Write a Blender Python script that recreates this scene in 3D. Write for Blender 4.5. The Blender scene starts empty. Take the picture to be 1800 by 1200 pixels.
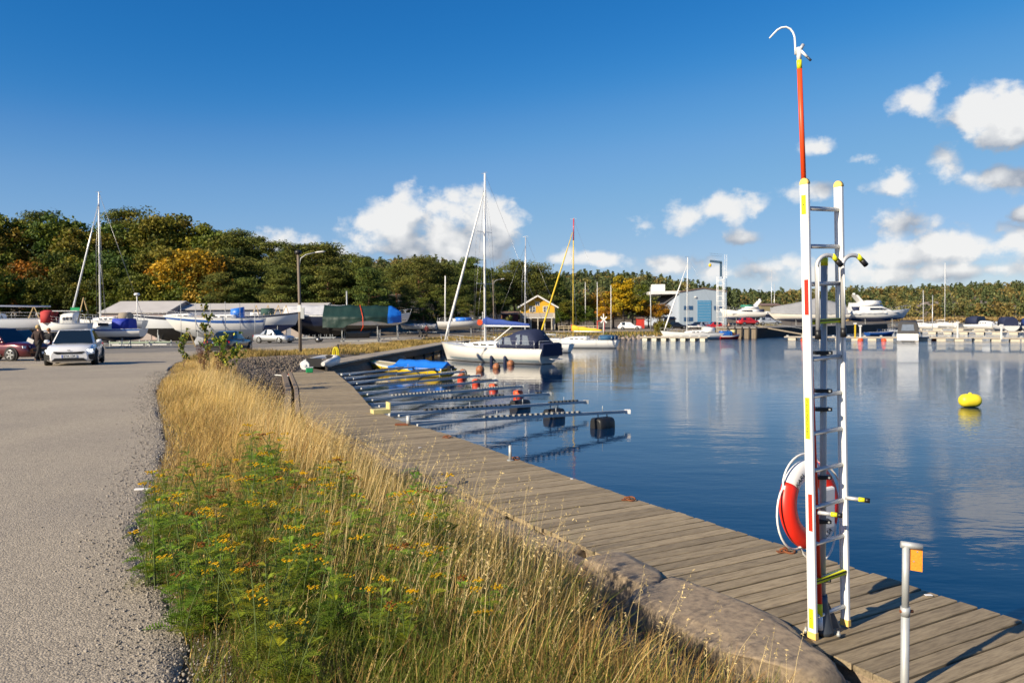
import bpy, bmesh, math, random
import numpy as np
from mathutils import Vector, Matrix, Euler
random.seed(7); RNG = np.random.default_rng(7)
PI = math.pi; R = math.radians
scene = bpy.context.scene
COL = scene.collection
# ------------------------------------------------------------------ camera
CAM_LOC = Vector((0, 0, 3.45))
CAM_ROT = Euler((R(90 - 1.80), 0, 0), 'XYZ').to_matrix() @ Matrix.Rotation(R(-0.35), 3, 'Z')
camd = bpy.data.cameras.new('camera'); cam = bpy.data.objects.new('camera', camd); COL.objects.link(cam)
cam.matrix_world = Matrix.Translation(CAM_LOC) @ CAM_ROT.to_4x4()
camd.lens = 28; camd.sensor_width = 36; camd.clip_start = 0.05; camd.clip_end = 6000
camd.dof.use_dof = True; camd.dof.focus_distance = 6.3; camd.dof.aperture_fstop = 4.5
scene.camera = cam
# ------------------------------------------------------------------ light
SUN_EL = R(27); SH = Vector((0.79, 0.61, 0)).normalized()           # shadows fall towards SH
to_sun = Vector((-SH.x * math.cos(SUN_EL), -SH.y * math.cos(SUN_EL), math.sin(SUN_EL)))
sund = bpy.data.lights.new('sun', 'SUN'); sund.energy = 4.8; sund.angle = R(0.53); sund.color = (1.0, 0.86, 0.65)
sun = bpy.data.objects.new('sun', sund); COL.objects.link(sun)
sun.rotation_euler = (-to_sun).to_track_quat('-Z', 'Y').to_euler()
vs = scene.view_settings; vs.view_transform = 'Standard'; vs.look = 'None'; vs.gamma = 1; vs.use_curve_mapping = False
EXPO = 0.72; vs.exposure = EXPO
scene.render.engine = 'CYCLES'; cy = scene.cycles
cy.use_denoising = True; cy.max_bounces = 6; cy.diffuse_bounces = 2; cy.glossy_bounces = 3; cy.transmission_bounces = 4
cy.transparent_max_bounces = 8; cy.caustics_reflective = False; cy.caustics_refractive = False; cy.sample_clamp_indirect = 6
try:
    cy.denoiser = 'OPENIMAGEDENOISE'; cy.denoising_input_passes = 'RGB_ALBEDO_NORMAL'; cy.denoising_prefilter = 'ACCURATE'
except Exception: pass
# ------------------------------------------------------------------ sky
world = bpy.data.worlds.new('World'); scene.world = world; world.use_nodes = True
wt = world.node_tree; wn = wt.nodes; wl = wt.links; wn.clear()
def azel(u, v):
    d = CAM_ROT @ Vector(((u - 900) / 1400, (600 - v) / 1400, -1)); d.normalize()
    return math.degrees(math.atan2(d.x, d.y)), math.degrees(math.asin(d.z))
CLOUDS = [  # u, v, radius u, radius v (photo pixels), weight
 (700,398,78,50,1),(770,392,85,52,1),(850,392,74,44,1),(800,425,120,40,1),(715,440,85,26,.85),(850,440,70,30,.8),(655,398,34,22,.8),(760,462,150,16,.75),
 (500,432,60,20,.9),(575,445,60,18,.75),(650,470,60,20,.6),(1048,454,42,11,.7),(985,456,32,13,.7),(1130,398,36,14,.55),(1190,383,46,24,.8),(1282,356,58,28,.95),(1305,421,34,13,.7),(1180,470,38,16,.9),(1250,480,60,18,.6),
 (1725,190,90,44,1),(1795,205,80,55,1),(1765,240,70,34,.8),(1620,178,42,28,.8),(1665,278,32,38,.95),(1755,314,62,28,.9),(1580,392,54,30,.95),(1577,326,44,18,.62),
 (1500,283,24,11,.6),(1435,258,26,14,.65),(1410,337,50,18,.62),(1345,470,70,22,.7),(1440,478,120,24,.8),(1580,452,110,26,.95),(1700,440,150,34,1),(1810,432,120,44,1),(1700,475,260,22,.85),(1795,378,22,16,.8)]
def gm(op, a, b=None, c=None, t=None):
    n = t.nodes.new('ShaderNodeMath'); n.operation = op
    for i, x in enumerate((a, b, c)):
        if x is None: continue
        if isinstance(x, (int, float)): n.inputs[i].default_value = x
        else: t.links.new(x, n.inputs[i])
    return n.outputs[0]
def gv(op, a, b=None, c=None, t=None):
    n = t.nodes.new('ShaderNodeVectorMath'); n.operation = op
    for i, x in enumerate((a, b, c)):
        if x is None: continue
        if isinstance(x, tuple): n.inputs[i].default_value = x
        else: t.links.new(x, n.inputs[i])
    return n.outputs['Value'] if op == 'LENGTH' else n.outputs[0]
def noise2(t, vec, scale, detail, rough=.55):
    n = t.nodes.new('ShaderNodeTexNoise'); n.noise_dimensions = '2D'; n.inputs['Scale'].default_value = scale; n.inputs['Detail'].default_value = detail; n.inputs['Roughness'].default_value = rough
    t.links.new(vec, n.inputs['Vector']); return n.outputs[0]
def cloud_field(name, detail):
    g = bpy.data.node_groups.new(name, 'ShaderNodeTree')
    g.interface.new_socket('P', in_out='INPUT', socket_type='NodeSocketVector'); g.interface.new_socket('D', in_out='OUTPUT', socket_type='NodeSocketFloat')
    gi = g.nodes.new('NodeGroupInput'); go = g.nodes.new('NodeGroupOutput'); acc = None
    # ragged outlines: the lookup position itself is pushed about
    for (u, v, ru, rv, w) in CLOUDS:
        a, e = azel(u, v); s = 57.3 / 1400 * math.cos(R(a)) ** 2; ru, rv = ru * s * 1.3, rv * s * 1.36
        q = gv('LENGTH', gv('MULTIPLY_ADD', gi.outputs['P'], (1 / ru, 1 / rv, 0), (-a / ru, -e / rv, 0), t=g), t=g)
        f = gm('MULTIPLY_ADD', q, -w, w, t=g); acc = f if acc is None else gm('SMOOTH_MAX', acc, f, .15, t=g)
    sp = g.nodes.new('ShaderNodeSeparateXYZ'); g.links.new(gi.outputs['P'], sp.inputs[0])
    # the same fair-weather clouds outside the picture
    nb = noise2(g, gv('MULTIPLY', gi.outputs['P'], (1, 2.2, 1), t=g), .045, 1)
    away = gm('MINIMUM', gm('MAXIMUM', gm('MULTIPLY_ADD', gm('ABSOLUTE', sp.outputs['X'], t=g), .1, -3.7, t=g), 0, t=g), 1, t=g)
    band = gm('MULTIPLY_ADD', gm('ABSOLUTE', gm('SUBTRACT', sp.outputs['Y'], 8, t=g), t=g), -.012, .05, t=g)
    gen = gm('ADD', gm('MULTIPLY', gm('ADD', gm('SUBTRACT', nb, .58, t=g), band, t=g), 4, t=g), gm('MULTIPLY_ADD', away, 2, -2, t=g), t=g)
    acc = gm('MAXIMUM', gm('MAXIMUM', acc, -1.0, t=g), gen, t=g)
    n1 = noise2(g, gv('MULTIPLY', gi.outputs['P'], (1, 1.3, 1), t=g), .30, detail, .60)
    dd = gm('MULTIPLY_ADD', gm('SUBTRACT', n1, .5, t=g), 1.9, acc, t=g)
    n2 = g.nodes.new('ShaderNodeTexVoronoi'); n2.voronoi_dimensions = '2D'; n2.feature = 'F1'; n2.inputs['Scale'].default_value = .62
    wob = gv('MULTIPLY_ADD', gv('SUBTRACT', n1, (.5, .5, .5), t=g), (2.2, 2.2, 0), gi.outputs['P'], t=g)
    g.links.new(wob, n2.inputs['Vector']); dd = gm('MULTIPLY_ADD', gm('SUBTRACT', n2.outputs['Distance'], .4, t=g), -.34, dd, t=g)
    g.links.new(dd, go.inputs['D']); return g
g_fine, g_soft = cloud_field('cloud_field', 6), cloud_field('cloud_field_soft', 2)
tc = wn.new('ShaderNodeTexCoord'); sx = wn.new('ShaderNodeSeparateXYZ'); wl.new(tc.outputs['Generated'], sx.inputs[0])
az = gm('MULTIPLY', gm('ARCTAN2', sx.outputs['X'], sx.outputs['Y'], t=wt), 180 / PI, t=wt)
el = gm('MULTIPLY', gm('ARCSINE', sx.outputs['Z'], t=wt), 180 / PI, t=wt)
cx = wn.new('ShaderNodeCombineXYZ'); wl.new(az, cx.inputs[0]); wl.new(el, cx.inputs[1])
def field(g, off):
    n = wn.new('ShaderNodeGroup'); n.node_tree = g
    wl.new(gv('ADD', cx.outputs[0], off, t=wt), n.inputs['P']); return n.outputs['D']
d0, d1 = field(g_fine, (0, 0, 0)), field(g_soft, (-.9, 2.6, 0))
mr = wn.new('ShaderNodeMapRange'); mr.interpolation_type = 'SMOOTHSTEP'; wl.new(d0, mr.inputs['Value'])
mr.inputs['From Min'].default_value = .02; mr.inputs['From Max'].default_value = .62
lit = gm('MULTIPLY_ADD', gm('SUBTRACT', d0, d1, t=wt), 1.05, .36, t=wt)
lit = gm('MINIMUM', gm('MAXIMUM', lit, 0, t=wt), 1, t=wt)
cr = wn.new('ShaderNodeMix'); cr.data_type = 'RGBA'; wl.new(lit, cr.inputs['Factor'])
k_ = 1 / 2 ** EXPO; cr.inputs['A'].default_value = (3.7 * k_, 4.1 * k_, 4.8 * k_, 1); cr.inputs['B'].default_value = (9.2 * k_, 9.1 * k_, 8.9 * k_, 1)
sky = wn.new('ShaderNodeTexSky'); sky.sky_type = 'NISHITA'; sky.sun_disc = False
sky.sun_elevation = SUN_EL; sky.sun_rotation = math.atan2(to_sun.x, to_sun.y) % (2 * PI)
sky.altitude = 0; sky.air_density = 0.8; sky.dust_density = 0.3; sky.ozone_density = 5.0
hs = wn.new('ShaderNodeHueSaturation'); hs.inputs['Saturation'].default_value = 1.15; hs.inputs['Value'].default_value = 1.0
wl.new(sky.outputs[0], hs.inputs['Color'])
# colour response of the sky: deeper blue overhead, paler towards the horizon
rc_ = wn.new('ShaderNodeRGBCurve'); cm = rc_.mapping; cm.use_clip = False
for k, pts in enumerate((((0, 0), (.03, .010), (.053, .024), (.085, .10), (.12, .175), (.39, .43), (1, 1)), ((0, 0), (.163, .185), (.30, .38), (.66, .60), (1, .9)), ((0, 0), (.387, .51), (.6, .69), (.76, .735), (1, .86)))):
    c = cm.curves[k]; c.points[0].location = pts[0]; c.points[1].location = pts[-1]
    for q in pts[1:-1]: c.points.new(*q)
cm.update()
wl.new(gv('MULTIPLY', hs.outputs[0], (.1087,) * 3, t=wt), rc_.inputs['Color'])
sky_col = gv('MULTIPLY', rc_.outputs[0], (10 / 2 ** EXPO,) * 3, t=wt)
mx = wn.new('ShaderNodeMix'); mx.data_type = 'RGBA'
wl.new(gm('MULTIPLY', mr.outputs[0], .93, t=wt), mx.inputs['Factor']); wl.new(sky_col, mx.inputs['A']); wl.new(cr.outputs['Result'], mx.inputs['B'])
bg = wn.new('ShaderNodeBackground'); bg.inputs['Strength'].default_value = 0.10; wl.new(mx.outputs['Result'], bg.inputs[0])
wo = wn.new('ShaderNodeOutputWorld'); wl.new(bg.outputs[0], wo.inputs[0])
world.cycles.sampling_method = 'NONE'
# ------------------------------------------------------------------ helpers
def ray(u, v): return CAM_ROT @ Vector(((u - 900) / 1400, (600 - v) / 1400, -1))
def P(u, v, z):                    # the point at height z that the photo shows at (u, v)
    d = ray(u, v); return CAM_LOC + d * ((z - CAM_LOC.z) / d.z)
def PY(u, v, Y):                   # the point at distance Y
    d = ray(u, v); return CAM_LOC + d * (Y / d.y)
def XU(u, Y): return PY(u, 560, Y).x
MATS = {}
def mat(name, col, rough=.6, metal=0, var=.12, vscale=4, bump=0, bscale=30, col2=None, spec=.5, coat=0, rnd=0, stretch=(1, 1, 1), trans=0, emit=None):
    if name in MATS: return MATS[name]
    m = bpy.data.materials.new(name); m.use_nodes = True; nt = m.node_tree; b = nt.nodes['Principled BSDF']
    tcn = nt.nodes.new('ShaderNodeTexCoord'); mp = nt.nodes.new('ShaderNodeMapping'); mp.inputs['Scale'].default_value = stretch
    nt.links.new(tcn.outputs['Object'], mp.inputs[0])
    vec = mp.outputs[0]
    if rnd:
        oi = nt.nodes.new('ShaderNodeObjectInfo')
        ad = nt.nodes.new('ShaderNodeVectorMath'); ad.operation = 'MULTIPLY_ADD'; nt.links.new(oi.outputs['Random'], ad.inputs[0]); ad.inputs[1].default_value = (37, 51, 23); nt.links.new(vec, ad.inputs[2]); vec = ad.outputs[0]
    nz = nt.nodes.new('ShaderNodeTexNoise'); nz.inputs['Scale'].default_value = vscale; nz.inputs['Detail'].default_value = 6; nz.inputs['Roughness'].default_value = .65
    nt.links.new(vec, nz.inputs['Vector'])
    c2 = col2 or tuple(c * .55 for c in col)
    mxn = nt.nodes.new('ShaderNodeMix'); mxn.data_type = 'RGBA'
    mrn = nt.nodes.new('ShaderNodeMapRange'); mrn.inputs['From Min'].default_value = .38; mrn.inputs['From Max'].default_value = .68
    mrn.inputs['To Max'].default_value = var if col2 is None else 1
    nt.links.new(nz.outputs[0], mrn.inputs['Value']); nt.links.new(mrn.outputs[0], mxn.inputs['Factor'])
    mxn.inputs['A'].default_value = (*col, 1); mxn.inputs['B'].default_value = (*c2, 1)
    out = mxn.outputs['Result']
    if rnd:
        h = nt.nodes.new('ShaderNodeHueSaturation'); nt.links.new(out, h.inputs['Color'])
        nt.links.new(gm('MULTIPLY_ADD', oi.outputs['Random'], 2 * rnd, 1 - rnd, t=nt), h.inputs['Value']); out = h.outputs[0]
    nt.links.new(out, b.inputs['Base Color'])
    b.inputs['Roughness'].default_value = rough; b.inputs['Metallic'].default_value = metal; b.inputs['Specular IOR Level'].default_value = spec
    b.inputs['Coat Weight'].default_value = coat; b.inputs['Transmission Weight'].default_value = trans
    if emit: b.inputs['Emission Color'].default_value = (*emit[:3], 1); b.inputs['Emission Strength'].default_value = emit[3]
    if bump:
        n3 = nt.nodes.new('ShaderNodeTexNoise'); n3.inputs['Scale'].default_value = bscale; n3.inputs['Detail'].default_value = 5
        nt.links.new(vec, n3.inputs['Vector'])
        bp = nt.nodes.new('ShaderNodeBump'); bp.inputs['Strength'].default_value = min(1, bump * 20); bp.inputs['Distance'].default_value = bump
        nt.links.new(n3.outputs[0], bp.inputs['Height']); nt.links.new(bp.outputs[0], b.inputs['Normal'])
    MATS[name] = m; return m
class MB:
    def __init__(s): s.v = []; s.f = []; s.sm = []
    def add(s, vs_, fs, smooth=False):
        o = len(s.v); s.v.extend([tuple(p) for p in vs_]); s.f.extend([tuple(i + o for i in f) for f in fs]); s.sm.extend([smooth] * len(fs)); return s
    def box(s, c, d, M=None, taper=1.0):
        x, y, z = d[0] / 2, d[1] / 2, d[2] / 2; t = taper
        p = [Vector(q) for q in ((-x,-y,-z),(x,-y,-z),(x,y,-z),(-x,y,-z),(-x*t,-y*t,z),(x*t,-y*t,z),(x*t,y*t,z),(-x*t,y*t,z))]
        if M is not None: p = [M @ q for q in p]
        c = Vector(c); return s.add([q + c for q in p], [(0,3,2,1),(4,5,6,7),(0,1,5,4),(1,2,6,5),(2,3,7,6),(3,0,4,7)])
    def bar(s, a, b, w, h=None, up=(0, 0, 1)):
        a, b = Vector(a), Vector(b); h = h or w; z = (b - a); L = z.length; z.normalize(); u = Vector(up)
        if abs(z.dot(u)) > .98: u = Vector((1, 0, 0))
        x = z.cross(u).normalized(); y = x.cross(z)
        p = [q + x * (w / 2 * i) + y * (h / 2 * j) for q in (a, b) for i, j in ((-1,-1),(1,-1),(1,1),(-1,1))]
        return s.add(p, [(3,2,1,0),(4,5,6,7),(0,1,5,4),(1,2,6,5),(2,3,7,6),(3,0,4,7)])
    def tube(s, pts, r, seg=8, caps=True, closed=False):
        pts = [Vector(p) for p in pts]; n = len(pts); rs = r if isinstance(r, (list, tuple)) else [r] * n
        rings = []; pu = None
        for i, p in enumerate(pts):
            if closed: t = pts[(i + 1) % n] - pts[i - 1]
            else: t = pts[min(i + 1, n - 1)] - pts[max(i - 1, 0)]
            t.normalize()
            if pu is None:
                u = Vector((0, 0, 1)) if abs(t.z) < .9 else Vector((1, 0, 0))
                pu = t.cross(u).normalized()
            pu = (pu - t * pu.dot(t)).normalized(); w = t.cross(pu)
            rings.append([p + (pu * math.cos(2 * PI * k / seg) + w * math.sin(2 * PI * k / seg)) * rs[i] for k in range(seg)])
        return s.loft(rings, True, caps and not closed, closed)
    def loft(s, rings, ring_closed=True, caps=True, closed=False, smooth=True, flip=False):
        n = len(rings); m = len(rings[0]); vs_ = [p for r_ in rings for p in r_]; fs = []
        for i in range(n if closed else n - 1):
            j = (i + 1) % n
            for k in range(m if ring_closed else m - 1):
                l = (k + 1) % m; q = (i * m + k, i * m + l, j * m + l, j * m + k); fs.append(q[::-1] if flip else q)
        s.add(vs_, fs, smooth)
        if caps and not closed:
            o = len(s.v) - len(vs_)
            s.f.append(tuple(o + k for k in range(m))[::-1]); s.f.append(tuple(o + (n - 1) * m + k for k in range(m))); s.sm += [False, False]
        return s
    def lathe(s, prof, seg=16, c=(0, 0, 0), M=None, caps=True):
        c = Vector(c); M = M or Matrix.Identity(3)
        return s.loft([[c + M @ Vector((r * math.cos(2 * PI * k / seg), r * math.sin(2 * PI * k / seg), z)) for k in range(seg)] for r, z in prof], True, caps)
    def prism(s, poly, a, b):      # poly: points (Vector) lofted by offset a..b vectors
        a, b = Vector(a), Vector(b); n = len(poly)
        vs_ = [Vector(p) + a for p in poly] + [Vector(p) + b for p in poly]
        return s.add(vs_, [tuple(range(n))[::-1], tuple(range(n, 2 * n))] + [(i, (i + 1) % n, n + (i + 1) % n, n + i) for i in range(n)])
    def mesh(s, name, m=None):
        me = bpy.data.meshes.new(name); me.from_pydata(s.v, [], s.f); me.polygons.foreach_set('use_smooth', s.sm)
        bmx = bmesh.new(); bmx.from_mesh(me); bmesh.ops.recalc_face_normals(bmx, faces=bmx.faces); bmx.to_mesh(me); bmx.free()
        if m: me.materials.append(m)
        me.update(); return me
    def build(s, name, m=None, parent=None, **kw): return link(name, s.mesh(name, m), parent, **kw)
def link(name, me, parent=None, loc=None, label=None, cat=None, group=None, kind=None):
    o = bpy.data.objects.new(name, me); COL.objects.link(o)
    if parent is not None: o.parent = parent
    if loc is not None: o.location = loc
    return tag(o, label, cat, group, kind)
def tag(o, label=None, cat=None, group=None, kind=None):
    for k, v in (('label', label), ('category', cat), ('group', group), ('kind', kind)):
        if v: o[k] = v
    return o
def thing(name, label, cat, loc=(0, 0, 0), rz=0, group=None):
    o = link(name, None, None, loc, label, cat, group); o.rotation_euler = (0, 0, rz); o.empty_display_size = .2; return o
def copy_tree(o, parent=None):
    c = o.copy(); COL.objects.link(c); c.parent = parent
    for ch in list(o.children): copy_tree(ch, c)
    return c
def bevel(o, w, seg=2):
    md = o.modifiers.new('bevel', 'BEVEL'); md.width = w; md.segments = seg; md.limit_method = 'ANGLE'; md.harden_normals = False; return o
def text(name, body, size, m, parent, M, label=None):
    cu = bpy.data.curves.new(name, 'FONT'); cu.body = body; cu.size = size; cu.align_x = 'CENTER'; cu.align_y = 'CENTER'; cu.extrude = .0006; cu.resolution_u = 3
    t = bpy.data.objects.new(name, cu); me = bpy.data.meshes.new_from_object(t); bpy.data.objects.remove(t); bpy.data.curves.remove(cu)
    me.materials.clear(); me.materials.append(m); me.transform(M)
    return link(name, me, parent, label=label)
def arr_mesh(name, v, f, m, smooth=False, col=None):    # numpy verts (n,3), quads (k,4)
    me = bpy.data.meshes.new(name); v = np.ascontiguousarray(v, np.float32); f = np.ascontiguousarray(f, np.int32); k = f.shape[1]
    me.vertices.add(len(v)); me.vertices.foreach_set('co', v.ravel()); me.loops.add(f.size); me.loops.foreach_set('vertex_index', f.ravel())
    me.polygons.add(len(f)); me.polygons.foreach_set('loop_start', np.arange(0, f.size, k, dtype=np.int32))
    if smooth: me.polygons.foreach_set('use_smooth', np.ones(len(f), bool))
    if col is not None:
        a = me.color_attributes.new('Col', 'FLOAT_COLOR', 'POINT'); a.data.foreach_set('color', np.hstack([col, np.ones((len(col), 1))]).astype(np.float32).ravel())
    me.materials.append(m); me.update(calc_edges=True); me.validate(); return me
def sstep(a, b, x):
    t = np.clip((x - a) / (b - a), 0, 1); return t * t * (3 - 2 * t)
# ------------------------------------------------------------------ the setting: land, water, road
DECK = 1.0
OUT_PX = [(1800,1092),(1107,874),(1006,840),(922,812),(855,787),(779,761),(707,741),(655,720),(619,679),(586,652)]
OUTER = [P(u, v, DECK) for u, v in OUT_PX]
d0v = (OUTER[0] - OUTER[1]).normalized()
OUTER = [OUTER[0] + d0v * 4.2] + OUTER
def offset(path, w):
    r = []
    for i, p in enumerate(path):
        t = (path[min(i + 1, len(path) - 1)] - path[max(i - 1, 0)]).normalized(); r.append(p + Vector((-t.y, t.x, 0)) * w)
    return r
DW = 1.82
INNER = offset(OUTER, DW)
QUAY = [Vector(p) for p in ((-9.7, 42.0, 0), (-8.9, 52, 0), (-7.4, 66, 0), (-6.4, 78, 0), (-4.6, 88, 0))]
SHORE = [(90, -60), (26, -33)] + [(p.x, p.y) for p in INNER] + [(-10.6, 38.6)] + [(p.x, p.y) for p in QUAY] + \
        [(0.5, 98), (6, 107), (13.5, 113.5), (20, 116.5), (27, 118), (33, 118.5), (38, 123), (50, 136), (63, 149), (95, 190), (120, 260), (165, 335), (330, 352), (700, 380), (2500, 420)]
LAND = SHORE + [(2500, 2500), (-2500, 2500), (-2500, -60)]
def base(y): return np.interp(y, [-100, 22, 27, 33, 40, 46, 58, 75, 100, 130, 3000], [1.75, 1.75, 1.69, 1.57, 1.36, 1.22, 1.04, .80, .60, .55, .55])
def shore_s(x, y):
    d = np.full(x.shape, 1e9)
    for (ax, ay), (bx, by) in zip(SHORE[:-1], SHORE[1:]):
        ex, ey = bx - ax, by - ay; t = np.clip(((x - ax) * ex + (y - ay) * ey) / (ex * ex + ey * ey), 0, 1)
        d = np.minimum(d, np.hypot(x - ax - t * ex, y - ay - t * ey))
    ins = np.zeros(x.shape, bool); n = len(LAND)
    for i in range(n):
        (ax, ay), (bx, by) = LAND[i], LAND[(i + 1) % n]
        c = ((ay > y) != (by > y)); ins ^= c & (x < (bx - ax) * (y - ay) / ((by - ay) if by != ay else 1e-9) + ax)
    return np.where(ins, d, -d)
def hill(x, y):
    left = 9 * sstep(112, 175, y + .25 * np.minimum(x + 30, 0)) * sstep(10, -45, x)
    back = 17 * sstep(250, 480, y - .1 * x) * sstep(150, 60, x) + 11.5 * sstep(352, 470, y - .05 * x) * sstep(60, 150, x)
    roll = 1 + .18 * np.sin(x * .021 + 1.2) + .12 * np.sin(x * .047 + y * .01)
    return left + back * roll
def height(x, y):
    x = np.asarray(x, float); y = np.asarray(y, float); s = shore_s(x, y); b = base(y)
    near = y < 60
    w = np.where(near, 3.1, 4.0); z0 = np.where(near, .62, -.25)
    t = np.clip(s / w, 0, 1); prof = np.where(near, t * (.35 + .65 * t * (3 - 2 * t)) / 1.0, np.sqrt(t))
    land = z0 + (b - z0) * np.clip(prof, 0, 1)
    return np.where(s >= 0, land, np.maximum(z0 + s * 1.6, -2.2)) + np.where(s > 0, hill(x, y), 0)
def H(x, y): return float(height(np.array([x]), np.array([y]))[0])
def axis(segs):
    r = []
    for a, b, st in segs: r += list(np.arange(a, b - 1e-6, st))
    return np.array(r + [segs[-1][1]])
gx = axis([(-2500, -400, 150), (-400, -120, 20), (-120, -30, 4), (-30, -14, .8), (-14, 9, .22), (9, 40, 1), (40, 180, 5), (180, 500, 20), (500, 2500, 200)])
gy = axis([(-60, -4, 4), (-4, 22, .22), (22, 50, .5), (50, 140, 1.6), (140, 420, 6), (420, 800, 20), (800, 2500, 170)])
XX, YY = np.meshgrid(gx, gy); ZZ = height(XX.ravel(), YY.ravel()).reshape(XX.shape)
nx, ny = len(gx), len(gy); ii = (np.arange(ny - 1)[:, None] * nx + np.arange(nx - 1)[None, :]).ravel()
m_soil = mat('soil', (.16, .125, .085), .95, var=1, vscale=.9, col2=(.085, .07, .05), bump=.02, bscale=14)
link('ground', arr_mesh('ground', np.stack([XX.ravel(), YY.ravel(), ZZ.ravel()], 1), np.stack([ii, ii + 1, ii + nx + 1, ii + nx], 1), m_soil, True), kind='structure')
# water
def water_mat():
    m = bpy.data.materials.new('harbour_water'); m.use_nodes = True; nt = m.node_tree; b = nt.nodes['Principled BSDF']
    b.inputs['Base Color'].default_value = (.001, .017, .056, 1); b.inputs['Roughness'].default_value = .045; b.inputs['IOR'].default_value = 1.33
    tcn = nt.nodes.new('ShaderNodeTexCoord'); prev = None
    for sc, st, dist, det in (((.55, 1.25, 1), 1, .010, 3), ((3.2, 7.5, 1), 1, .034, 2), ((.05, .11, 1), 1, .05, 2)):
        mp = nt.nodes.new('ShaderNodeMapping'); mp.inputs['Scale'].default_value = sc; mp.inputs['Rotation'].default_value = (0, 0, .35); nt.links.new(tcn.outputs['Object'], mp.inputs[0])
        nz = nt.nodes.new('ShaderNodeTexNoise'); nz.inputs['Scale'].default_value = 1; nz.inputs['Detail'].default_value = det; nt.links.new(mp.outputs[0], nz.inputs['Vector'])
        bp = nt.nodes.new('ShaderNodeBump'); bp.inputs['Strength'].default_value = st; bp.inputs['Distance'].default_value = dist
        nt.links.new(nz.outputs[0], bp.inputs['Height'])
        if sc[0] > 3:                                     # the open water is ruffled by the breeze, the corner by the booms lies calm
            sx_ = nt.nodes.new('ShaderNodeSeparateXYZ'); nt.links.new(tcn.outputs['Object'], sx_.inputs[0]); ad_ = gm('MULTIPLY_ADD', sx_.outputs['Y'], .10, sx_.outputs['X'], t=nt)
            mk = nt.nodes.new('ShaderNodeMapRange'); mk.interpolation_type = 'SMOOTHSTEP'; mk.inputs['From Min'].default_value = 8; mk.inputs['From Max'].default_value = 36; mk.inputs['To Min'].default_value = .06; mk.inputs['To Max'].default_value = 1
            nt.links.new(ad_, mk.inputs['Value']); nt.links.new(mk.outputs[0], bp.inputs['Strength'])
        if prev: nt.links.new(prev, bp.inputs['Normal'])
        prev = bp.outputs[0]
    # breeze patches: calm streaks stay mirror-like, others are finely rippled
    mp = nt.nodes.new('ShaderNodeMapping'); mp.inputs['Scale'].default_value = (.018, .05, 1); nt.links.new(tcn.outputs['Object'], mp.inputs[0])
    nz = nt.nodes.new('ShaderNodeTexNoise'); nz.inputs['Scale'].default_value = 1; nz.inputs['Detail'].default_value = 4; nt.links.new(mp.outputs[0], nz.inputs['Vector'])
    mr_ = nt.nodes.new('ShaderNodeMapRange'); mr_.inputs['From Min'].default_value = .45; mr_.inputs['From Max'].default_value = .6; mr_.inputs['To Min'].default_value = .015; mr_.inputs['To Max'].default_value = .09
    nt.links.new(nz.outputs[0], mr_.inputs['Value']); nt.links.new(mr_.outputs[0], b.inputs['Roughness'])
    nt.links.new(prev, b.inputs['Normal']); return m
MB().add([(-2500, -60, 0), (2500, -60, 0), (2500, 2500, 0), (-2500, 2500, 0)], [(0, 1, 2, 3)]).build('water', water_mat(), kind='structure')
# road: worn light asphalt with exposed stones
def asphalt():
    m = mat('worn_asphalt', (.36, .315, .245), .9, var=1, vscale=.35, col2=(.285, .252, .205), bump=.003, bscale=55); nt = m.node_tree; b = nt.nodes['Principled BSDF']
    src = b.inputs['Base Color'].links[0].from_socket; tcn = nt.nodes['Texture Coordinate']
    vo = nt.nodes.new('ShaderNodeTexVoronoi'); vo.inputs['Scale'].default_value = 95; nt.links.new(tcn.outputs['Object'], vo.inputs['Vector'])
    sp_ = nt.nodes.new('ShaderNodeSeparateColor'); nt.links.new(vo.outputs['Color'], sp_.inputs[0])
    mu = nt.nodes.new('ShaderNodeMix'); mu.data_type = 'RGBA'; mu.blend_type = 'MULTIPLY'; mu.inputs['Factor'].default_value = 1
    ra = nt.nodes.new('ShaderNodeValToRGB'); nt.links.new(sp_.outputs[0], ra.inputs[0])
    ra.color_ramp.elements[0].color = (.58, .57, .56, 1); ra.color_ramp.elements[1].color = (1.36, 1.33, 1.28, 1)
    nt.links.new(src, mu.inputs['A']); nt.links.new(ra.outputs[0], mu.inputs['B']); nt.links.new(mu.outputs['Result'], b.inputs['Base Color'])
    v2 = nt.nodes.new('ShaderNodeTexVoronoi'); v2.inputs['Scale'].default_value = 95; nt.links.new(tcn.outputs['Object'], v2.inputs['Vector'])
    bp = nt.nodes.new('ShaderNodeBump'); bp.invert = True; bp.inputs['Strength'].default_value = 1; bp.inputs['Distance'].default_value = .0042; nt.links.new(v2.outputs['Distance'], bp.inputs['Height'])
    old = b.inputs['Normal'].links[0].from_socket; nt.links.new(old, bp.inputs['Normal']); nt.links.new(bp.outputs[0], b.inputs['Normal']); return m
ROAD_R = [(4.5, -9), (1.2, -2.5)] + [(p.x, p.y) for p in (P(u, v, 1.75) for u, v in ((335,1200),(300,1060),(245,960),(268,860),(292,790),(283,735),(276,690),(292,660)))] + [(-14.3, 34), (-16.2, 41), (-17.2, 49), (-15.8, 57), (-14, 64), (-12.3, 84), (-9.6, 108), (-4, 128), (5, 141), (16, 149), (30, 153), (46, 155)]
ROAD_L = [(-30, -9), (-34, -2)] + [(-40, y) for y in (3.8, 5, 6, 8, 10, 13.5, 18, 24)] + [(-46, 34), (-44, 41), (-36, 46), (-25.5, 55), (-22, 64), (-20, 84), (-17.5, 110), (-11, 134), (1, 150), (14, 159), (30, 163), (46, 165)]
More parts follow.
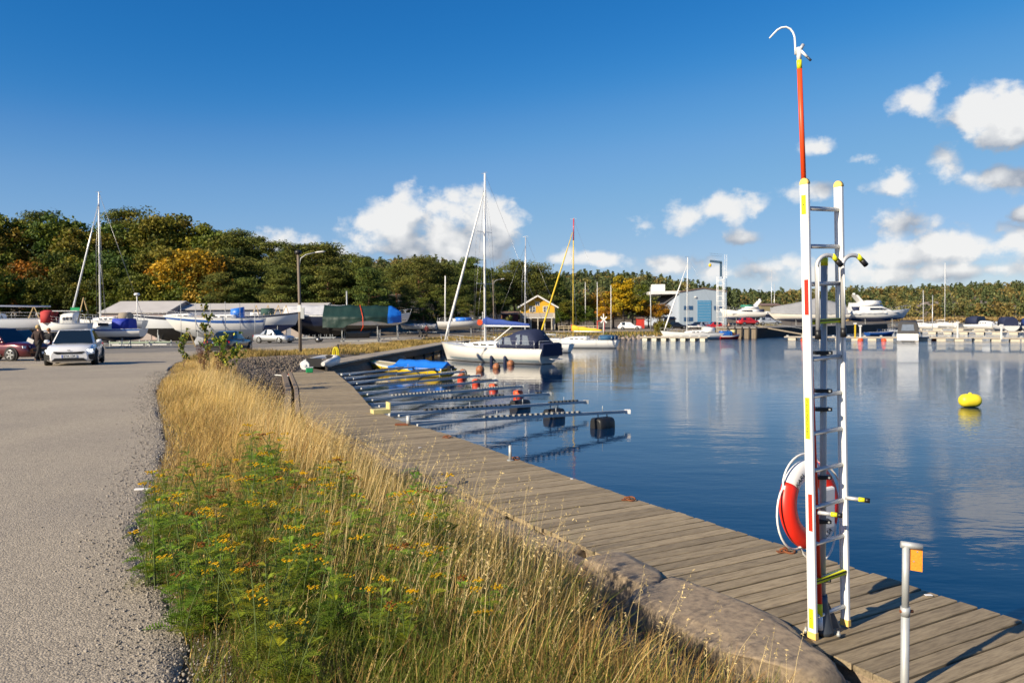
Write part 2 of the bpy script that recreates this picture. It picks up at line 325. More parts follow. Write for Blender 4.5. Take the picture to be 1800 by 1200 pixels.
def resample(path, step):
    r = []
    for a, b in zip(path[:-1], path[1:]):
        n = max(1, int(math.hypot(b[0] - a[0], b[1] - a[1]) / step)); r += [(a[0] + (b[0] - a[0]) * i / n, a[1] + (b[1] - a[1]) * i / n) for i in range(n)]
    return r + [path[-1]]
def smooth2(a, b, k=5):       # two matched paths to finer matched paths
    A, B = [], []
    for i in range(len(a) - 1):
        for j in range(k):
            t = j / k
            def cr_(p):
                p0, p1, p2, p3 = p[max(i - 1, 0)], p[i], p[i + 1], p[min(i + 2, len(p) - 1)]
                return tuple(.5 * (2 * p1[q] + (p2[q] - p0[q]) * t + (2 * p0[q] - 5 * p1[q] + 4 * p2[q] - p3[q]) * t * t + (3 * p1[q] - p0[q] - 3 * p2[q] + p3[q]) * t ** 3) for q in (0, 1))
            A.append(cr_(a)); B.append(cr_(b))
    return A + [a[-1]], B + [b[-1]]
ra_, rb_ = smooth2(ROAD_R, ROAD_L)
NU = 60; us = np.linspace(0, 1, NU) ** 1.6
rv = []
for i, (a, b) in enumerate(zip(ra_, rb_)):
    for j, u in enumerate(us):
        x, y = a[0] + (b[0] - a[0]) * u, a[1] + (b[1] - a[1]) * u
        if j == 0: x += .10 * math.sin(i * 1.7) + .06 * math.sin(i * 4.1)
        rv.append((x, y, 0))
rv = np.array(rv); rv[:, 2] = base(rv[:, 1]) + .02; rv[::NU, 2] = base(rv[::NU, 1]) + .003
n_ = len(ra_); ii = (np.arange(n_ - 1)[:, None] * NU + np.arange(NU - 1)[None, :]).ravel()
link('road', arr_mesh('road', rv, np.stack([ii, ii + NU, ii + NU + 1, ii + 1], 1), asphalt(), True), kind='structure')
# yard: compacted gravel where the boats stand, a sheet above the soil
m_yard = mat('yard_gravel', (.21, .19, .165), .95, var=1, vscale=.5, col2=(.14, .13, .11), bump=.01, bscale=20)
yv = []; ys_ = np.linspace(47, 116, 36); xs_ = np.linspace(0, 1, 20)
for y in ys_:
    xr = np.interp(y, [47, 55, 64, 84, 110, 116], [-36, -25.4, -21.9, -19.8, -17, -15.6]); xl = np.interp(y, [47, 116], [-75, -100])
    for u in xs_: yv.append((xr + (xl - xr) * u + .25, y, 0))
yv = np.array(yv); yv[:, 2] = base(yv[:, 1]) + .012 + hill(yv[:, 0], yv[:, 1]); ii = (np.arange(35)[:, None] * 20 + np.arange(19)[None, :]).ravel()
link('yard_ground', arr_mesh('yard_ground', yv, np.stack([ii, ii + 20, ii + 21, ii + 1], 1), m_yard, True), kind='structure')
# ------------------------------------------------------------------ boardwalk
def wood(name, col, col2, rnd=.22):
    m = mat(name, col, .82, var=1, vscale=5, col2=col2, bump=.0035, bscale=22, rnd=rnd, stretch=(1, 9, 9)); return m
m_board = wood('weathered_plank', (.32, .255, .16), (.17, .13, .08))
m_beam = wood('old_beam', (.25, .19, .13), (.13, .10, .07))
m_dark = mat('wet_pile', (.035, .03, .026), .8, var=.5)
deckw = link('boardwalk', None, kind='structure'); deckw.empty_display_size = .3
def along(path, step):
    """points every step along a polyline with the tangent there"""
    r = []; carry = 0
    for a, b in zip(path[:-1], path[1:]):
        L = (b - a).length; t = (b - a) / L; d = carry
        while d < L: r.append((a + t * d, t)); d += step
        carry = d - L
    return r
PITCH = .172
boards = []
for k in range(5):
    mb = MB(); nseg = 6; rr = random.Random(k)
    L = DW + .03; w = PITCH - .022; rings = []
    for i in range(nseg + 1):
        x = -L / 2 + L * i / nseg; dz = rr.uniform(-.002, .002); wy = w / 2 + rr.uniform(-.0015, .0015); c = .005
        rings.append([(x, -wy, -.045), (x, wy, -.045), (x, wy, -c + dz), (x, wy - c, dz), (x, -wy + c, dz), (x, -wy, -c + dz)])
    mb.loft(rings, True, True, smooth=False); boards.append(mb.mesh('plank', m_board))
CEN = [(a + b) / 2 for a, b in zip(OUTER, INNER)]
tang = along(CEN, PITCH); rr = random.Random(3)
for i, (p, t) in enumerate(tang):
    # average the direction over neighbours so that the boards fan gently round the bend
    t = sum((tang[min(max(i + k, 0), len(tang) - 1)][1] for k in range(-6, 7)), Vector()).normalized()
    o = link('plank', boards[i % 5], deckw, (p.x + rr.uniform(-.012, .012), p.y, DECK + rr.uniform(-.005, .004)))
    o.rotation_euler = (rr.uniform(-.008, .008), rr.uniform(-.003, .003), math.atan2(-t.x, t.y) + rr.uniform(-.006, .006) + (PI if rr.random() < .5 else 0))
# stringers under the planks, an outer facing beam and piles
for w, wd in ((.12, .14), (DW / 2, .12), (DW - .12, .14)):
    pth = offset(OUTER, w); mb = MB()
    for a, b in zip(pth[:-1], pth[1:]): mb.bar(a - Vector((0, 0, .15)), b - Vector((0, 0, .15)), wd, .2)
    mb.build('stringer', m_beam, deckw)
for p, t in along(offset(OUTER, .18), 2.6)[1:]:
    MB().tube([(p.x, p.y, -1.5), (p.x, p.y, DECK - .25)], .11, 8).build('pile', m_dark, deckw)
# timber kerb beams lying along the land side
for off, w, z, seg in ((DW + .16, .15, .90, (2, 7)), (DW + .10, .13, .93, (8, 11)), (DW + .36, .20, .90, (8, 11))):
    pth = offset(OUTER, off)[seg[0]:seg[1]]
    for a, b in zip(pth[:-1], pth[1:]):
        bevel(MB().bar(Vector((a.x, a.y, z)), Vector((b.x, b.y, z)) - (b - a).normalized() * .03, w, .18).build('timber', m_beam, deckw), .012)
pth = offset(OUTER, DW + .22)
a = pth[1] + (pth[2] - pth[1]) * .02; b = pth[1] + (pth[2] - pth[1]) * .50; b2 = pth[1] + (pth[2] - pth[1]) * .98
bevel(MB().bar((a.x, a.y, .86), (b.x, b.y, .87), .20, .14).build('timber', m_beam, deckw), .012)
bevel(MB().bar((b.x - .05, b.y + .06, .87), (b2.x, b2.y, .88), .19, .15).build('timber', m_beam, deckw), .012)
# quay beyond the dinghy
quay = link('quay_walkway', None, kind='structure')
m_quaytop = mat('quay_top', (.36, .31, .24), .9, var=1, vscale=1.2, col2=(.25, .21, .16), bump=.005)
pin = offset(QUAY, 1.5)
for i in range(len(QUAY) - 1):
    a, b, c, d = QUAY[i], QUAY[i + 1], pin[i + 1], pin[i]; za = .95 - .03 * i; zb = za - .03
    MB().prism([(a.x, a.y, za), (b.x, b.y, zb), (c.x, c.y, zb), (d.x, d.y, za)], (0, 0, -.10), (0, 0, 0)).build('slab', m_quaytop, quay)
    MB().bar((a.x - .12, a.y, za - .34), (b.x - .12, b.y, zb - .34), .12, .42).build('facing_beam', m_dark, quay)
    for t in (.15, .5, .85):
        q = a + (b - a) * t; MB().tube([(q.x - .25, q.y, -1.2), (q.x - .25, q.y, .84)], .12, 8).build('pile', m_dark, quay)
# ------------------------------------------------------------------ rescue ladder, boat hook, life ring, post
m_alu = mat('brushed_aluminium', (.58, .59, .60), .48, .45, var=.15, vscale=20)
m_white = mat('white_profile', (.86, .87, .86), .42, 0, var=.06, vscale=12)
m_red = mat('signal_red', (.80, .028, .012), .42, var=.08)
m_orange = mat('signal_orange', (.85, .075, .012), .45, var=.1)
m_yel = mat('reflex_yellow', (.72, .72, .015), .45, var=.05)
m_cap = mat('yellow_cap', (.82, .55, .16), .5, var=.1)
m_blk = mat('black_plastic', (.012, .012, .014), .45, var=.2)
m_gal = mat('galvanised_steel', (.46, .48, .48), .55, .35, var=.35, vscale=9)
m_rub = mat('printed_ink', (.02, .02, .02), .6, var=0)
m_steeld = mat('dark_steel_foot', (.09, .11, .14), .5, .6, var=.3)
# ladder frame: origin at the foot, x along the rungs, y towards the back, z up (leaning a little)
foot = P(1429, 1122, DECK)
rung_dir = (P(1492, 1100, DECK) - P(1429, 1122, DECK)); LW = .40
ang = math.atan2(rung_dir.y, rung_dir.x)
lad = thing('rescue_ladder', 'tall aluminium rescue ladder with white front rail and red marks standing on the boardwalk', 'ladder', foot, ang)
lad.rotation_euler = (0, R(-2.1), ang); bpy.context.view_layer.update()
LH = 3.46
for x in (0, LW):
    rl = bevel(MB().box((x, 0, LH / 2), (.030, .070, LH - .10)).build('rail', m_white, lad), .006)
    MB().box((x, 0, .028), (.034, .074, .05)).build('end_cap', m_cap, rl)
    MB().loft([[(q, .035 * math.cos(t), LH - .052 + .045 * math.sin(t)) for t in np.linspace(0, PI, 8)] for q in (x - .017, x + .017)], True, True).build('end_cap', m_cap, rl)
    fx = x - .0155                                           # the broad outer face
    for dy in (-.023, .023): MB().box((fx, dy, LH / 2), (.003, .004, LH - .12)).build('groove', m_alu, rl)
    if x == 0:
        for z, h in ((LH - .20, .14), (.16, .15)):
            MB().box((fx - .001, .0, z), (.003, .036, h)).build('sticker', m_yel, rl); MB().box((fx - .003, 0, z), (.001, .016, .006)).build('print_mark', m_rub, rl)
        for z, h in ((2.58, .26), (.97, .28)): MB().box((fx - .001, -.010, z), (.003, .034, h)).build('red_mark', m_red, rl)
        MB().box((fx - .001, .0, 1.68), (.003, .036, .31)).build('sticker', m_yel, rl)
        text('lettering', 'LIVRÄDDNINGSSTEGE', .029, m_rub, rl, Matrix.Translation((fx - .0032, 0, 1.68)) @ Matrix(((0, 0, -1, 0), (0, 1, 0, 0), (1, 0, 0, 0), (0, 0, 0, 1))), 'black letters on a yellow strip')
RZ = [.16 + .2795 * i for i in range(12)]
for i, z in enumerate(RZ):
    MB().tube([(.014, 0, z), (LW - .014, 0, z)], .017, 10).build('rung', m_alu, lad)
for z in (RZ[8], RZ[1]):
    s_ = MB().box((LW / 2, -.004, z - .002), (LW - .04, .05, .034)).build('rung_sleeve', m_yel, lad)
    MB().box((LW / 2, -.03, z + .004), (LW - .04, .004, .010)).build('grip_strip', m_blk, s_)
# inner telescoping section: two hooked tubes behind and the guide post
for k, (x, zt) in enumerate(((.075, 2.86), (LW - .02, 2.86))):
    x -= .02; pts = [(x, -.05, RZ[8] - .09), (x, -.05, zt - .06)]
    for t in np.linspace(0, PI * .80, 11): pts.append((x + .085 - .085 * math.cos(t), -.05 - .03 * (1 - math.cos(t)), zt - .06 + .085 * math.sin(t)))
    hk = MB().tube(pts, .0155, 10).build('hook', m_alu, lad)
    a, b = Vector(pts[-1]), Vector(pts[-1]) + (Vector(pts[-1]) - Vector(pts[-2])).normalized() * .05
    MB().tube([a - (b - a) * .9, a + (b - a) * .2], .0185, 10).build('band', m_yel, hk)
    MB().tube([a + (b - a) * .1, b + (b - a) * .25], .0205, 10).build('hook_tip', m_blk, hk)
    MB().tube([(x, -.05, RZ[8] - .13), (x, -.05, RZ[8] - .06)], .022, 10).build('collar', m_blk, hk)
for x, z in ((.05, RZ[3] - .035), (LW - .01, RZ[3] + .02)):
    pg = MB().tube([(x, -.02, z), (x + .06, -.13, z - .005)], .0155, 10).build('step_peg', m_alu, lad)
    MB().tube([(x + .045, -.105, z - .004), (x + .068, -.145, z - .006)], .0175, 10).build('band', m_yel, pg)
    MB().tube([(x + .067, -.143, z - .006), (x + .085, -.175, z - .008)], .0185, 10).build('peg_tip', m_blk, pg)
# round post that carries the ladder
post = thing('mounting_post', 'round grey steel post behind the rescue ladder with black clamps and a flared foot', 'post', foot + Vector((math.cos(ang), math.sin(ang), 0)) * .150 + Vector((-math.sin(ang), math.cos(ang), 0)) * .03)
MB().tube([(0, 0, .02), (0, 0, 2.83)], .025, 14).build('pole', m_gal, post)
MB().tube([(0, 0, 2.82), (0, 0, 2.88)], .027, 14).build('top_band', m_yel, post)
ft = MB().loft([[(.075 * k * math.cos(t), .075 * k * math.sin(t), z) for t in np.linspace(0, 2 * PI, 15)[:-1]] for k, z in ((1.15, .004), (1.1, .03), (.55, .24), (.5, .30))]).build('flared_foot', m_steeld, post)
gs = MB().prism([(.03, 0, .27), (.16, .03, .03), (.03, 0, .03)], (0, -.005, 0), (0, .005, 0)).build('gusset', m_steeld, ft)
for a in (-.6, 1.2, 3.0): MB().lathe([(.016, 0), (.016, .02), (.010, .024), (.010, .04)], 6, (.12 * math.cos(a), .12 * math.sin(a), .002)).build('bolt', m_gal, ft)
for z in (2.16, 1.87, 1.73, 1.21, .87, .42):
    c = MB().box((-.01, -.005, z), (.125, .075, .028)).build('clamp', m_blk, post); bevel(c, .004)
    MB().tube([(.03, -.046, z), (.03, -.038, z)], .008, 8).build('clamp_screw', m_gal, c)
# boat hook: long telescopic pole standing inside the ladder
hb = foot + Vector((math.cos(ang), math.sin(ang), 0)) * .086 + Vector((-math.sin(ang), math.cos(ang), 0)) * -.006
bh = thing('boat_hook', 'long red rescue boat hook with curved white hook rising above the ladder', 'boat hook', hb)
top = PY(1404, 84, hb.y - .05) - hb
def bp_(t): return top * t
Lh = top.length
MB().tube([bp_(.0), bp_(.012)], .020, 10).build('foot_cap', m_blk, bh)
MB().tube([bp_(.012), bp_(.036)], .0195, 10).build('sleeve', m_white, bh)
MB().tube([bp_(.036), bp_(.058)], .020, 10).build('band', m_yel, bh)
MB().tube([bp_(.058), bp_(.78)], .0195, 12).build('shaft', m_red, bh)
MB().tube([bp_(.78), bp_(.965)], .0185, 12).build('inner_shaft', m_orange, bh)
MB().tube([bp_(.965), bp_(.979)], .019, 12).build('band', m_yel, bh)
MB().tube([bp_(.979), bp_(1.0)], .0175, 12).build('head', m_white, bh)
ux = Vector((1, 0, 0)); s_ = 6.0 / 1400
hp = [top + Vector(((u - 1404) * s_, 0, (84 - v) * s_)) for u, v in ((1398.5,96),(1398,80),(1397,66),(1394,58),(1389,52),(1382,49),(1374,50),(1367,54),(1360,61),(1353.5,68))]
MB().tube(hp, [.0075] * 8 + [.0065, .005], 8).build('hook', m_white, bh)
k_ = MB().tube([top + Vector((.012, 0, -.02)), top + Vector((.055, -.02, -.075))], .010, 8).build('spur', m_white, bh)
MB().tube([top + Vector((.055, -.02, -.075)), top + Vector((.08, -.03, -.105))], .009, 8).build('spur_tip', m_steeld, k_)
MB().tube([top + Vector((.008, 0, -.02)), top + Vector((.034, .0, .022))], .013, 8).build('catch', m_alu, bh)
# life ring
m_ringw = mat('ring_white', (.80, .79, .78), .5, var=.08); m_rope = mat('white_rope', (.78, .76, .72), .8, var=.2, bump=.001, bscale=120)
rc = PY(1423, 886, 6.42); rax = Vector((.50, -.72, .10)).normalized()
ring = thing('life_ring', 'red and white life ring with white grab rope hung behind the rescue ladder', 'life ring', rc)
zq = rax; xq = Vector((0, 0, 1)).cross(zq).normalized(); yq = zq.cross(xq)
MR = Matrix((xq, yq, zq)).transposed()
def ringpt(a, r, off=0): return MR @ Vector((r * math.cos(a), r * math.sin(a), off))
def ring_seg(a0, a1, n, name, m, k=1.0):
    rings = []
    for i in range(n + 1):
        a = a0 + (a1 - a0) * i / n
        rings.append([ringpt(a, .280 + .082 * k * math.cos(t), .060 * k * math.sin(t)) for t in np.linspace(0, 2 * PI, 17)[:-1]])
    return MB().loft(rings, True, True).build(name, m, ring)
W = R(74)
for k in range(4):
    c = PI / 2 * k + R(16)
    red = k % 2 == 0
    ring_seg(c - (PI / 2 - W / 2 if red else W / 2) + (PI / 4 if False else 0), c + (PI / 2 - W / 2 if red else W / 2), 22 if red else 10, 'red_segment' if red else 'white_segment', m_red if red else m_ringw, 1.0 if red else .985)
# rope: loops between four fixings
pts = []
for k in range(4):
    a0 = PI / 4 + PI / 2 * k + R(16)
    for i in range(12):
        t = i / 12; pts.append(ringpt(a0 + PI / 2 * t, .36 + .085 * math.sin(PI * t) ** .8, .015 * math.sin(PI * t)) + Vector((0, 0, -.03 * math.sin(PI * t))))
MB().tube(pts, .009, 6, closed=True).build('grab_rope', m_rope, ring)
for k in range(4):
    a = PI / 4 + PI / 2 * k + R(16); MB().tube([ringpt(a - .05, .35, 0), ringpt(a + .05, .35, 0)], .020, 8).build('rope_fixing', m_ringw, ring)
for a, s, sz in ((R(128), 'KARL', .06), (R(-62), 'KSA', .06)):
    M = Matrix.Translation(ringpt(a, .275, .0608)) @ MR.to_4x4() @ Matrix.Rotation(a - PI / 2 if a > 0 else a + PI / 2, 4, 'Z')
    text('lettering', s, sz, m_rub, ring, M, 'black printed letters')
hl = bevel(MB().box((0, 0, 0), (.15, .05, .34)).build('holder', m_ringw, ring), .02); hl.location = Vector((.13, -.04, -.02)); hl.rotation_euler = (0, 0, ang)
# short galvanised post with an orange flag plate
pp = P(1590, 1214, DECK); pt = thing('marker_post', 'short galvanised pipe post with T handle and orange plate at the boardwalk edge', 'post', (pp.x, pp.y, .55))
hz_ = .45 + .955
MB().tube([(0, 0, 0), (0, 0, hz_ - .42)], .0265, 14).build('lower_pipe', m_gal, pt); MB().tube([(0, 0, hz_ - .45), (0, 0, hz_)], .0225, 14).build('upper_pipe', m_gal, pt)
MB().tube([(0, 0, hz_ - .46), (0, 0, hz_ - .40)], .030, 14).build('collar', m_gal, pt)
MB().tube([(-.034, 0, hz_ - .43), (.05, 0, hz_ - .43)], .011, 8).build('locking_bolt', mat('rust', (.22, .07, .025), .9, var=.5), pt)
dv = Vector((.10, -.035, 0)); dv = Vector((.098, -.03, 0))
MB().tube([(-.03, .008, hz_ + .006), (.092, -.028, hz_ - .002)], .022, 14).build('handle', m_gal, pt)
MB().tube([(.0915, -.0278, hz_ - .002), (.0935, -.0284, hz_ - .002)], .0165, 12).build('pipe_mouth', m_blk, pt)
pl = MB().prism([(.024, -.006, hz_ - .022), (.094, -.028, hz_ - .026), (.094, -.028, hz_ - .165), (.024, -.006, hz_ - .158)], (0, 0, 0), (.001, .003, 0)).build('orange_plate', mat('orange_plate', (.85, .33, .03), .55, var=1, vscale=90, col2=(.70, .22, .015)), pt)
for x, y, z in ((.065, -.0205, hz_ - .036), (.045, -.0145, hz_ - .10)): MB().lathe([(.005, -.003), (.005, .001)], 8, (x, y, z), Matrix.Rotation(PI / 2, 3, 'X')).build('rivet', m_gal, pl)
# iron rings, cleats and pins on the planks
def rings_on(u, v, k):
    p = P(u, v, DECK + .012); t = thing('mooring_ring', ['rusty iron mooring ring on the planks just behind the rescue ladder', 'rusty iron mooring ring lying alone on the water edge of the planks', 'rusty iron mooring ring beside the short steel pin', 'rusty iron mooring ring next to the nearest steel boom'][k], 'mooring ring', p)
    mr2 = mat('rust', (.22, .07, .025), .9); MB().tube([(.055 * math.cos(a), .075 * math.sin(a), .008 + .01 * math.sin(a)) for a in np.linspace(0, 2 * PI, 17)[:-1]], .010, 8, closed=True).build('ring', mr2, t)
    MB().tube([(-.09, 0, -.008), (-.09, 0, .02), (-.05, 0, .03), (-.02, 0, .02), (-.02, 0, -.008)], .010, 8).build('staple', mr2, t); MB().box((-.06, 0, -.006), (.13, .07, .008)).build('plate', mr2, t)
for k, (u, v) in enumerate(((1387, 968), (1109, 877), (908, 806), (788, 768))): rings_on(u, v, k)
p = P(897, 809, DECK); t = thing('mooring_pin', 'short upright steel pin near the edge of the planks', 'mooring pin', p)
MB().tube([(0, 0, 0), (0, 0, .26)], .028, 10).build('pin', m_gal, t); MB().lathe([(.06, 0), (.06, .012)], 12).build('base_plate', m_gal, t)
p = P(252, 859, 1.775); o = MB().box((0, 0, 0), (.16, .05, .012)).build('paper_scrap', m_ringw, None, loc=p, label='flat white scrap of litter on the asphalt near the verge', cat='scrap'); o.rotation_euler = (0, 0, .1)
for k, (u, v, lb) in enumerate(((1632, 1045, 'small pale plastic tag on a shaded plank near the ladder shadow'), (738, 786, 'small white scrap lying on the planks behind tall dry grass'), (1005, 841, 'tiny white scrap at the water edge of the planks'))):
    p = P(u, v, DECK + .007); o = MB().box((0, 0, 0), (.06, .035, .004)).build('plastic_scrap', m_ringw, None, loc=p, label=lb, cat='scrap'); o.rotation_euler = (0, 0, k * .9)
# ------------------------------------------------------------------ plants: shared generators
def attr_mat(name, rough=.7, transl=.25, rnd=0, nscale=0, spec=.25):
    if name in MATS: return MATS[name]
    m = bpy.data.materials.new(name); m.use_nodes = True; nt = m.node_tree; b = nt.nodes['Principled BSDF']; out = nt.nodes['Material Output']
    at = nt.nodes.new('ShaderNodeAttribute'); at.attribute_name = 'Col'; c = at.outputs['Color']
    if rnd:
        oi = nt.nodes.new('ShaderNodeObjectInfo'); h = nt.nodes.new('ShaderNodeHueSaturation'); nt.links.new(c, h.inputs['Color'])
        nt.links.new(gm('MULTIPLY_ADD', oi.outputs['Random'], 2 * rnd, 1 - rnd, t=nt), h.inputs['Value'])
        nt.links.new(gm('MULTIPLY_ADD', gm('FRACT', gm('MULTIPLY', oi.outputs['Random'], 7.3, t=nt), t=nt), .05, .475, t=nt), h.inputs['Hue']); c = h.outputs[0]
    nt.links.new(c, b.inputs['Base Color']); b.inputs['Roughness'].default_value = rough; b.inputs['Specular IOR Level'].default_value = spec
    tr = nt.nodes.new('ShaderNodeBsdfTranslucent'); nt.links.new(c, tr.inputs['Color']); ms = nt.nodes.new('ShaderNodeMixShader'); ms.inputs[0].default_value = transl
    nt.links.new(b.outputs[0], ms.inputs[1]); nt.links.new(tr.outputs[0], ms.inputs[2]); nt.links.new(ms.outputs[0], out.inputs['Surface'])
    MATS[name] = m; return m
m_grass = attr_mat('grass_blade', .6, .3); m_herb = attr_mat('herb_leaf', .6, .25, .12)
def unit(n, rng):
    v = rng.normal(size=(n, 3)); return v / np.linalg.norm(v, axis=1, keepdims=True)
def quads_at(c, nrm, sz, asp, rng):
    """one four-cornered leaf at each centre c with normal nrm"""
    n = len(c); t = np.cross(nrm, unit(n, rng)); t /= np.linalg.norm(t, axis=1, keepdims=True) + 1e-9; b = np.cross(nrm, t)
    a = sz[:, None] * t; b = (sz * asp)[:, None] * b
    v = np.stack([c - a, c + b * .9 - a * .1, c + a, c - b * .9 - a * .1], 1).reshape(-1, 3)
    return v, np.arange(4 * n).reshape(n, 4)
def blade_mesh(x, y, z, h, w, lean, az, col, rng, tipcol=1.15):
    n = len(x); lv = np.array([0, .38, .72, 1.0]); wd = np.array([1, .85, .55, .08])
    d = np.stack([np.cos(az), np.sin(az)], 1); side = np.stack([-np.sin(az + rng.uniform(-.8, .8, n)), np.cos(az)], 1)
    V = np.zeros((n, 4, 2, 3))
    for k in range(4):
        r = lean * lv[k] ** 2 * h; px = x + d[:, 0] * r; py = y + d[:, 1] * r; pz = z + h * lv[k] * np.sqrt(np.maximum(0.15, 1 - (lean * lv[k]) ** 2 * .6))
        for j, sgn in enumerate((-1, 1)):
            V[:, k, j, 0] = px + sgn * side[:, 0] * w * wd[k] / 2; V[:, k, j, 1] = py + sgn * side[:, 1] * w * wd[k] / 2; V[:, k, j, 2] = pz
    base_ = (np.arange(n) * 8)[:, None]; F = []
    for k in range(3): F.append(base_ + np.array([2 * k, 2 * k + 1, 2 * k + 3, 2 * k + 2]))
    C = np.repeat(col[:, None, :], 8, 1); return V.reshape(-1, 3), np.stack(F, 1).reshape(-1, 4), C.reshape(-1, 3)
def merge(parts):
    V, F, C, o = [], [], [], 0
    for v, f, c in parts: V.append(v); F.append(f + o); C.append(c); o += len(v)
    return np.concatenate(V), np.concatenate(F), np.concatenate(C)
RX = np.array([p[0] for p in ra_]); RY = np.array([p[1] for p in ra_])
def road_x(y): return np.interp(y, RY, RX)
_iy = np.linspace(-4, 36, 300)
def _inner_x():
    px = np.array([p.x for p in INNER]); py = np.array([p.y for p in INNER]); o = np.argsort(py); return np.interp(_iy, py[o], px[o])
_ix = _inner_x()
def inner_x(y): return np.interp(y, _iy, _ix)
# ---------------------------------------------------------------- verge grass
def verge_points(n, y0, y1, tmax, rng, tmin=0):
    y = y0 * (y1 / y0) ** rng.random(n); t = tmin + rng.random(n) * (1 - tmin); a = road_x(y); b = inner_x(y); x = a + (b - a) * t
    lim = np.interp(y, *tmax) + .06 * np.sin(y * 2.3) + .05 * np.sin(y * 5.1 + 1)
    k = (t < lim) & (np.hypot(x, y) > 2.9); return x[k], y[k], t[k]
STRAW = np.array([.72, .50, .165]); GREEN = np.array([.135, .165, .022]); RUST = np.array([.36, .20, .06]); PALE = np.array([.84, .65, .31])
def patch(x, y, s, ph): return np.sin(x * s + ph) * np.sin(y * s * .8 + ph * 1.7) + .5 * np.sin(x * s * 2.3 + y * s * 1.9 + ph)
def verge_grass():
    rng = np.random.default_rng(11); parts = []
    lim = ([2, 4, 5, 6, 7, 9, 12, 17, 20, 24, 29, 34], [.44, .50, .57, .62, .68, .76, .84, .90, .78, .60, .42, .40])
    # dense undergrowth of short blades
    x, y, t = verge_points(135000, 2.6, 34, lim, rng); n = len(x)
    gr = np.clip(.50 - .075 * (y - 5) + .30 * patch(x, y, 1.3, .4) - .55 * np.clip(t - .55, 0, 1), .03, .95); isg = rng.random(n) < gr
    col = np.where(isg[:, None], GREEN * rng.uniform(.55, 1.5, (n, 1)), np.where((rng.random(n) < np.interp(y, [4, 9], [.5, .2]))[:, None], RUST, STRAW) * rng.uniform(.5, 1.1, (n, 1)))
    h = (.13 + .21 * np.clip(t / .22, 0, 1)) * rng.uniform(.45, 1.3, n) * np.where(y > 22, .6, 1)
    parts.append(blade_mesh(x, y, height(x, y) - .02, h, rng.uniform(.0022, .0052, n) * (1 + y / 18), rng.uniform(.2, .95, n), rng.uniform(0, 2 * PI, n), col, rng))
    # tall straw
    x, y, t = verge_points(78000, 2.7, 33, lim, rng, .03); keep = rng.random(len(x)) < np.clip(.16 + .11 * (y - 4) + .45 * (t - .35) + .22 * patch(x, y, .9, 2), .12, 1); x, y, t = x[keep], y[keep], t[keep]; n = len(x)
    isg = rng.random(n) < np.clip(.30 - .05 * (y - 4), .03, .4)
    col = np.where(isg[:, None], GREEN * 1.5 * rng.uniform(.6, 1.3, (n, 1)), np.where((rng.random(n) < np.clip(.3 + .3 * patch(x, y, .8, 3.1), .02, .9))[:, None], PALE, np.where((rng.random(n) < np.clip(.22 - .4 * patch(x, y, .7, 1.9), 0, .75))[:, None], RUST * 1.25, STRAW)) * rng.uniform(.6, 1.12, (n, 1)))
    h = (.10 + .46 * np.clip(t / .34, 0, 1)) * np.clip((1.0 - t) / .5, .34, 1) * rng.uniform(.5, 1.4, n) * np.interp(y, [18, 25], [1, .62]) * np.clip(.85 + .45 * patch(x, y, 1.1, .7), .35, 1.35)
    wind = rng.normal(.5, .9, n)
    parts.append(blade_mesh(x, y, height(x, y) - .02, h, rng.uniform(.0014, .0034, n) * (1 + y / 12), rng.uniform(.1, .75, n), wind, col, rng))
    # seed stalks with feathery heads
    x, y, t = verge_points(1700, 3.4, 24, lim, rng, .25); n = len(x); h = rng.uniform(.55, .95, n) * np.where(y < 5, .75, 1) * np.clip((1.1 - t) / .5, .5, 1); az = rng.normal(.4, 1.0, n); ln = rng.uniform(.05, .45, n); z = height(x, y)
    col = PALE * rng.uniform(.7, 1.1, (n, 1)); parts.append(blade_mesh(x, y, z, h,   .0022 * (1 + y / 12), ln, az, col, rng))
    tx = x + np.cos(az) * ln * h; ty = y + np.sin(az) * ln * h; tz = z + h * np.sqrt(np.maximum(.15, 1 - ln ** 2 * .6)); m = 11
    k = rng.random((n, m)); cx_ = tx[:, None] - np.cos(az)[:, None] * ln[:, None] * k * .14 * 1.7; cy_ = ty[:, None] - np.sin(az)[:, None] * ln[:, None] * k * .14 * 1.7; cz_ = tz[:, None] - k * .14
    c = np.stack([cx_, cy_, cz_], 2).reshape(-1, 3) + rng.normal(0, .006, (n * m, 3)) * (.4 + k.reshape(-1, 1)); nn = len(c)
    v, f = quads_at(c, unit(nn, rng), rng.uniform(.006, .012, nn), np.full(nn, .3), rng); parts.append((v, f, np.repeat(PALE * rng.uniform(.65, 1.1, (nn, 1)), 4, 0)))
    return merge(parts)
v, f, c = verge_grass()
link('verge_grass', arr_mesh('verge_grass', v, f, m_grass, False, c), label='tall dry straw and green grass on the verge between road and boardwalk', cat='grass', kind='stuff')
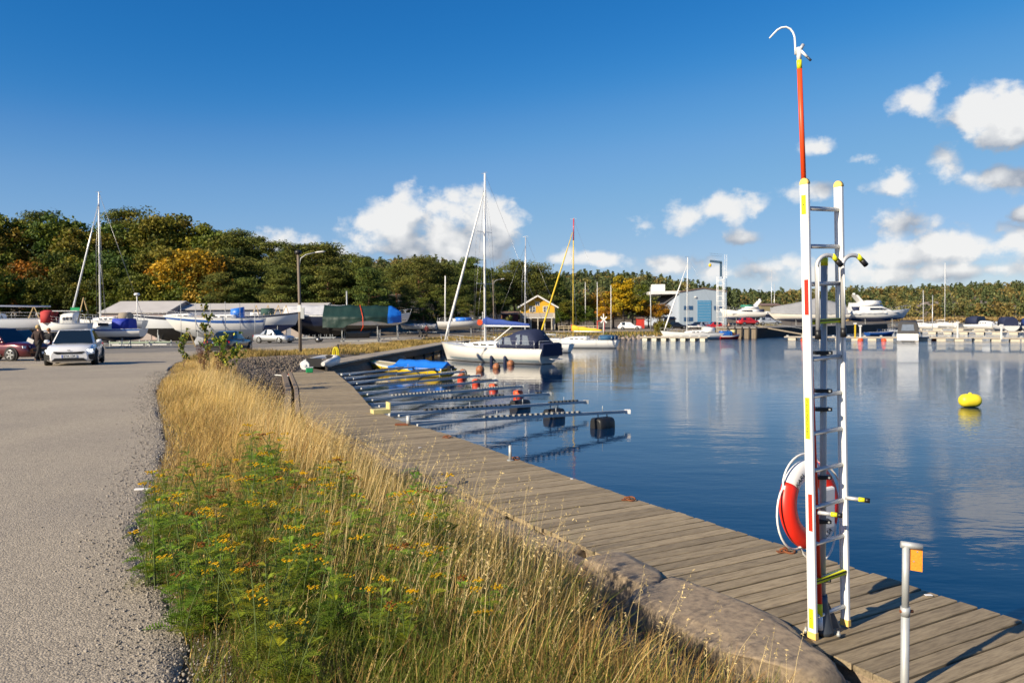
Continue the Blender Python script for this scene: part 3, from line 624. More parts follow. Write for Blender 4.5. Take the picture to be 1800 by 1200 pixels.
def strip_grass():                       # the far verge below the road
    rng = np.random.default_rng(5); n = 60000; y = 36 * (112 / 36) ** rng.random(n); u = rng.random(n)
    ql = np.interp(y, [36, 38.6, 42, 52, 66, 78, 88, 98, 107, 113], [-10.4, -10.8, -11.4, -10.5, -9.0, -8.0, -6.4, -1.2, 4.4, 11]); rx = road_x(y); x = rx + (ql - rx) * u
    lim = np.interp(y, [36, 44, 50, 60, 112], [.35, .55, .9, 1, 1]) + .06 * np.sin(y * 1.9); k = u < lim; x, y, u = x[k], y[k], u[k]; n = len(x)
    br = patch(x, y, .35, 1.0); col = np.where((rng.random(n) < np.clip(.2 + .35 * br, .05, .7))[:, None], np.array([.22, .15, .045]), np.where((rng.random(n) < .22)[:, None], GREEN, STRAW)) * rng.uniform(.55, 1.1, (n, 1))
    h = rng.uniform(.15, .42, n) * np.clip(.8 + .5 * br, .5, 1.5)
    return blade_mesh(x, y, height(x, y) - .02, h, rng.uniform(.014, .028, n) * y / 50, rng.uniform(.1, .7, n), rng.uniform(0, 2 * PI, n), col, rng)
v, f, c = strip_grass()
link('roadside_grass', arr_mesh('roadside_grass', v, f, m_grass, False, c), label='brown and straw coloured grass strip between far road and quay', cat='grass', kind='stuff')
# ---------------------------------------------------------------- tansy clumps
def tansy(seed):
    rng = np.random.default_rng(seed); L, Fl, St = [], [], MB()
    for s in range(rng.integers(8, 11)):
        az = rng.uniform(0, 2 * PI); ln = rng.uniform(.05, .40); h = rng.uniform(.38, .66); b = np.array([rng.normal(0, .07), rng.normal(0, .07), 0])
        pts = [b + np.array([math.cos(az) * ln * h * t * t, math.sin(az) * ln * h * t * t, h * t]) for t in np.linspace(0, 1, 6)]
        St.tube(pts, [.004, .004, .0035, .003, .003, .0025], 5, False)
        for k in range(16):                                # feathery leaves
            t = rng.uniform(.08, .98); p = b + np.array([math.cos(az) * ln * h * t * t, math.sin(az) * ln * h * t * t, h * t]); la = rng.uniform(0, 2 * PI); ll = rng.uniform(.09, .17) * (1.15 - .5 * t)
            m = 9; q = np.linspace(.12, 1, m); dr = np.array([math.cos(la), math.sin(la), rng.uniform(-.1, .7)]); dr /= np.linalg.norm(dr); droop = np.array([0, 0, -.35])
            ax = p + np.outer(q * ll, dr) + np.outer(q ** 2 * ll, droop); sd = np.cross(dr, [0, 0, 1]); sd /= np.linalg.norm(sd); up = np.cross(sd, dr)
            c_ = np.array([.16, .24, .022]) * rng.uniform(.6, 1.5) * (np.array([1.6, 1.15, .8]) if rng.random() < .25 else 1)
            for sg in (-1, 1):
                wl_ = ll * .36 * np.sin(np.clip(q, .1, .96) * PI) ** .7; tip = ax + sg * wl_[:, None] * sd + (wl_ * .5)[:, None] * dr + up * .006; hw = ll * .035
                v4 = np.stack([ax - dr * hw, ax * .5 + tip * .5 - dr * hw * 1.2, tip, ax * .5 + tip * .5 + dr * hw * 1.2], 1).reshape(-1, 3); L.append((v4, np.arange(4 * m).reshape(m, 4), np.repeat(np.tile(c_, (m, 1)), 4, 0)))
        if rng.random() < .62:                             # flat yellow flower heads
            brown = rng.random() < .2
            for k in range(rng.integers(8, 18)):
                p = pts[-1] + np.array([rng.normal(0, .022), rng.normal(0, .022), rng.uniform(-.004, .012)]); r = .0068
                a6 = np.linspace(0, 2 * PI, 7)[:-1]; ring_ = np.stack([p[0] + r * np.cos(a6), p[1] + r * np.sin(a6), np.full(6, p[2])], 1); low = ring_ * 1.0; low[:, 2] -= .006
                cc = (np.array([.30, .11, .02]) if brown else np.array([.85, .50, .01])) * rng.uniform(.8, 1.1)
                v_ = np.concatenate([ring_, low]); f_ = [[i, (i + 1) % 6, 6 + (i + 1) % 6, 6 + i] for i in range(6)] + [[0, 1, 2, 3], [0, 3, 4, 5]]; Fl.append((v_, np.array(f_), np.tile(cc, (12, 1))))
    return arr_mesh('leaves', *merge(L)[:2], m_herb, False, merge(L)[2]), arr_mesh('flower_heads', *merge(Fl)[:2], attr_mat('flower', .6, .1), False, merge(Fl)[2]), St.mesh('stems', mat('green_stem', (.10, .14, .03), .7, var=.3))
TV = [tansy(s) for s in (1, 2, 3, 4, 5)]
TP = [(-2.62,6.7,1),(-2.25,7.2,1.1),(-1.95,6.4,1.05),(-1.55,7.0,1),(-2.62,6.0,.95),(-2.3,5.6,1),(-1.8,5.5,1),(-2.25,5.0,.95),(-1.85,4.8,1),(-1.3,6.0,1),(-.75,6.0,1.1),(-.55,5.5,1.05),(-1.0,5.1,.95),(-1.55,4.3,.9),(-1.15,4.4,.9),(-.75,4.6,.9),(-1.25,3.85,.85),(-.9,3.95,.85),(-.45,4.3,.85),(-.55,3.65,.8),(-1.75,4.25,.85),(-2.45,7.7,.9),(-1.0,3.45,.8),(-.15,3.9,.75),(-1.7,6.0,1),(-2.05,5.95,1),(-1.45,5.3,.95),(-1.35,4.8,.95)]
for i, (x, y, s) in enumerate(TP):
    e_ = x - float(road_x(y)); lb = 'bushy green tansy with yellow button flowers ' + ('spilling over the asphalt edge' if e_ < .45 else 'in the thick of the green patch' if e_ < 1.5 else 'standing among tall straw away from the road')
    o = thing('tansy_plant', lb, 'plant', (x, y, H(x, y) - .02), i * 2.4, 'tansy plants growing in the verge'); o.scale = (s,) * 3
    for nm, me in zip(('leaves', 'flower_heads', 'stems'), TV[i % 5]): link(nm, me, o, kind='stuff')
# ---------------------------------------------------------------- birch saplings and dock stems by the corner
def sapling(seed, hgt, spread, ncol, nbr, yellow):
    rng = np.random.default_rng(seed); st = MB(); L = []
    main = [np.array([rng.normal(0, .03) * k + .10 * (k / 8) ** 2 * hgt * .4, rng.normal(0, .03) * k, hgt * k / 8]) for k in range(9)]; st.tube(main, [.014 - .0014 * k for k in range(9)], 6)
    br = [(main, .3)]
    for k in range(nbr):
        t = rng.uniform(.12, .9); p = main[int(t * 8)]; a = rng.uniform(0, 2 * PI); l = spread * (1.1 - t) * rng.uniform(.6, 1.2)
        pts = [p + np.array([math.cos(a) * l * q, math.sin(a) * l * q, l * q * 1.1]) for q in (0, .35, .7, 1)]; st.tube(pts, [.006, .005, .004, .003], 5); br.append((pts, .1))
    for pts, q0 in br:
        pts = np.array(pts); n = max(10, int(ncol * len(pts) / 4)); q = rng.uniform(q0, 1, n) * (len(pts) - 1); i = np.minimum(q.astype(int), len(pts) - 2); c = pts[i] + (pts[i + 1] - pts[i]) * (q - i)[:, None] + rng.normal(0, .035, (n, 3))
        v_, f_ = quads_at(c, unit(n, rng), rng.uniform(.034, .062, n), np.full(n, .75), rng); base_c = np.where((rng.random(n) < yellow)[:, None], np.array([.50, .45, .05]), np.array([.11, .19, .03])) * rng.uniform(.6, 1.2, (n, 1)); L.append((v_, f_, np.repeat(base_c, 4, 0)))
    v_, f_, c_ = merge(L); return arr_mesh('foliage', v_, f_, m_herb, False, c_), st.mesh('stem', mat('sapling_bark', (.16, .10, .07), .8, var=.4))
for i, (u, v_, hg, sp_, nc, nb_, ye, lb) in enumerate(((366,652,2.75,.45,40,10,.35,'tall thin birch sapling rising from the verge corner'),(326,650,1.45,.4,26,7,.2,'short sparse birch sapling at the road edge'),(404,656,1.55,.65,44,14,.45,'bushy yellowing birch sapling in the dry grass'))):
    p = P(u, v_, 1.66); t = thing('birch_sapling', lb, 'sapling', (p.x, p.y, H(p.x, p.y)), 1.3 * i)
    a, b = sapling(20 + i, hg, sp_, nc, nb_, ye); link('foliage', a, t); link('stem', b, t)
def dock(seed):
    rng = np.random.default_rng(seed); L = []; n = 420; k = rng.integers(0, 5, n); az = k * 1.3; h = .25 + .6 * rng.random(n); c = np.stack([np.cos(az) * .12 * h + rng.normal(0, .03, n), np.sin(az) * .12 * h + rng.normal(0, .03, n), h], 1)
    v_, f_ = quads_at(c, unit(n, rng), rng.uniform(.012, .025, n), np.full(n, .7), rng); return arr_mesh('seed_heads', v_, f_, m_herb, False, np.repeat(np.array([.10, .03, .018]) * rng.uniform(.6, 1.6, (n, 1)), 4, 0))
DK = dock(3)
for u, v_ in ((352,655),(384,662),(360,668),(392,652)):
    p = P(u, v_, 1.62); t = thing('dock_plant', 'dark red dried dock stalks among the straw near the saplings', 'plant', (p.x, p.y, H(p.x, p.y)), u, 'dried dock plants'); link('seed_heads', DK, t, kind='stuff')
    MB().tube([(0, 0, 0), (.02, 0, .5), (.05, .02, .85)], [.008, .006, .003], 5).build('stem', mat('dock_stem', (.12, .04, .02), .8), t)
# ---------------------------------------------------------------- boulders and gravel
from mathutils import noise as mnoise
m_rock = mat('granite', (.33, .255, .17), .9, var=1, vscale=16, col2=(.16, .125, .09), bump=.006, bscale=80)
def boulder(seed, d, flat=.0):
    bm = bmesh.new(); bmesh.ops.create_icosphere(bm, subdivisions=5, radius=1); off = Vector((seed * 7.3, seed * 3.1, 0)); rs_ = random.Random(seed); PL = [(Vector((rs_.gauss(0, 1), rs_.gauss(0, 1), rs_.gauss(0, 1))).normalized(), rs_.uniform(.62, .92)) for _ in range(16)]
    for w in bm.verts:
        n = w.co.normalized(); cell = mnoise.cell(n * 1.6 + off); a = mnoise.noise(n * 1.3 + off) * .34 + mnoise.noise(n * 3.2 + off) * .08 + mnoise.noise(n * 8 + off) * .03 + mnoise.noise(n * 19 + off) * .022 - .07 * max(0, 1 - abs(mnoise.noise(n * 2.1 + off * 2)) * 14)
        cut = min([1.15] + [d_ / n.dot(p_) for p_, d_ in PL if n.dot(p_) > .2]); q = n * cut * (1 + a * .45) * 1.2; q = Vector([math.copysign(abs(t) ** .8, t) for t in q]); w.co = Vector((q.x * d[0] / 2, q.y * d[1] / 2, q.z * d[2] / 2))
        if flat and w.co.z > d[2] * flat: w.co.z = d[2] * flat + (w.co.z - d[2] * flat) * .25
    me = bpy.data.meshes.new('boulder'); bm.to_mesh(me); bm.free(); me.polygons.foreach_set('use_smooth', [True] * len(me.polygons)); me.materials.append(m_rock); return me
BR = [  # u, v, z, length, width, height, rz, label
 (1235,1092,.90,1.9,.9,.72,118,'long flat granite slab beside the boardwalk near the rescue ladder'),
 (1095,1005,.86,1.2,.6,.6,112,'sloping granite boulder with a beam end resting on it'),
 (1000,962,.84,.55,.45,.5,40,'dark rounded boulder in front of the beam end'),
 (895,925,.84,1.1,.5,.5,120,'weathered flat stone edging the boardwalk behind tall grass'),
 (955,948,.86,.42,.4,.45,15,'small dark boulder wedged between two edging stones'),
 (790,856,.88,1.1,.55,.5,122,'pale grey broken concrete lump at the boardwalk edge'),
 (800,842,.96,.4,.3,.35,70,'small dark stone on the pale concrete lump'),
 (695,818,.92,1.3,.5,.42,125,'low light slab half hidden by straw beside the planks'),
 (640,785,.9,1.2,.5,.32,120,'flat stone in straw where the boardwalk bends'),
 (1480,1192,.72,.85,.55,.42,105,'brown stone below the plank ends near the marker post'),
 (1560,1230,.72,.9,.5,.4,100,'rough stone tucked under the nearest planks'),
 (1395,1158,.75,.45,.35,.35,30,'small stone at the foot of the granite slab')]
for i, (u, v_, z, a, b, c, rz, lb) in enumerate(BR):
    p = P(u, v_, z + .1); o = link('boulder', boulder(i + 1, (a, b, c), .30), None, (p.x, p.y, z - .04), lb, 'boulder'); o.rotation_euler = (0, R(3 * math.sin(i)), R(rz))
def stones(pts, sizes, rng, cols):
    ico = bmesh.new(); bmesh.ops.create_icosphere(ico, subdivisions=1, radius=1); bv = np.array([w.co[:] for w in ico.verts]); bf = np.array([[q.index for q in f_.verts] for f_ in ico.faces]); ico.free()
    n = len(pts); k = len(bv); V = np.repeat(bv[None], n, 0) * (1 + rng.uniform(-.28, .28, (n, k, 1))); V = V * (sizes[:, None, None] * rng.uniform(.6, 1.2, (n, 1, 3)))
    a = rng.uniform(0, 2 * PI, n); ca, sa = np.cos(a)[:, None], np.sin(a)[:, None]; V = np.stack([V[..., 0] * ca - V[..., 1] * sa, V[..., 0] * sa + V[..., 1] * ca, V[..., 2]], 2) + pts[:, None]
    F = bf[None] + (np.arange(n) * k)[:, None, None]; return V.reshape(-1, 3), F.reshape(-1, 3), np.repeat(cols, k, 0)
m_stone = attr_mat('loose_stone', .9, 0)
def bank_gravel():
    rng = np.random.default_rng(8); y = rng.uniform(15, 47, 22000); a = road_x(y); b = np.where(y < 36, inner_x(y), np.interp(y, [36, 42, 47], [-10.4, -11.2, -10.8])); t = rng.random(len(y)); x = a + (b - a) * t; lim = np.interp(y, [15, 20, 24, 29, 34, 40, 47], [.9, .74, .52, .36, .32, .4, .55]); k = t > lim; x, y = x[k], y[k]
    n = len(x); s = rng.uniform(.025, .07, n); p1 = (np.stack([x, y, height(x, y) + s * .2], 1), s)
    y = 3.2 + 4.6 * rng.random(4200) ** 1.3; ix = inner_x(y); x = ix - rng.uniform(.05, 1.9, len(y)); s2 = rng.uniform(.02, .06, len(y)); p2 = (np.stack([x, y, height(x, y) + s2 * .2], 1), s2)
    y = rng.uniform(7, 17, 2600); x = inner_x(y) - rng.uniform(.0, .75, len(y)) ; s3 = rng.uniform(.03, .09, len(y)); p3 = (np.stack([x, y, height(x, y) + s3 * .2], 1), s3)
    pts = np.concatenate([p1[0], p2[0], p3[0]]); sz = np.concatenate([p1[1], p2[1], p3[1]]); n = len(pts); col = np.array([.165, .138, .11]) * rng.uniform(.45, 1.35, (n, 1)); col = np.where((rng.random(n) < .12)[:, None], np.array([.26, .19, .15]), col); return stones(pts, sz, rng, col)
v, f, c = bank_gravel()
link('bank_gravel', arr_mesh('bank_gravel', v, f, m_stone, False, c), label='loose grey broken stone on the bank beside the boardwalk', cat='gravel', kind='stuff')
def edge_gravel():
    rng = np.random.default_rng(9); y = 2.6 * (26 / 2.6) ** rng.random(7000); x = road_x(y) + rng.normal(-.05, .22, len(y)); s = rng.uniform(.003, .007, len(y)) * (1 + y / 12); k = np.hypot(x, y) > 2.4; x, y, s = x[k], y[k], s[k]; z = np.maximum(height(x, y), base(y) + .02) + s * .2
    return stones(np.stack([x, y, z], 1), s, rng, np.array([.30, .27, .23]) * rng.uniform(.45, 1.3, (len(x), 1)))
v, f, c = edge_gravel()
link('road_edge_gravel', arr_mesh('road_edge_gravel', v, f, m_stone, False, c), label='loose grit along the crumbling asphalt edge', cat='gravel', kind='stuff')
# ------------------------------------------------------------------ trees
m_leaf = attr_mat('tree_leaf', .65, .22, .22); m_needle = attr_mat('pine_needle', .7, .12, .18)
m_barkd = mat('oak_bark', (.075, .06, .048), .95, var=1, vscale=3, col2=(.04, .033, .028), bump=.03, bscale=8)
m_barkp = mat('pine_bark', (.30, .14, .075), .9, var=1, vscale=2, col2=(.14, .075, .05), bump=.02, bscale=8)
def cluster_leaves(cs, rs, n_per, sz, asp, rng, col, jitter, up=.25):
    V, F, C, o = [], [], [], 0
    for c, r in zip(cs, rs):
        n = int(n_per * rng.uniform(.7, 1.3)); d = unit(n, rng); k = rng.random(n) ** .45; p = c + d * k[:, None] * r; nrm = d * .55 + unit(n, rng) + np.array([0, 0, up]); nrm /= np.linalg.norm(nrm, axis=1, keepdims=True)
        v_, f_ = quads_at(p, nrm, rng.uniform(.6, 1.35, n) * sz, np.full(n, asp), rng); cc = col(rng) * rng.uniform(1 - jitter, 1 + jitter, (n, 1)); V.append(v_); F.append(f_ + o); C.append(np.repeat(cc, 4, 0)); o += len(v_)
    return np.concatenate(V), np.concatenate(F), np.concatenate(C)
def broadleaf(seed, pal, h=14, w=9):
    """tapering trunk, limbs and a lumpy crown of leaf clumps with gaps"""
    rng = np.random.default_rng(seed); tr = MB(); lean = rng.normal(0, .4, 2); tp = [np.array([lean[0] * t * t, lean[1] * t * t, h * .62 * t]) for t in np.linspace(0, 1, 7)]; tr.tube(tp, [.34, .27, .24, .2, .16, .12, .07], 8, False)
    cs, rs = [], []; nl = 11
    for k in range(nl):
        a = 2.4 * k + rng.normal(0, .3); t = rng.uniform(.35, 1); b = tp[int(t * 6)]; l = w * .5 * rng.uniform(.5, .95) * (1.15 - .45 * t); e = b + np.array([math.cos(a) * l, math.sin(a) * l, h * rng.uniform(.08, .32)]); m_ = (b + e) / 2 + np.array([0, 0, -.3]); tr.tube([b, m_, e], [.12, .08, .03], 6, False)
        for q in range(4):
            cs.append(e + rng.normal(0, 1, 3) * np.array([w * .12, w * .12, h * .06])); r = rng.uniform(.95, 1.7) * w / 9; rs.append(np.array([r * 1.15, r * 1.15, r * .8]))
    for k in range(26):
        d = unit(1, rng)[0]; d[2] = abs(d[2]) * 1.0 - .18; c = np.array([0, 0, h * .62]) + d * np.array([w * .40, w * .40, h * .34]) * rng.uniform(.75, 1.05); cs.append(c); r = rng.uniform(.8, 1.6) * w / 9; rs.append(np.array([r * 1.2, r * 1.2, r * .75]))
    def col(g_): return np.array(pal[g_.integers(len(pal))])
    v_, f_, c_ = cluster_leaves(cs, rs, 95, .235, .62, rng, col, .35); return arr_mesh('crown', v_, f_, m_leaf, False, c_), tr.mesh('trunk', m_barkd)
def pine(seed, h=15, w=8, bare=.30):
    rng = np.random.default_rng(seed); tr = MB(); b = rng.normal(0, .5, 2); tp = [np.array([b[0] * math.sin(t * 2), b[1] * math.sin(t * 2.4), h * .96 * t]) for t in np.linspace(0, 1, 10)]; tr.tube(tp, [.26, .24, .22, .2, .18, .16, .13, .10, .07, .03], 8, False)
    cs, rs = [], []; nb_ = 30
    for k in range(nb_):
        t = bare + (1 - bare) * (k + rng.random()) / nb_; i = min(int(t * 9), 8); p = tp[i] + (tp[i + 1] - tp[i]) * (t * 9 - i); a = 2.4 * k + rng.normal(0, .4); l = w * .5 * (1.08 - .75 * ((t - bare) / (1 - bare)) ** 1.6) * rng.uniform(.55, 1.1); e = p + np.array([math.cos(a) * l, math.sin(a) * l, l * rng.uniform(.0, .35)]); tr.tube([p, (p + e) / 2 + np.array([0, 0, -.12 * l]), e], [.07, .05, .02], 5, False)
        for q in range(4):
            cs.append(p + (e - p) * rng.uniform(.35, 1.12) + rng.normal(0, .35, 3) * np.array([1, 1, .4])); r = rng.uniform(.75, 1.35) * w / 7; rs.append(np.array([r * 1.3, r * 1.3, r * .55]))
    for k in range(3):                                      # dead lower limbs
        t = bare * rng.uniform(.5, .95); i = int(t * 9); p = tp[i]; a = rng.uniform(0, 6.3); l = rng.uniform(1, 2.2); tr.tube([p, p + np.array([math.cos(a) * l, math.sin(a) * l, rng.uniform(-.2, .5)])], [.05, .015], 5, False)
    pal = [(.10, .125, .022), (.135, .155, .026), (.07, .095, .020), (.165, .17, .03)]
    v_, f_, c_ = cluster_leaves(cs, rs, 92, .25, .30, rng, lambda g_: np.array(pal[g_.integers(4)]), .35, .5); return arr_mesh('crown', v_, f_, m_needle, False, c_), tr.mesh('trunk', m_barkp)
G1 = [(.080, .110, .012), (.105, .135, .014), (.06, .09, .014), (.14, .15, .016)]
G2 = [(.15, .155, .016), (.19, .17, .018), (.11, .13, .014), (.22, .17, .02)]
GY = [(.20, .19, .022), (.16, .17, .025), (.24, .20, .025), (.13, .15, .025)]
GO = [(.34, .17, .016), (.28, .17, .02), (.42, .20, .014), (.16, .13, .018)]
GG = [(.60, .38, .012), (.50, .34, .014), (.38, .30, .02)]
KIND = {
 'green': ([broadleaf(s, G1) for s in (1, 2, 3)], 14, 'broad_tree', 'dark green broadleaf tree of the wood'),
 'olive': ([broadleaf(s, G2) for s in (4, 5)], 14, 'broad_tree', 'olive and yellowing broadleaf tree of the wood'),
 'pale': ([broadleaf(6, GY, 16, 9)], 16, 'poplar_tree', 'tall pale yellow-green tree topping the wood'),
 'orange': ([broadleaf(s, GO) for s in (7, 8)], 14, 'maple_tree', 'broadleaf tree of the wood turning orange'),
 'pine': ([pine(s) for s in (11, 12, 13, 14)], 15, 'pine_tree', 'dark green pine with layered crown in the wood'),
 'umbrella': ([pine(s, 15, 11, .36) for s in (15, 16)], 15, 'pine_tree', 'broad flat-topped pine rising between boatyard and yellow house'),
 'gold': ([broadleaf(s, GO + GG, 13, 9) for s in (21, 22)], 13, 'maple_tree', 'golden orange tree beside the pale blue hall'),
 'spire': ([broadleaf(23, GG, 15, 6)], 15, 'birch_tree', 'narrow bright yellow tree standing above the golden trees')}
GRP = {'green': 'broadleaf trees of the wood', 'olive': 'broadleaf trees of the wood', 'orange': 'orange trees of the wood', 'pine': 'pines at the wood edge', 'umbrella': 'flat-topped pines', 'gold': 'golden trees by the hall'}
rt = random.Random(42); NT = [0]
RANK = ''
def plant(kind, u, Y, hgt=None, vtop=None, wide=1.0, label=None):
    var, h0, nm, lb = KIND[kind]; x = XU(u, Y); z = H(x, Y) - .1
    if vtop is not None: hgt = PY(u, vtop, Y).z - z
    k = NT[0]; NT[0] += 1; s = hgt / h0
    o = thing(nm, label or (lb + RANK if kind != 'pale' else lb), 'tree', (x, Y, z), rt.uniform(0, 6.28), None if label else GRP.get(kind)); sw = s * wide * rt.uniform(.92, 1.12); o.scale = (sw, sw, s)
    cr_, tr_ = var[k % len(var)]; link('crown', cr_, o); link('trunk', tr_, o); return o
# skyline of the wood (u, v of the tree tops)
RANK = ', on its crest'
for u, v_, Y, k in ((-60,368,150,'green'),(-8,370,148,'olive'),(42,374,152,'green'),(78,372,160,'pine'),(108,362,150,'green'),(150,384,146,'olive'),(196,376,152,'green'),(228,368,158,'pine'),(262,372,150,'green'),(286,360,150,'pale'),(318,368,156,'olive'),(352,378,152,'olive'),(388,392,148,'green'),(424,402,146,'pine'),(455,414,144,'pine'),(486,424,142,'pine'),(512,436,140,'pine'),(548,427,140,'pine'),(583,433,142,'pine'),(612,446,138,'pine'),(640,456,142,'pine')): plant(k, u, Y, vtop=v_, wide=1.05)
# middle and front ranks
RANK = ', in its middle rank'
for i, u in enumerate(range(-70, 420, 42)):
    k = ('green', 'olive', 'green', 'orange', 'green', 'olive', 'green')[i % 7]
    plant('orange' if 280 < u < 380 else k, u + rt.uniform(-12, 12), 137 + rt.uniform(-3, 3), hgt=rt.uniform(12.5, 15.5), wide=1.05)
RANK = ', in its front rank'
for i, u in enumerate(range(-80, 330, 36)): plant(('green', 'green', 'olive', 'green')[i % 4], u + rt.uniform(-10, 10), 126 + rt.uniform(-3, 3), hgt=rt.uniform(10, 13))
for u, v_, Y in ((335,418,128),(375,430,126)): plant('orange', u, Y, vtop=v_, wide=1.15)
for i, u in enumerate(range(360, 660, 34)): plant('pine', u + rt.uniform(-8, 8), 129 + rt.uniform(-4, 4), hgt=rt.uniform(10.5, 14), wide=1.15)
for i, u in enumerate(range(380, 650, 52)): plant('pine', u + rt.uniform(-8, 8), 121 + rt.uniform(-2, 2), hgt=rt.uniform(8.5, 11.5), wide=1.2)
RANK = ', near the road bend'
for u, v_, Y in ((655,500,134),(680,512,138),(712,520,140),(745,522,142),(778,520,144),(815,526,146),(845,530,150),(660,530,128),(628,500,124)): plant('pine', u, Y, vtop=v_, wide=1.3)
# flat-topped pines between the yard and the yellow house
RANK = ''
for u, v_, Y, k in ((668,470,160,'pine'),(700,464,156,'umbrella'),(740,450,152,'umbrella'),(782,462,156,'umbrella'),(822,452,168,'pine'),(846,470,160,'umbrella'),(884,478,176,'pine'),(908,457,178,'umbrella'),(946,464,180,'umbrella'),(978,482,182,'pine'),(1000,520,182,'pine'),(720,500,146,'umbrella'),(765,505,148,'pine'),(805,500,150,'umbrella'),(850,510,152,'pine'),(690,520,148,'pine'),(874,505,168,'pine')): plant(k, u, Y, vtop=v_, wide=1.12)
RANK = ', beside the yellow house'
for u, v_ in ((1000,522),(1030,535),(985,538)): plant('green', u, 176, vtop=v_, wide=1.2)
RANK = ''
for u, v_, Y, k in ((1046,512,190,'gold'),(1078,505,188,'gold'),(1112,512,192,'gold'),(1140,522,186,'gold'),(1160,530,184,'gold'),(1060,535,184,'gold'),(1096,474,182,'spire')): plant(k, u, Y, vtop=v_, wide=1.1)
plant('green', 1122, 196, vtop=496, wide=.8, label='bright green tree rising beside the yellow spire tree')
# dark undergrowth closing the foot of the wood
def undergrowth():
    rng = np.random.default_rng(31); n = 15000; u = rng.uniform(-120, 1000, n); Y = rng.uniform(116, 124, n) + np.where(u > 640, 28, 0) + np.where(u > 900, 24, 0); x = (u - 900) / 1400 * Y; z = height(x, Y) + rng.random(n) ** 1.5 * (1.6 + 1.2 * np.sin(u * .05)); k = (u < 640) | (rng.random(n) < .6)
    c = np.stack([x, Y, z], 1)[k]; n = len(c); v_, f_ = quads_at(c, unit(n, rng), rng.uniform(.2, .45, n), np.full(n, .6), rng); cc = np.where((rng.random(n) < .25)[:, None], np.array([.12, .09, .03]), np.array([.06, .08, .018])) * rng.uniform(.5, 1.4, (n, 1)); return v_, f_, np.repeat(cc, 4, 0)
v, f, c = undergrowth(); link('undergrowth', arr_mesh('undergrowth', v, f, m_leaf, False, c), label='low dark bushes along the foot of the wood', cat='undergrowth', kind='stuff')
# wooded ridge across the water
def far_forest():
    rng = np.random.default_rng(77); V, F, C, o = [], [], [], 0; N = 3400; Y = rng.uniform(265, 600, N); u = rng.uniform(560, 2000, N); x = (u - 900) / 1400 * Y; s = shore_s(x, Y); hh = hill(x, Y)
    k = (s > 4) & ((u < 1230) | (Y > 345)) & ((hh > .8) | (u > 1380)); x, Y, u = x[k], Y[k], u[k]; z = height(x, Y); N = len(x)
    for i in range(N):
        pq = math.sin(x[i] * .05 + 1) + math.sin(Y[i] * .07 + x[i] * .02) + .6 * math.sin(x[i] * .13); pn = rng.random() < (.72 if u[i] < 1300 else .42) + .3 * pq; hgt = rng.uniform(6.5, 10.5) * (1 if pn else .85); m = 80; w = hgt * (.30 if pn else .42); t = rng.random(m) ** (.8 if pn else .6); rad = w * ((1 - t * .85) if pn else np.sqrt(np.maximum(.05, 1 - (t * 1.7 - .7) ** 2))) * np.sqrt(rng.random(m)); a = rng.uniform(0, 2 * PI, m)
        p = np.stack([x[i] + rad * np.cos(a), Y[i] + rad * np.sin(a), z[i] + hgt * (.12 + .88 * t)], 1); v_, f_ = quads_at(p, unit(m, rng) + np.array([0, 0, .2]), rng.uniform(.4, .9, m), np.full(m, .6), rng)
        c0 = np.array((.075, .095, .035) if pn else ((.14, .135, .045), (.17, .145, .045), (.10, .115, .04), (.20, .14, .045))[int(pq * 2 + 8 + rng.random() * 1.6) % 4]) * rng.uniform(.75, 1.3); V.append(v_); F.append(f_ + o); C.append(np.repeat(c0 * rng.uniform(.7, 1.3, (m, 1)), 4, 0)); o += len(v_)
    return np.concatenate(V), np.concatenate(F), np.concatenate(C)
v, f, c = far_forest(); link('far_forest', arr_mesh('far_forest', v, f, m_leaf, False, c), label='wooded ridge of pines and autumn trees across the harbour', cat='forest', kind='stuff')
m_cliff = mat('cliff_rock', (.20, .165, .15), .9, var=1, vscale=.35, col2=(.11, .09, .085), bump=.4, bscale=.8); ck = 0
for u, Y, a, b, c_ in ((1488,378,22,12,9),(1512,384,16,10,9),(1540,386,24,12,10),(1572,384,14,10,8),(1600,388,26,14,9),(1634,392,16,10,8),(1655,396,22,12,9),(1700,400,18,12,8),(1735,402,28,14,9),(1768,406,16,10,7),(1425,372,18,10,7),(1455,376,14,9,7)):
    x = XU(u, Y); me = boulder(60 + ck, (a, b, c_)); me.materials.clear(); me.materials.append(m_cliff); ck += 1; link('rock_outcrop', me, None, (x, Y, H(x, Y) + c_ * .10), 'brown bare rock face on the wooded ridge across the water', 'rock', 'rock faces on the far ridge')
# haze of dry reeds and straw along the far shore
def far_reeds():
    rng = np.random.default_rng(12); n = 9000; u = rng.uniform(1420, 1990, n); Y = rng.uniform(338, 358, n); x = (u - 900) / 1400 * Y; k = shore_s(x, Y) > .3; x, Y = x[k], Y[k]; n = len(x); z = height(x, Y) + rng.uniform(0, 1.2, n); v_, f_ = quads_at(np.stack([x, Y, z], 1), unit(n, rng), rng.uniform(.5, 1, n), np.full(n, .5), rng); return v_, f_, np.repeat(np.array([.42, .30, .12]) * rng.uniform(.6, 1.1, (n, 1)), 4, 0)
v, f, c = far_reeds(); link('far_reeds', arr_mesh('far_reeds', v, f, m_grass, False, c), label='tawny reeds along the far shore', cat='reeds', kind='stuff')
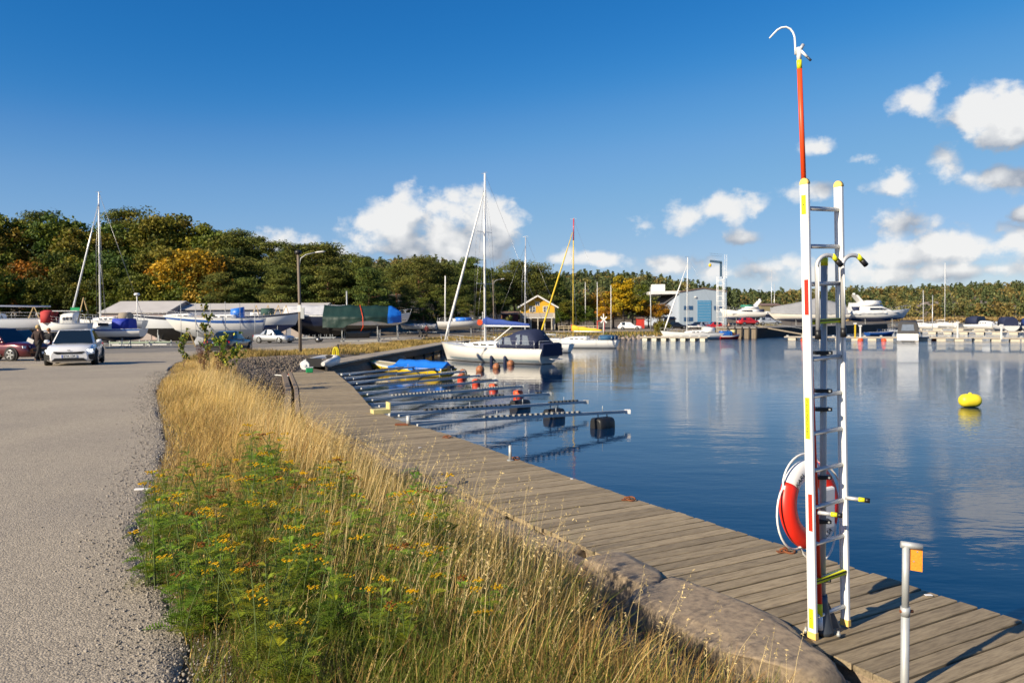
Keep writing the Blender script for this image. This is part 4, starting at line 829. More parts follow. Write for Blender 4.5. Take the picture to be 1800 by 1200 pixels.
# ------------------------------------------------------------------ boats: shared builders (bow towards +x, waterline at z = 0)
def gel(name, c): return mat('hull_' + name, c, .28, var=.10, vscale=1.5, coat=.4)
HW = gel('white', (.80, .80, .78)); HC = gel('cream', (.78, .75, .68)); HG = gel('grey_white', (.66, .69, .72)); HN = gel('navy', (.012, .018, .045)); HB = gel('blue', (.015, .08, .32)); HK = gel('black', (.012, .012, .014)); HBt = gel('bottom_blue', (.02, .06, .20)); HR = gel('red', (.55, .03, .02)); HY = gel('yellow', (.75, .52, .02))
GLS = mat('dark_window', (.015, .02, .028), .08, var=0, spec=.8); ANT = mat('antifoul', (.03, .03, .035), .8, var=.3)
CVB = mat('blue_canvas', (.018, .055, .27), .75, var=.3, bump=.004, bscale=12); CVN = mat('navy_canvas', (.012, .02, .06), .8, var=.3, bump=.004, bscale=12); CVY = mat('yellow_canvas', (.72, .45, .02), .75, var=.2); CVG = mat('grey_tarp', (.30, .31, .33), .7, var=.4, vscale=2, bump=.02, bscale=5); CVD = mat('green_tarp', (.008, .035, .028), .55, var=.5, vscale=2, bump=.03, bscale=4); TBL = mat('bright_blue_tarp', (.015, .16, .62), .42, var=.3, vscale=3, bump=.04, bscale=4)
MST = mat('mast_alloy', (.70, .71, .72), .35, .5, var=.1); MSTW = mat('mast_white', (.82, .82, .80), .4, var=.05); WIRE = mat('stay_wire', (.30, .30, .31), .4, .8, var=.1); WOODL = mat('new_timber', (.50, .36, .17), .8, var=.4, vscale=6); ROPE = m_rope
def sections(L, B, sh, dr, tr=.72, rake=.09, n=20, full=2.6, plumb=0):
    """hull stations: function (t, q) -> point; sh = (stern, mid, bow) freeboard, dr = canoe draft"""
    def pt(t, q, side=1):
        b = B / 2 * ((tr + (1 - tr) * math.sin(min(t / .45, 1) * PI / 2)) if t < .45 else max(0, 1 - ((t - .45) / .55) ** full) ** .85); s_ = sh[0] + (sh[1] - sh[0]) * (t / .5) if t < .5 else sh[1] + (sh[2] - sh[1]) * ((t - .5) / .5) ** 1.5
        d = dr * (1 - abs((t - .42) / .58) ** 2.4); z = s_ + (-d - s_) * q; y = b * (1 - q ** 2.7) * side; x = -L / 2 + L * t
        x += L * rake * (z / sh[2]) * max(0, (t - .6) / .4) ** 1.5 - L * plumb * (1 - z / sh[0]) * max(0, 1 - t / .12) * -1; return Vector((x, y, z))
    return pt
def hull_parts(par, L, B, sh, dr, top, bot, stripe=None, boot=None, tr=.72, rake=.09, plumb=.03, water=True, sband=(.07, .16), deckm=None):
    pt = sections(L, B, sh, dr, tr, rake, plumb=plumb); T = np.linspace(0, 1, 22)
    def qz(t, z):
        a = pt(t, 0).z; b = pt(t, 1).z; return min(1, max(0, (a - z) / (a - b + 1e-6)))
    def band(q0, q1, m, name, n=6, out=0, parent=par):
        mb = MB()
        for sd in (1, -1):
            rows = [[pt(t, q0(t) + (q1(t) - q0(t)) * k / n, sd) + Vector((0, sd * out, 0)) for k in range(n + 1)] for t in T]; mb.loft(rows, False, False)
        if not out:
            st = [pt(0, q0(0) + (q1(0) - q0(0)) * k / n, 1) for k in range(n + 1)]; mb.loft([st, [Vector((p.x, -p.y, p.z)) for p in st]], False, False, smooth=False)
        return mb.build(name, m, parent)
    wl_ = lambda t: qz(t, .04); h = band(lambda t: 0, wl_, top, 'hull'); band(wl_, lambda t: 1, bot, 'hull_bottom')
    if stripe: band(lambda t: sband[0], lambda t: sband[1], stripe, 'sheer_stripe', 2, .006, h)
    if boot: band(lambda t: qz(t, .17), lambda t: qz(t, .10), boot, 'boot_stripe', 2, .006, h)
    rows = [[pt(t, .0, 1) + Vector((0, -.01, -.02)), pt(t, 0, 1) * Vector((1, 0, 1)) if False else Vector((pt(t, 0).x, 0, pt(t, 0).z + .05 * B / 3)), pt(t, 0, -1) + Vector((0, .01, -.02))] for t in T]
    MB().loft(rows, False, False).build('deck', deckm or top, par)
    MB().tube([pt(t, 0, 1) for t in T], .025, 5, False).tube([pt(t, 0, -1) for t in T], .025, 5, False).build('toe_rail', deckm or MST, h)
    return pt
def coach(par, x0, x1, w0, w1, z0, h, m=HW, win=True, nose=.35, name='cabin'):
    """low coachroof: nose towards the bow at x1"""
    R_ = []; st = [(x0, w0, h), (x0 + .15 * (x1 - x0), w0, h), (x0 + .6 * (x1 - x0), (w0 + w1) / 2, h * .92), (x1 - nose * (x1 - x0) * .5, w1 * 1.1, h * .72), (x1, w1 * .7, .04)]
    for x, w, hh in st: R_.append([(x, -w / 2, z0 - .03), (x, -w / 2 * .93, z0 + hh * .7), (x, -w / 2 * .72, z0 + hh), (x, 0, z0 + hh * 1.08), (x, w / 2 * .72, z0 + hh), (x, w / 2 * .93, z0 + hh * .7), (x, w / 2, z0 - .03)])
    o = MB().loft(R_, True, True).build(name, m, par)
    if win:
        for k in range(3):
            xa = x0 + (x1 - x0) * (.12 + .2 * k); xb = xa + (x1 - x0) * .13
            for sd in (-1, 1):
                ya = sd * (w0 + (w1 - w0) * ((xa - x0) / (x1 - x0)) * .7) / 2 * .985 + sd * .012; MB().bar((xa, ya, z0 + h * .42), (xb, ya - sd * .02 * (w0 - w1), z0 + h * .42), .03, h * .26).build('window', GLS, o)
    return o
def rig(par, mx, z0, hgt, L, bowx, sternx, bz, sz, m=MST, r=.075, furl=None, boom=None, cover=None, B=3, spreaders=1, r_stay=.009):
    ms = MB().tube([(mx, 0, z0), (mx - .05, 0, z0 + hgt * .6), (mx - .12, 0, z0 + hgt)], [r, r, r * .75], 10).build('mast', m, par); top = Vector((mx - .12, 0, z0 + hgt))
    MB().bar(top, top + Vector((.35, 0, .02)), .03).bar(top + Vector((-.3, 0, .02)), top + Vector((.1, .0, .10)), .02).build('masthead', WIRE, ms)
    st = MB(); st.tube([top, (sternx, 0, sz)], r_stay, 5)
    for k in range(spreaders):
        z = z0 + hgt * (.58 if spreaders == 1 else (.36 + .30 * k)); sp_ = B * .26
        MB().bar((mx, -sp_, z + .03), (mx, sp_, z + .03), .06, .03).build('spreader', m, ms)
        for sd in (-1, 1): st.tube([(mx - .1, 0, z0 + hgt * .94), (mx, sd * sp_, z + .03), (mx - .05, sd * B * .42, bz * .92)], r_stay, 5)
    for sd in (-1, 1): st.tube([(mx, 0, z0 + hgt * .56), (mx - .25, sd * B * .40, bz * .92)], r_stay, 5)
    st.tube([(mx, 0, z0 + hgt * .9), (bowx, 0, bz)], r_stay, 5); st.build('stays', WIRE, par)
    if furl:
        a, b = Vector((bowx - .05, 0, bz + .05)), Vector((mx, 0, z0 + hgt * .89)); MB().tube([a, a + (b - a) * .1, a + (b - a) * .6, b], [.05, .10, .085, .035], 8).build('furled_sail', furl, par)
    if boom:
        l, z = boom; MB().tube([(mx - .1, 0, z), (mx - l, 0, z - .05)], .06, 8).build('boom', MSTW if m is not CVY else m, par)
        if cover:
            R_ = []
            for t in np.linspace(0, 1, 12): x = mx + .12 - (l + .1) * t; hh = .62 * (1 - .72 * t) + .06 * math.sin(t * 19) * (1 - t); R_.append([(x, .10 * math.cos(a) * (1.15 - .4 * t), z + .03 - .05 * t + hh * (.5 + .5 * math.sin(a))) for a in np.linspace(-PI / 2, 1.5 * PI, 11)[:-1]])
            MB().loft(R_, True, True).build('sail_cover', cover, par)
    return ms
def rails(par, pt, z=.55, t0=.06, t1=.9, bow=True, stern=True):
    mb = MB(); T = np.linspace(t0, t1, 7)
    for sd in (1, -1):
        ps = [pt(t, 0, sd) * 1.0 for t in T]
        for p in ps: mb.tube([p, p + Vector((0, 0, z))], .012, 5)
        mb.tube([p + Vector((0, 0, z)) for p in ps], .006, 4); mb.tube([p + Vector((0, 0, z * .5)) for p in ps], .005, 4)
    o = mb.build('guard_rail', MST, par)
    if bow:
        a, b, c = pt(.88, 0, 1), pt(1, 0), pt(.88, 0, -1); u_ = Vector((0, 0, z)); MB().tube([a, a + u_, b + u_ + Vector((.12, 0, .05)), c + u_, c], .016, 6).tube([b + Vector((-.05, 0, 0)), b + u_ + Vector((.1, 0, .04))], .014, 6).build('pulpit', MST, par)
    if stern:
        a, c = pt(.02, 0, 1), pt(.02, 0, -1); u_ = Vector((0, 0, z)); MB().tube([a, a + u_, c + u_, c], .016, 6).build('pushpit', MST, par)
    return o
def wrinkle(p, s, k): return mnoise.noise(Vector(p) * k) * s
def tarp(par, pt, m, z_ridge, drop, t0=.03, t1=.98, name='tarpaulin', flare=.06, n=26, k=9, sag=.12, ends=True):
    """tent of cloth laid over a ridge and hanging down the hull side"""
    R_ = []
    for i in range(n + 1):
        t = t0 + (t1 - t0) * i / n; a = pt(t, 0, 1); zr = z_ridge(t) - sag * abs(math.sin(t * 9)); ring_ = []
        for sd in (1, -1):
            e = Vector((a.x, sd * (abs(a.y) + flare), a.z)); d = Vector((a.x, sd * (abs(a.y) + flare * .8), a.z - drop(t))); r_ = Vector((a.x, 0, zr)); half = []
            for q in range(k + 1): half.append(d + (e - d) * (q / 4) if q < 4 else e + (r_ - e) * ((q - 4) / (k - 4)) + Vector((0, 0, -.10 * math.sin(PI * (q - 4) / (k - 4)))))
            ring_ += half if sd == 1 else half[::-1][1:]
        R_.append([p + Vector((wrinkle(p, .10, 1.1), wrinkle(p + Vector((9, 3, 1)), .13, 1.9), wrinkle(p + Vector((2, 7, 5)), .06, 1.4))) for p in ring_])
    mb = MB().loft(R_, False, False)
    if ends:
        for r_ in (R_[0], R_[-1]): mb.add(r_, [tuple(range(len(r_)))])
    return mb.build(name, m, par)
def fin_keel(par, m, L, depth, x=0.02):
    MB().loft([[(x * L + L * .10 * s_ * math.cos(a) - .12 * (1 - z), .09 * math.sin(a) * w, -.3 - depth * (1 - z)) for a in np.linspace(0, 2 * PI, 13)[:-1]] for z, s_, w in ((1.05, 1.15, 1), (.5, 1, .9), (.12, .95, 1.2), (0, .9, 1.0))]).build('keel', m, par)
    MB().loft([[(-L * .42 + .22 * math.cos(a), .05 * math.sin(a), z) for a in np.linspace(0, 2 * PI, 9)[:-1]] for z in (.1, -depth * .85)]).build('rudder', m, par)
def cradle(x, y, z, rz, L, B, zk, label, group=None, m=None):
    """steel yard cradle standing on the ground"""
    c = thing('boat_cradle', label, 'cradle', (x, y, z), rz, group); m = m or m_gal
    MB().bar((-L * .28, 0, .06), (L * .28, 0, .06), .12).build('spine', m, c)
    for k in (-1, 1):
        MB().bar((k * L * .24, -B * .46, .06), (k * L * .24, B * .46, .06), .10).build('cross_beam', m, c)
        for sd in (-1, 1):
            p = MB().tube([(k * L * .24, sd * B * .44, .06), (k * L * .24, sd * B * .36, zk)], .04, 8).build('prop', m, c); MB().box((k * L * .24, sd * B * .345, zk), (.3, .06, .22)).build('pad', m_blk, p)
            MB().tube([(k * L * .24, sd * B * .1, .06), (k * L * .24, sd * B * .40, zk * .6)], .025, 6).build('brace', m, c)
    return c
# ------------------------------------------------------------------ boats afloat
def yaw(a): return Matrix.Rotation(a, 3, 'Z')
# the big white sloop
bw = P(788, 632, 0); sn = P(967, 637, 0); sn.y -= 2.2; ctr = (bw + sn) / 2; dirv = bw - sn
sl = thing('sailing_yacht', 'white sailing yacht with blue boom cover and navy cockpit tent moored bow to the quay', 'sailboat', (ctr.x, ctr.y, 0), math.atan2(dirv.y, dirv.x)); Ls = dirv.length * 1.02
pt = hull_parts(sl, Ls, 3.3, (1.10, 1.12, 1.42), .5, HC, ANT, None, HG, tr=.74, rake=.06, plumb=.05)
for z0, m_ in ((.30, HG), (.22, HG)):
    mb = MB()
    for sd in (1, -1):
        for a, b in zip(np.linspace(.02, .93, 18)[:-1], np.linspace(.02, .93, 18)[1:]):
            pa, pb = [pt(t, (pt(t, 0).z - z0) / (pt(t, 0).z - pt(t, 1).z), sd) for t in (a, b)]; mb.bar(pa, pb, .016, .035)
    mb.build('boot_line', mat('boot_line', (.10, .16, .20), .4), sl)
coach(sl, -Ls * .10, Ls * .30, 2.0, 1.1, 1.16, .40); coach(sl, Ls * .1, Ls * .34, 1.3, .7, 1.16, .22, win=False, name='foredeck_hatch')
rig(sl, Ls * .115, 1.2, 13.2, Ls, Ls * .53, -Ls * .5, 1.5, 1.3, MSTW, .085, MSTW, (Ls * .42, 2.75), CVB, 3.3, 2); rails(sl, pt, .58)
tent = []
for x, zt, w in ((-Ls * .06, 1.55, 1.9), (-Ls * .11, 1.95, 2.1), (-Ls * .18, 2.12, 2.25), (-Ls * .26, 2.42, 2.3), (-Ls * .36, 2.48, 2.25), (-Ls * .43, 1.75, 2.2)): tent.append([(x, -w / 2, 1.15), (x, -w / 2 * .97, 1.15 + (zt - 1.15) * .6), (x, -w / 2 * .7, zt - .06), (x, 0, zt + .06), (x, w / 2 * .7, zt - .06), (x, w / 2 * .97, 1.15 + (zt - 1.15) * .6), (x, w / 2, 1.15)])
tn = MB().loft(tent, True, True).build('cockpit_tent', CVN, sl)
CLR = mat('clear_pvc', (.16, .19, .24), .10, var=.5, vscale=3, spec=.8)
for x0, x1, za, zb in ((-.095, -.145, 1.40, 1.80), (-.235, -.165, 1.40, 1.95), (-.25, -.305, 1.42, 2.15), (-.385, -.325, 1.40, 2.1)):
    for sd in (-1, 1):
        y = lambda z, w: sd * (w / 2 * .985 + .03)
        MB().prism([(x0 * Ls, y(0, 2.2), za), (x1 * Ls, y(0, 2.28), za), (x1 * Ls, y(0, 2.24) * .97, zb), (x0 * Ls * .7 + x1 * Ls * .3, y(0, 2.2) * .97, zb - .05)], (0, 0, 0), (0, sd * .012, 0)).build('window', CLR, tn)
MB().bar((Ls * .02, 0, 1.6), (-Ls * .14, 0, 2.68), .05).build('kicker', MSTW, sl)
MB().loft([[(-Ls * .475, y, z) for y, z in ((-1.15, .95), (-1.05, 1.55), (1.05, 1.55), (1.15, .95))], [(-Ls * .50, y, z) for y, z in ((-1.15, .6), (-1.05, 1.45), (1.05, 1.45), (1.15, .6))]]).build('stern_cloth', CVN, sl)
MB().tube([(-Ls * .50, -.5, .42), (-Ls * .545, -.5, .38), (-Ls * .545, .5, .38), (-Ls * .50, .5, .42)], .03, 6).build('bathing_ladder', MST, sl)
for i, t in enumerate((.30, .42)):
    p = pt(t, .5, 1); w = sl.matrix_basis @ (p + Vector((0, .16, -.1))); f_ = thing('fender', 'navy sausage fender hanging on the side of the white sailing yacht', 'fender', w, 0, 'fenders of the white yacht')
    MB().lathe([(.02, -.36), (.10, -.32), (.13, -.2), (.13, .2), (.10, .32), (.03, .38)], 12).build('body', CVN, f_); MB().tube([(0, 0, .36), (0, 0, .95)], .01, 5).build('line', ROPE, f_)
def tobj(x, y, z=0): return Vector((x, y, z))
# smaller sailing boats behind it
def small_sloop(name, label, loc, rz, L, B, fb, mh, hullm, mastm, cover, cabin=True, extra=None, boot=None, mastx=.08, furl=None):
    o = thing(name, label, 'sailboat', loc, rz); pt = hull_parts(o, L, B, (fb * .9, fb * .9, fb * 1.2), .4, hullm, ANT, None, boot, tr=.6, rake=.08)
    if cabin: coach(o, -L * .12, L * .22, B * .58, B * .35, fb * .92, .35)
    rig(o, L * mastx, fb, mh, L, L * .53, -L * .48, fb * 1.2, fb, mastm, .06, furl, (L * .38, fb + .85), cover, B, 1); rails(o, pt, .45); return o, pt
b2 = P(1000, 622, 0); small_sloop('sailing_boat', 'small white sailing boat half hidden behind the white yacht', (b2.x - 3.3, b2.y + 4.4, 0), R(158), 8.2, 2.7, .9, 10.2, HW, MST, None)
b3 = P(1030, 612, 0); y3, pt3 = small_sloop('sailing_boat', 'white sailing boat with yellow mast, yellow sail cover and blue cockpit cover', (b3.x - .6, b3.y + 1.5, 0), R(160), 8.6, 2.6, .95, 13.0, HW, mat('mast_yellow', (.74, .52, .03), .4, var=.05), CVY, furl=mat('mast_yellow', (.74, .52, .03)))
MB().tube([(8.6 * .08 - .1, 0, .95 + 10.7), (8.6 * .08 - .13, 0, .95 + 13.05)], .064, 10).build('mast_tip', HR, y3)
MB().loft([[(x, y, z) for y, z in ((-w, .9), (-w * .9, 1.3), (0, 1.4), (w * .9, 1.3), (w, .9))] for x, w in ((-4.1, .85), (-2.4, 1.15))]).build('cockpit_cover', mat('petrol_canvas', (.015, .09, .20), .75, var=.3), y3)
# yellow rowing boat under a blue sheet
ya, yb = P(655, 652, 0), P(790, 664, 0); yr = thing('rowing_boat', 'yellow rowing boat covered with a bright blue tarpaulin', 'rowing boat', ((ya + yb) / 2), math.atan2((ya - yb).y, (ya - yb).x)); Ly = (ya - yb).length
pt = hull_parts(yr, Ly, 1.65, (.52, .46, .72), .18, HY, HY, HC, None, tr=.66, rake=.10, sband=(.02, .16)); tarp(yr, pt, TBL, lambda t: .95 - .25 * max(0, (t - .5)) - .18 * max(0, .2 - t), lambda t: .10, .02, .62, sag=.06)
MB().box((-Ly * .5 - .12, 0, .45), (.25, .3, .5)).build('outboard_motor', m_blk, yr)
# inflatable dinghy on the planks
dp = P(556, 649, DECK); dg = thing('inflatable_dinghy', 'light grey inflatable dinghy with black transom parked at the end of the boardwalk', 'dinghy', (dp.x, dp.y + 1.3, DECK + .02), R(84)); m_infl = mat('inflatable_grey', (.62, .61, .58), .5, var=.15)
tb = [(-1.45, .52), (-.6, .55), (.4, .52), (1.0, .36), (1.28, 0), (1.0, -.36), (.4, -.52), (-.6, -.55), (-1.45, -.52)]
MB().tube([(x, y, .24 + (.10 if x > .9 else .05 if x > .3 else 0)) for x, y in tb], [.10] + [.21] * 7 + [.10], 12).build('tube', m_infl, dg); MB().box((-.05, 0, .10), (2.2, .8, .05)).build('floor', m_blk, dg); MB().box((-1.22, 0, .30), (.05, .75, .42)).build('transom', m_blk, dg); MB().box((.1, 0, .38), (.24, .86, .04)).build('thwart', m_beam, dg)
bwp = MB().loft([[(x, .30 * math.cos(a) * s_, .34 + .30 * math.sin(a) * s_ * .75) for a in np.linspace(0, 2 * PI, 13)[:-1]] for x, s_ in ((.95, 1), (1.30, .8), (1.5, .45))]).build('bow_cover', m_blk, dg)
# reel, box and boat hook beside it
rp = P(536, 652, DECK); rl_ = thing('cable_reel', 'white plastic reel standing on the boardwalk end beside a green crate', 'reel', (rp.x, rp.y, DECK)); MB().lathe([(.20, -.03), (.22, 0), (.20, .03)], 24, (0, 0, .26), Matrix.Rotation(PI / 2, 3, 'X')).build('disc', HW, rl_); MB().lathe([(.07, -.08), (.07, .08)], 12, (0, 0, .26), Matrix.Rotation(PI / 2, 3, 'X')).build('hub', HG, rl_); MB().tube([(-.22, .1, 0), (0, .05, .26), (.22, .1, 0)], .015, 6).build('stand', m_gal, rl_)
gp = P(544, 655, DECK); gb = thing('green_crate', 'small green plastic crate beside the white reel', 'crate', (gp.x, gp.y, DECK + .005), .3); bevel(MB().box((0, 0, .12), (.3, .24, .22)).build('body', mat('green_plastic', (.01, .30, .10), .5), gb), .02); MB().box((0, 0, .24), (.32, .26, .03)).build('lid', HG, gb)
kp = P(517, 654, .95); kb = thing('black_box', 'black tool box with orange clips at the edge of the stony bank', 'box', (kp.x, kp.y, H(kp.x, kp.y) + .03), .1); bevel(MB().box((0, 0, .14), (.50, .3, .28)).build('body', m_blk, kb), .02)
for sx in (-.21, .21): MB().box((sx, -.02, .30), (.10, .16, .06)).build('clip', m_orange, kb)
ap = P(500, 645, 1.2); oa = thing('oar', 'white oar lying on the stony bank', 'oar', (ap.x, ap.y, H(ap.x, ap.y) + .12), R(-12)); MB().tube([(-.7, 0, .05), (.8, 0, -.02)], .022, 8).build('shaft', HW, oa); MB().box((-.85, 0, .06), (.45, .13, .02)).build('blade', HW, oa)
# ------------------------------------------------------------------ mooring booms
m_boom = mat('boom_steel', (.52, .54, .54), .6, .1, var=.4, vscale=4); m_pad = mat('boom_pad', (.05, .05, .05), .8, var=.2); m_fl = mat('float_black', (.012, .013, .015), .5, var=.3, bump=.004, bscale=10); m_flo = mat('float_orange', (.80, .09, .02), .5, var=.15)
BOOMS = [((717,744),(1103,723),'b'),((684,728),(1030,706),'b'),((650,712),(965,692),'b2'),((637,702),(917,679),'o'),((628,692),(873,668),'o'),((618,682),(842,660),'o'),((611,673),(815,653),'o'),((606,665),(790,647),'o'),((600,658),(770,641),None)]
for i, (a, b, fk) in enumerate(BOOMS):
    A = P(a[0], a[1], .78); B_ = P(b[0], b[1], .40); d = B_ - A; L_ = d.length; o = thing('mooring_boom', ('galvanised mooring boom nearest the marker posts, with a large black float', 'galvanised mooring boom hinged at a yellow step with a black float', 'grey mooring boom carrying a smaller black float and ropes')[i] if i < 3 else 'long galvanised mooring boom reaching out from the boardwalk over the water', 'mooring boom', A, 0, 'mooring booms in the row')
    MB().bar((0, 0, 0), d, .085, .09).build('beam', m_boom, o)
    side = Vector((-d.y, d.x, 0)).normalized()
    for sd in (-1, 1): MB().bar(side * sd * .42, d * .22, .05, .06).build('hinge_arm', m_boom, o)
    mb = MB(); n = int(L_ * (.9 if i % 2 else .7) / .22); s0 = .15 if i % 2 else .3
    for k in range(n):
        p = d * (s0 + (.96 - s0) * k / n) + Vector((0, 0, .07))
        if (k // 9) % 3 != 2: mb.box(p, (.09, .10, .05), yaw(math.atan2(d.y, d.x)).to_3x3())
    mb.build('pads', m_pad if i % 3 else mat('pad_grey', (.24, .24, .23), .7), o)['kind'] = 'stuff'
    for k in (.35, .62, .86): MB().tube([d * k + Vector((0, 0, .05)), d * k + Vector((0, 0, .22))], .012, 6).build('eye', m_gal, o)
    MB().box(d * 1.0, (.18, .14, .13)).build('end_cap', m_ringw if i == 0 else m_gal, o)
    if fk:
        q = A + d * ((.86 if i == 0 else .80) if fk[0] == 'b' else .97)
        if fk[0] == 'b':
            w = .68 if fk == 'b' else .75; fo = thing('boom_float', ('big black plastic float under the end of the outermost boom', 'black plastic float below the boom with the yellow step', 'black plastic float partly behind the second boom')[i], 'float', (q.x, q.y, 0), math.atan2(d.y, d.x)); R_ = [[(x, .26 * math.copysign(abs(math.cos(t)) ** .55, math.cos(t)) * s_, .05 + .27 * math.copysign(abs(math.sin(t)) ** .55, math.sin(t)) * s_) for t in np.linspace(0, 2 * PI, 17)[:-1]] for x, s_ in ((-w / 2, .80), (-w / 2 + .06, 1), (-.05, 1), (0, .97), (.05, 1), (w / 2 - .06, 1), (w / 2, .80))]; MB().loft(R_).build('drum', m_fl, fo)
            for sx in (-.2, .2): MB().tube([(sx, 0, .30), (sx, 0, q.z - .02)], .02, 6).build('bracket', m_gal, fo)
        else:
            fo = thing('boom_float', 'orange bucket-shaped float under a boom end', 'float', (q.x, q.y, -.10), 0, 'orange floats under the boom ends'); MB().lathe([(.13, 0), (.20, .04), (.22, .28), (.18, .34), (.05, .36)], 14).build('drum', m_flo, fo); MB().tube([(0, 0, .34), (0, 0, q.z + .08)], .015, 6).build('bracket', m_gal, fo)
# yellow step at the second boom, steel post at the first
ysp = P(668, 726, DECK); ys = thing('boom_step', 'pale yellow steel step where a boom meets the boardwalk', 'step', (ysp.x, ysp.y, DECK + .006), R(25)); m_pyel = mat('faded_yellow', (.60, .53, .24), .6, var=.4); MB().box((0, 0, .05), (.42, .34, .10)).build('tread', m_pyel, ys); MB().box((.22, 0, .14), (.03, .34, .26)).build('back_plate', m_pyel, ys)
hp_ = P(718, 747, DECK); hs_ = thing('mooring_post', 'short galvanised hinge post at the planks edge by the outermost boom', 'hinge', hp_); MB().tube([(0, 0, 0), (0, 0, .22)], .05, 8).build('post', m_gal, hs_); MB().box((-.15, .02, .02), (.3, .16, .03)).build('plate', mat('rust', (.22, .07, .025)), hs_)
# mooring buoys
m_brn = mat('buoy_brown', (.40, .14, .05), .55, var=1, vscale=5, col2=(.12, .07, .04))
for u, v_, r_ in ((844,650,.27),(873,645,.26),(898,639,.27),(814,656,.24)):
    p = P(u, v_ + 3, 0); o = thing('mooring_buoy', 'weathered brown ball buoy floating beside the white yacht', 'buoy', (p.x, p.y, .12), 0, 'brown mooring buoys'); MB().lathe([(max(.01, r_ * math.cos(a)), r_ * math.sin(a)) for a in np.linspace(-PI / 2, PI / 2, 11)], 16).build('ball', m_brn, o); MB().tube([(.06 * math.cos(a), 0, r_ + .05 + .06 * math.sin(a)) for a in np.linspace(0, 2 * PI, 11)[:-1]], .014, 6, closed=True).build('eye', m_gal, o)
p = P(1705, 715, 0); yb_ = thing('yellow_buoy', 'bright yellow oblong buoy floating alone on open water', 'buoy', (p.x, p.y, .10)); m_by = mat('buoy_yellow', (.80, .66, .03), .42, var=.12)
MB().loft([[(x, .25 * s_ * math.cos(a), .14 + .25 * s_ * math.sin(a)) for a in np.linspace(0, 2 * PI, 19)[:-1]] for x, s_ in ((-.385, .30), (-.36, .62), (-.28, .9), (-.14, 1), (.14, 1), (.28, .9), (.36, .62), (.385, .30))]).build('body', m_by, yb_); MB().lathe([(.06, .36), (.06, .42), (.03, .44)], 10).build('cap', m_by, yb_)
# yellow post with ring stand and lamp post on the verge
yp = P(590, 632, .95); yo = thing('yellow_hose_post', 'short dark post with a bright yellow hose hung on it beside the quay', 'post', (yp.x, yp.y, H(yp.x, yp.y))); MB().box((.16, 0, .52), (.10, .10, 1.05)).build('post', m_dark, yo); m_hose = mat('hose_yellow', (.75, .62, .02), .5, var=.1)
for k in range(3): MB().tube([(-.02 + .05 * k + .12 * math.cos(a), -.08 + .02 * k, .50 + .36 * math.sin(a)) for a in np.linspace(0, 2 * PI, 19)[:-1]], .035, 7, closed=True).build('hose_loop', m_hose, yo)
MB().tube([(-.3, -.1, .06), (-.1, -.12, .12), (0, -.1, .3)], .035, 7).build('hose_tail', m_hose, yo)
# ------------------------------------------------------------------ vehicles
def paint(name, c, metal=.0, rough=.25): return mat('paint_' + name, c, rough, metal, var=.05, vscale=1, coat=.8)
m_tyre = mat('tyre', (.012, .012, .013), .85, var=.2); m_rim = mat('wheel_rim', (.55, .56, .57), .3, .8, var=.1); m_glass = mat('car_glass', (.010, .018, .026), .06, var=0, spec=.9); m_trim = mat('black_trim', (.01, .01, .011), .55, var=.2)
m_lamp = mat('headlamp', (.75, .78, .80), .1, var=.1, spec=.8); m_led = mat('lit_lamp', (1, 1, .95), .2, var=0, emit=(1, .98, .92, 7)); m_tail = mat('tail_lamp', (.60, .01, .015), .2, var=.1); m_plate = mat('number_plate', (.78, .78, .76), .5, var=.05); m_eu = mat('plate_blue', (.01, .08, .5), .5)
def rot_box(mb, c, d, rz): return mb.box(c, d, Matrix.Rotation(rz, 3, 'Z'))
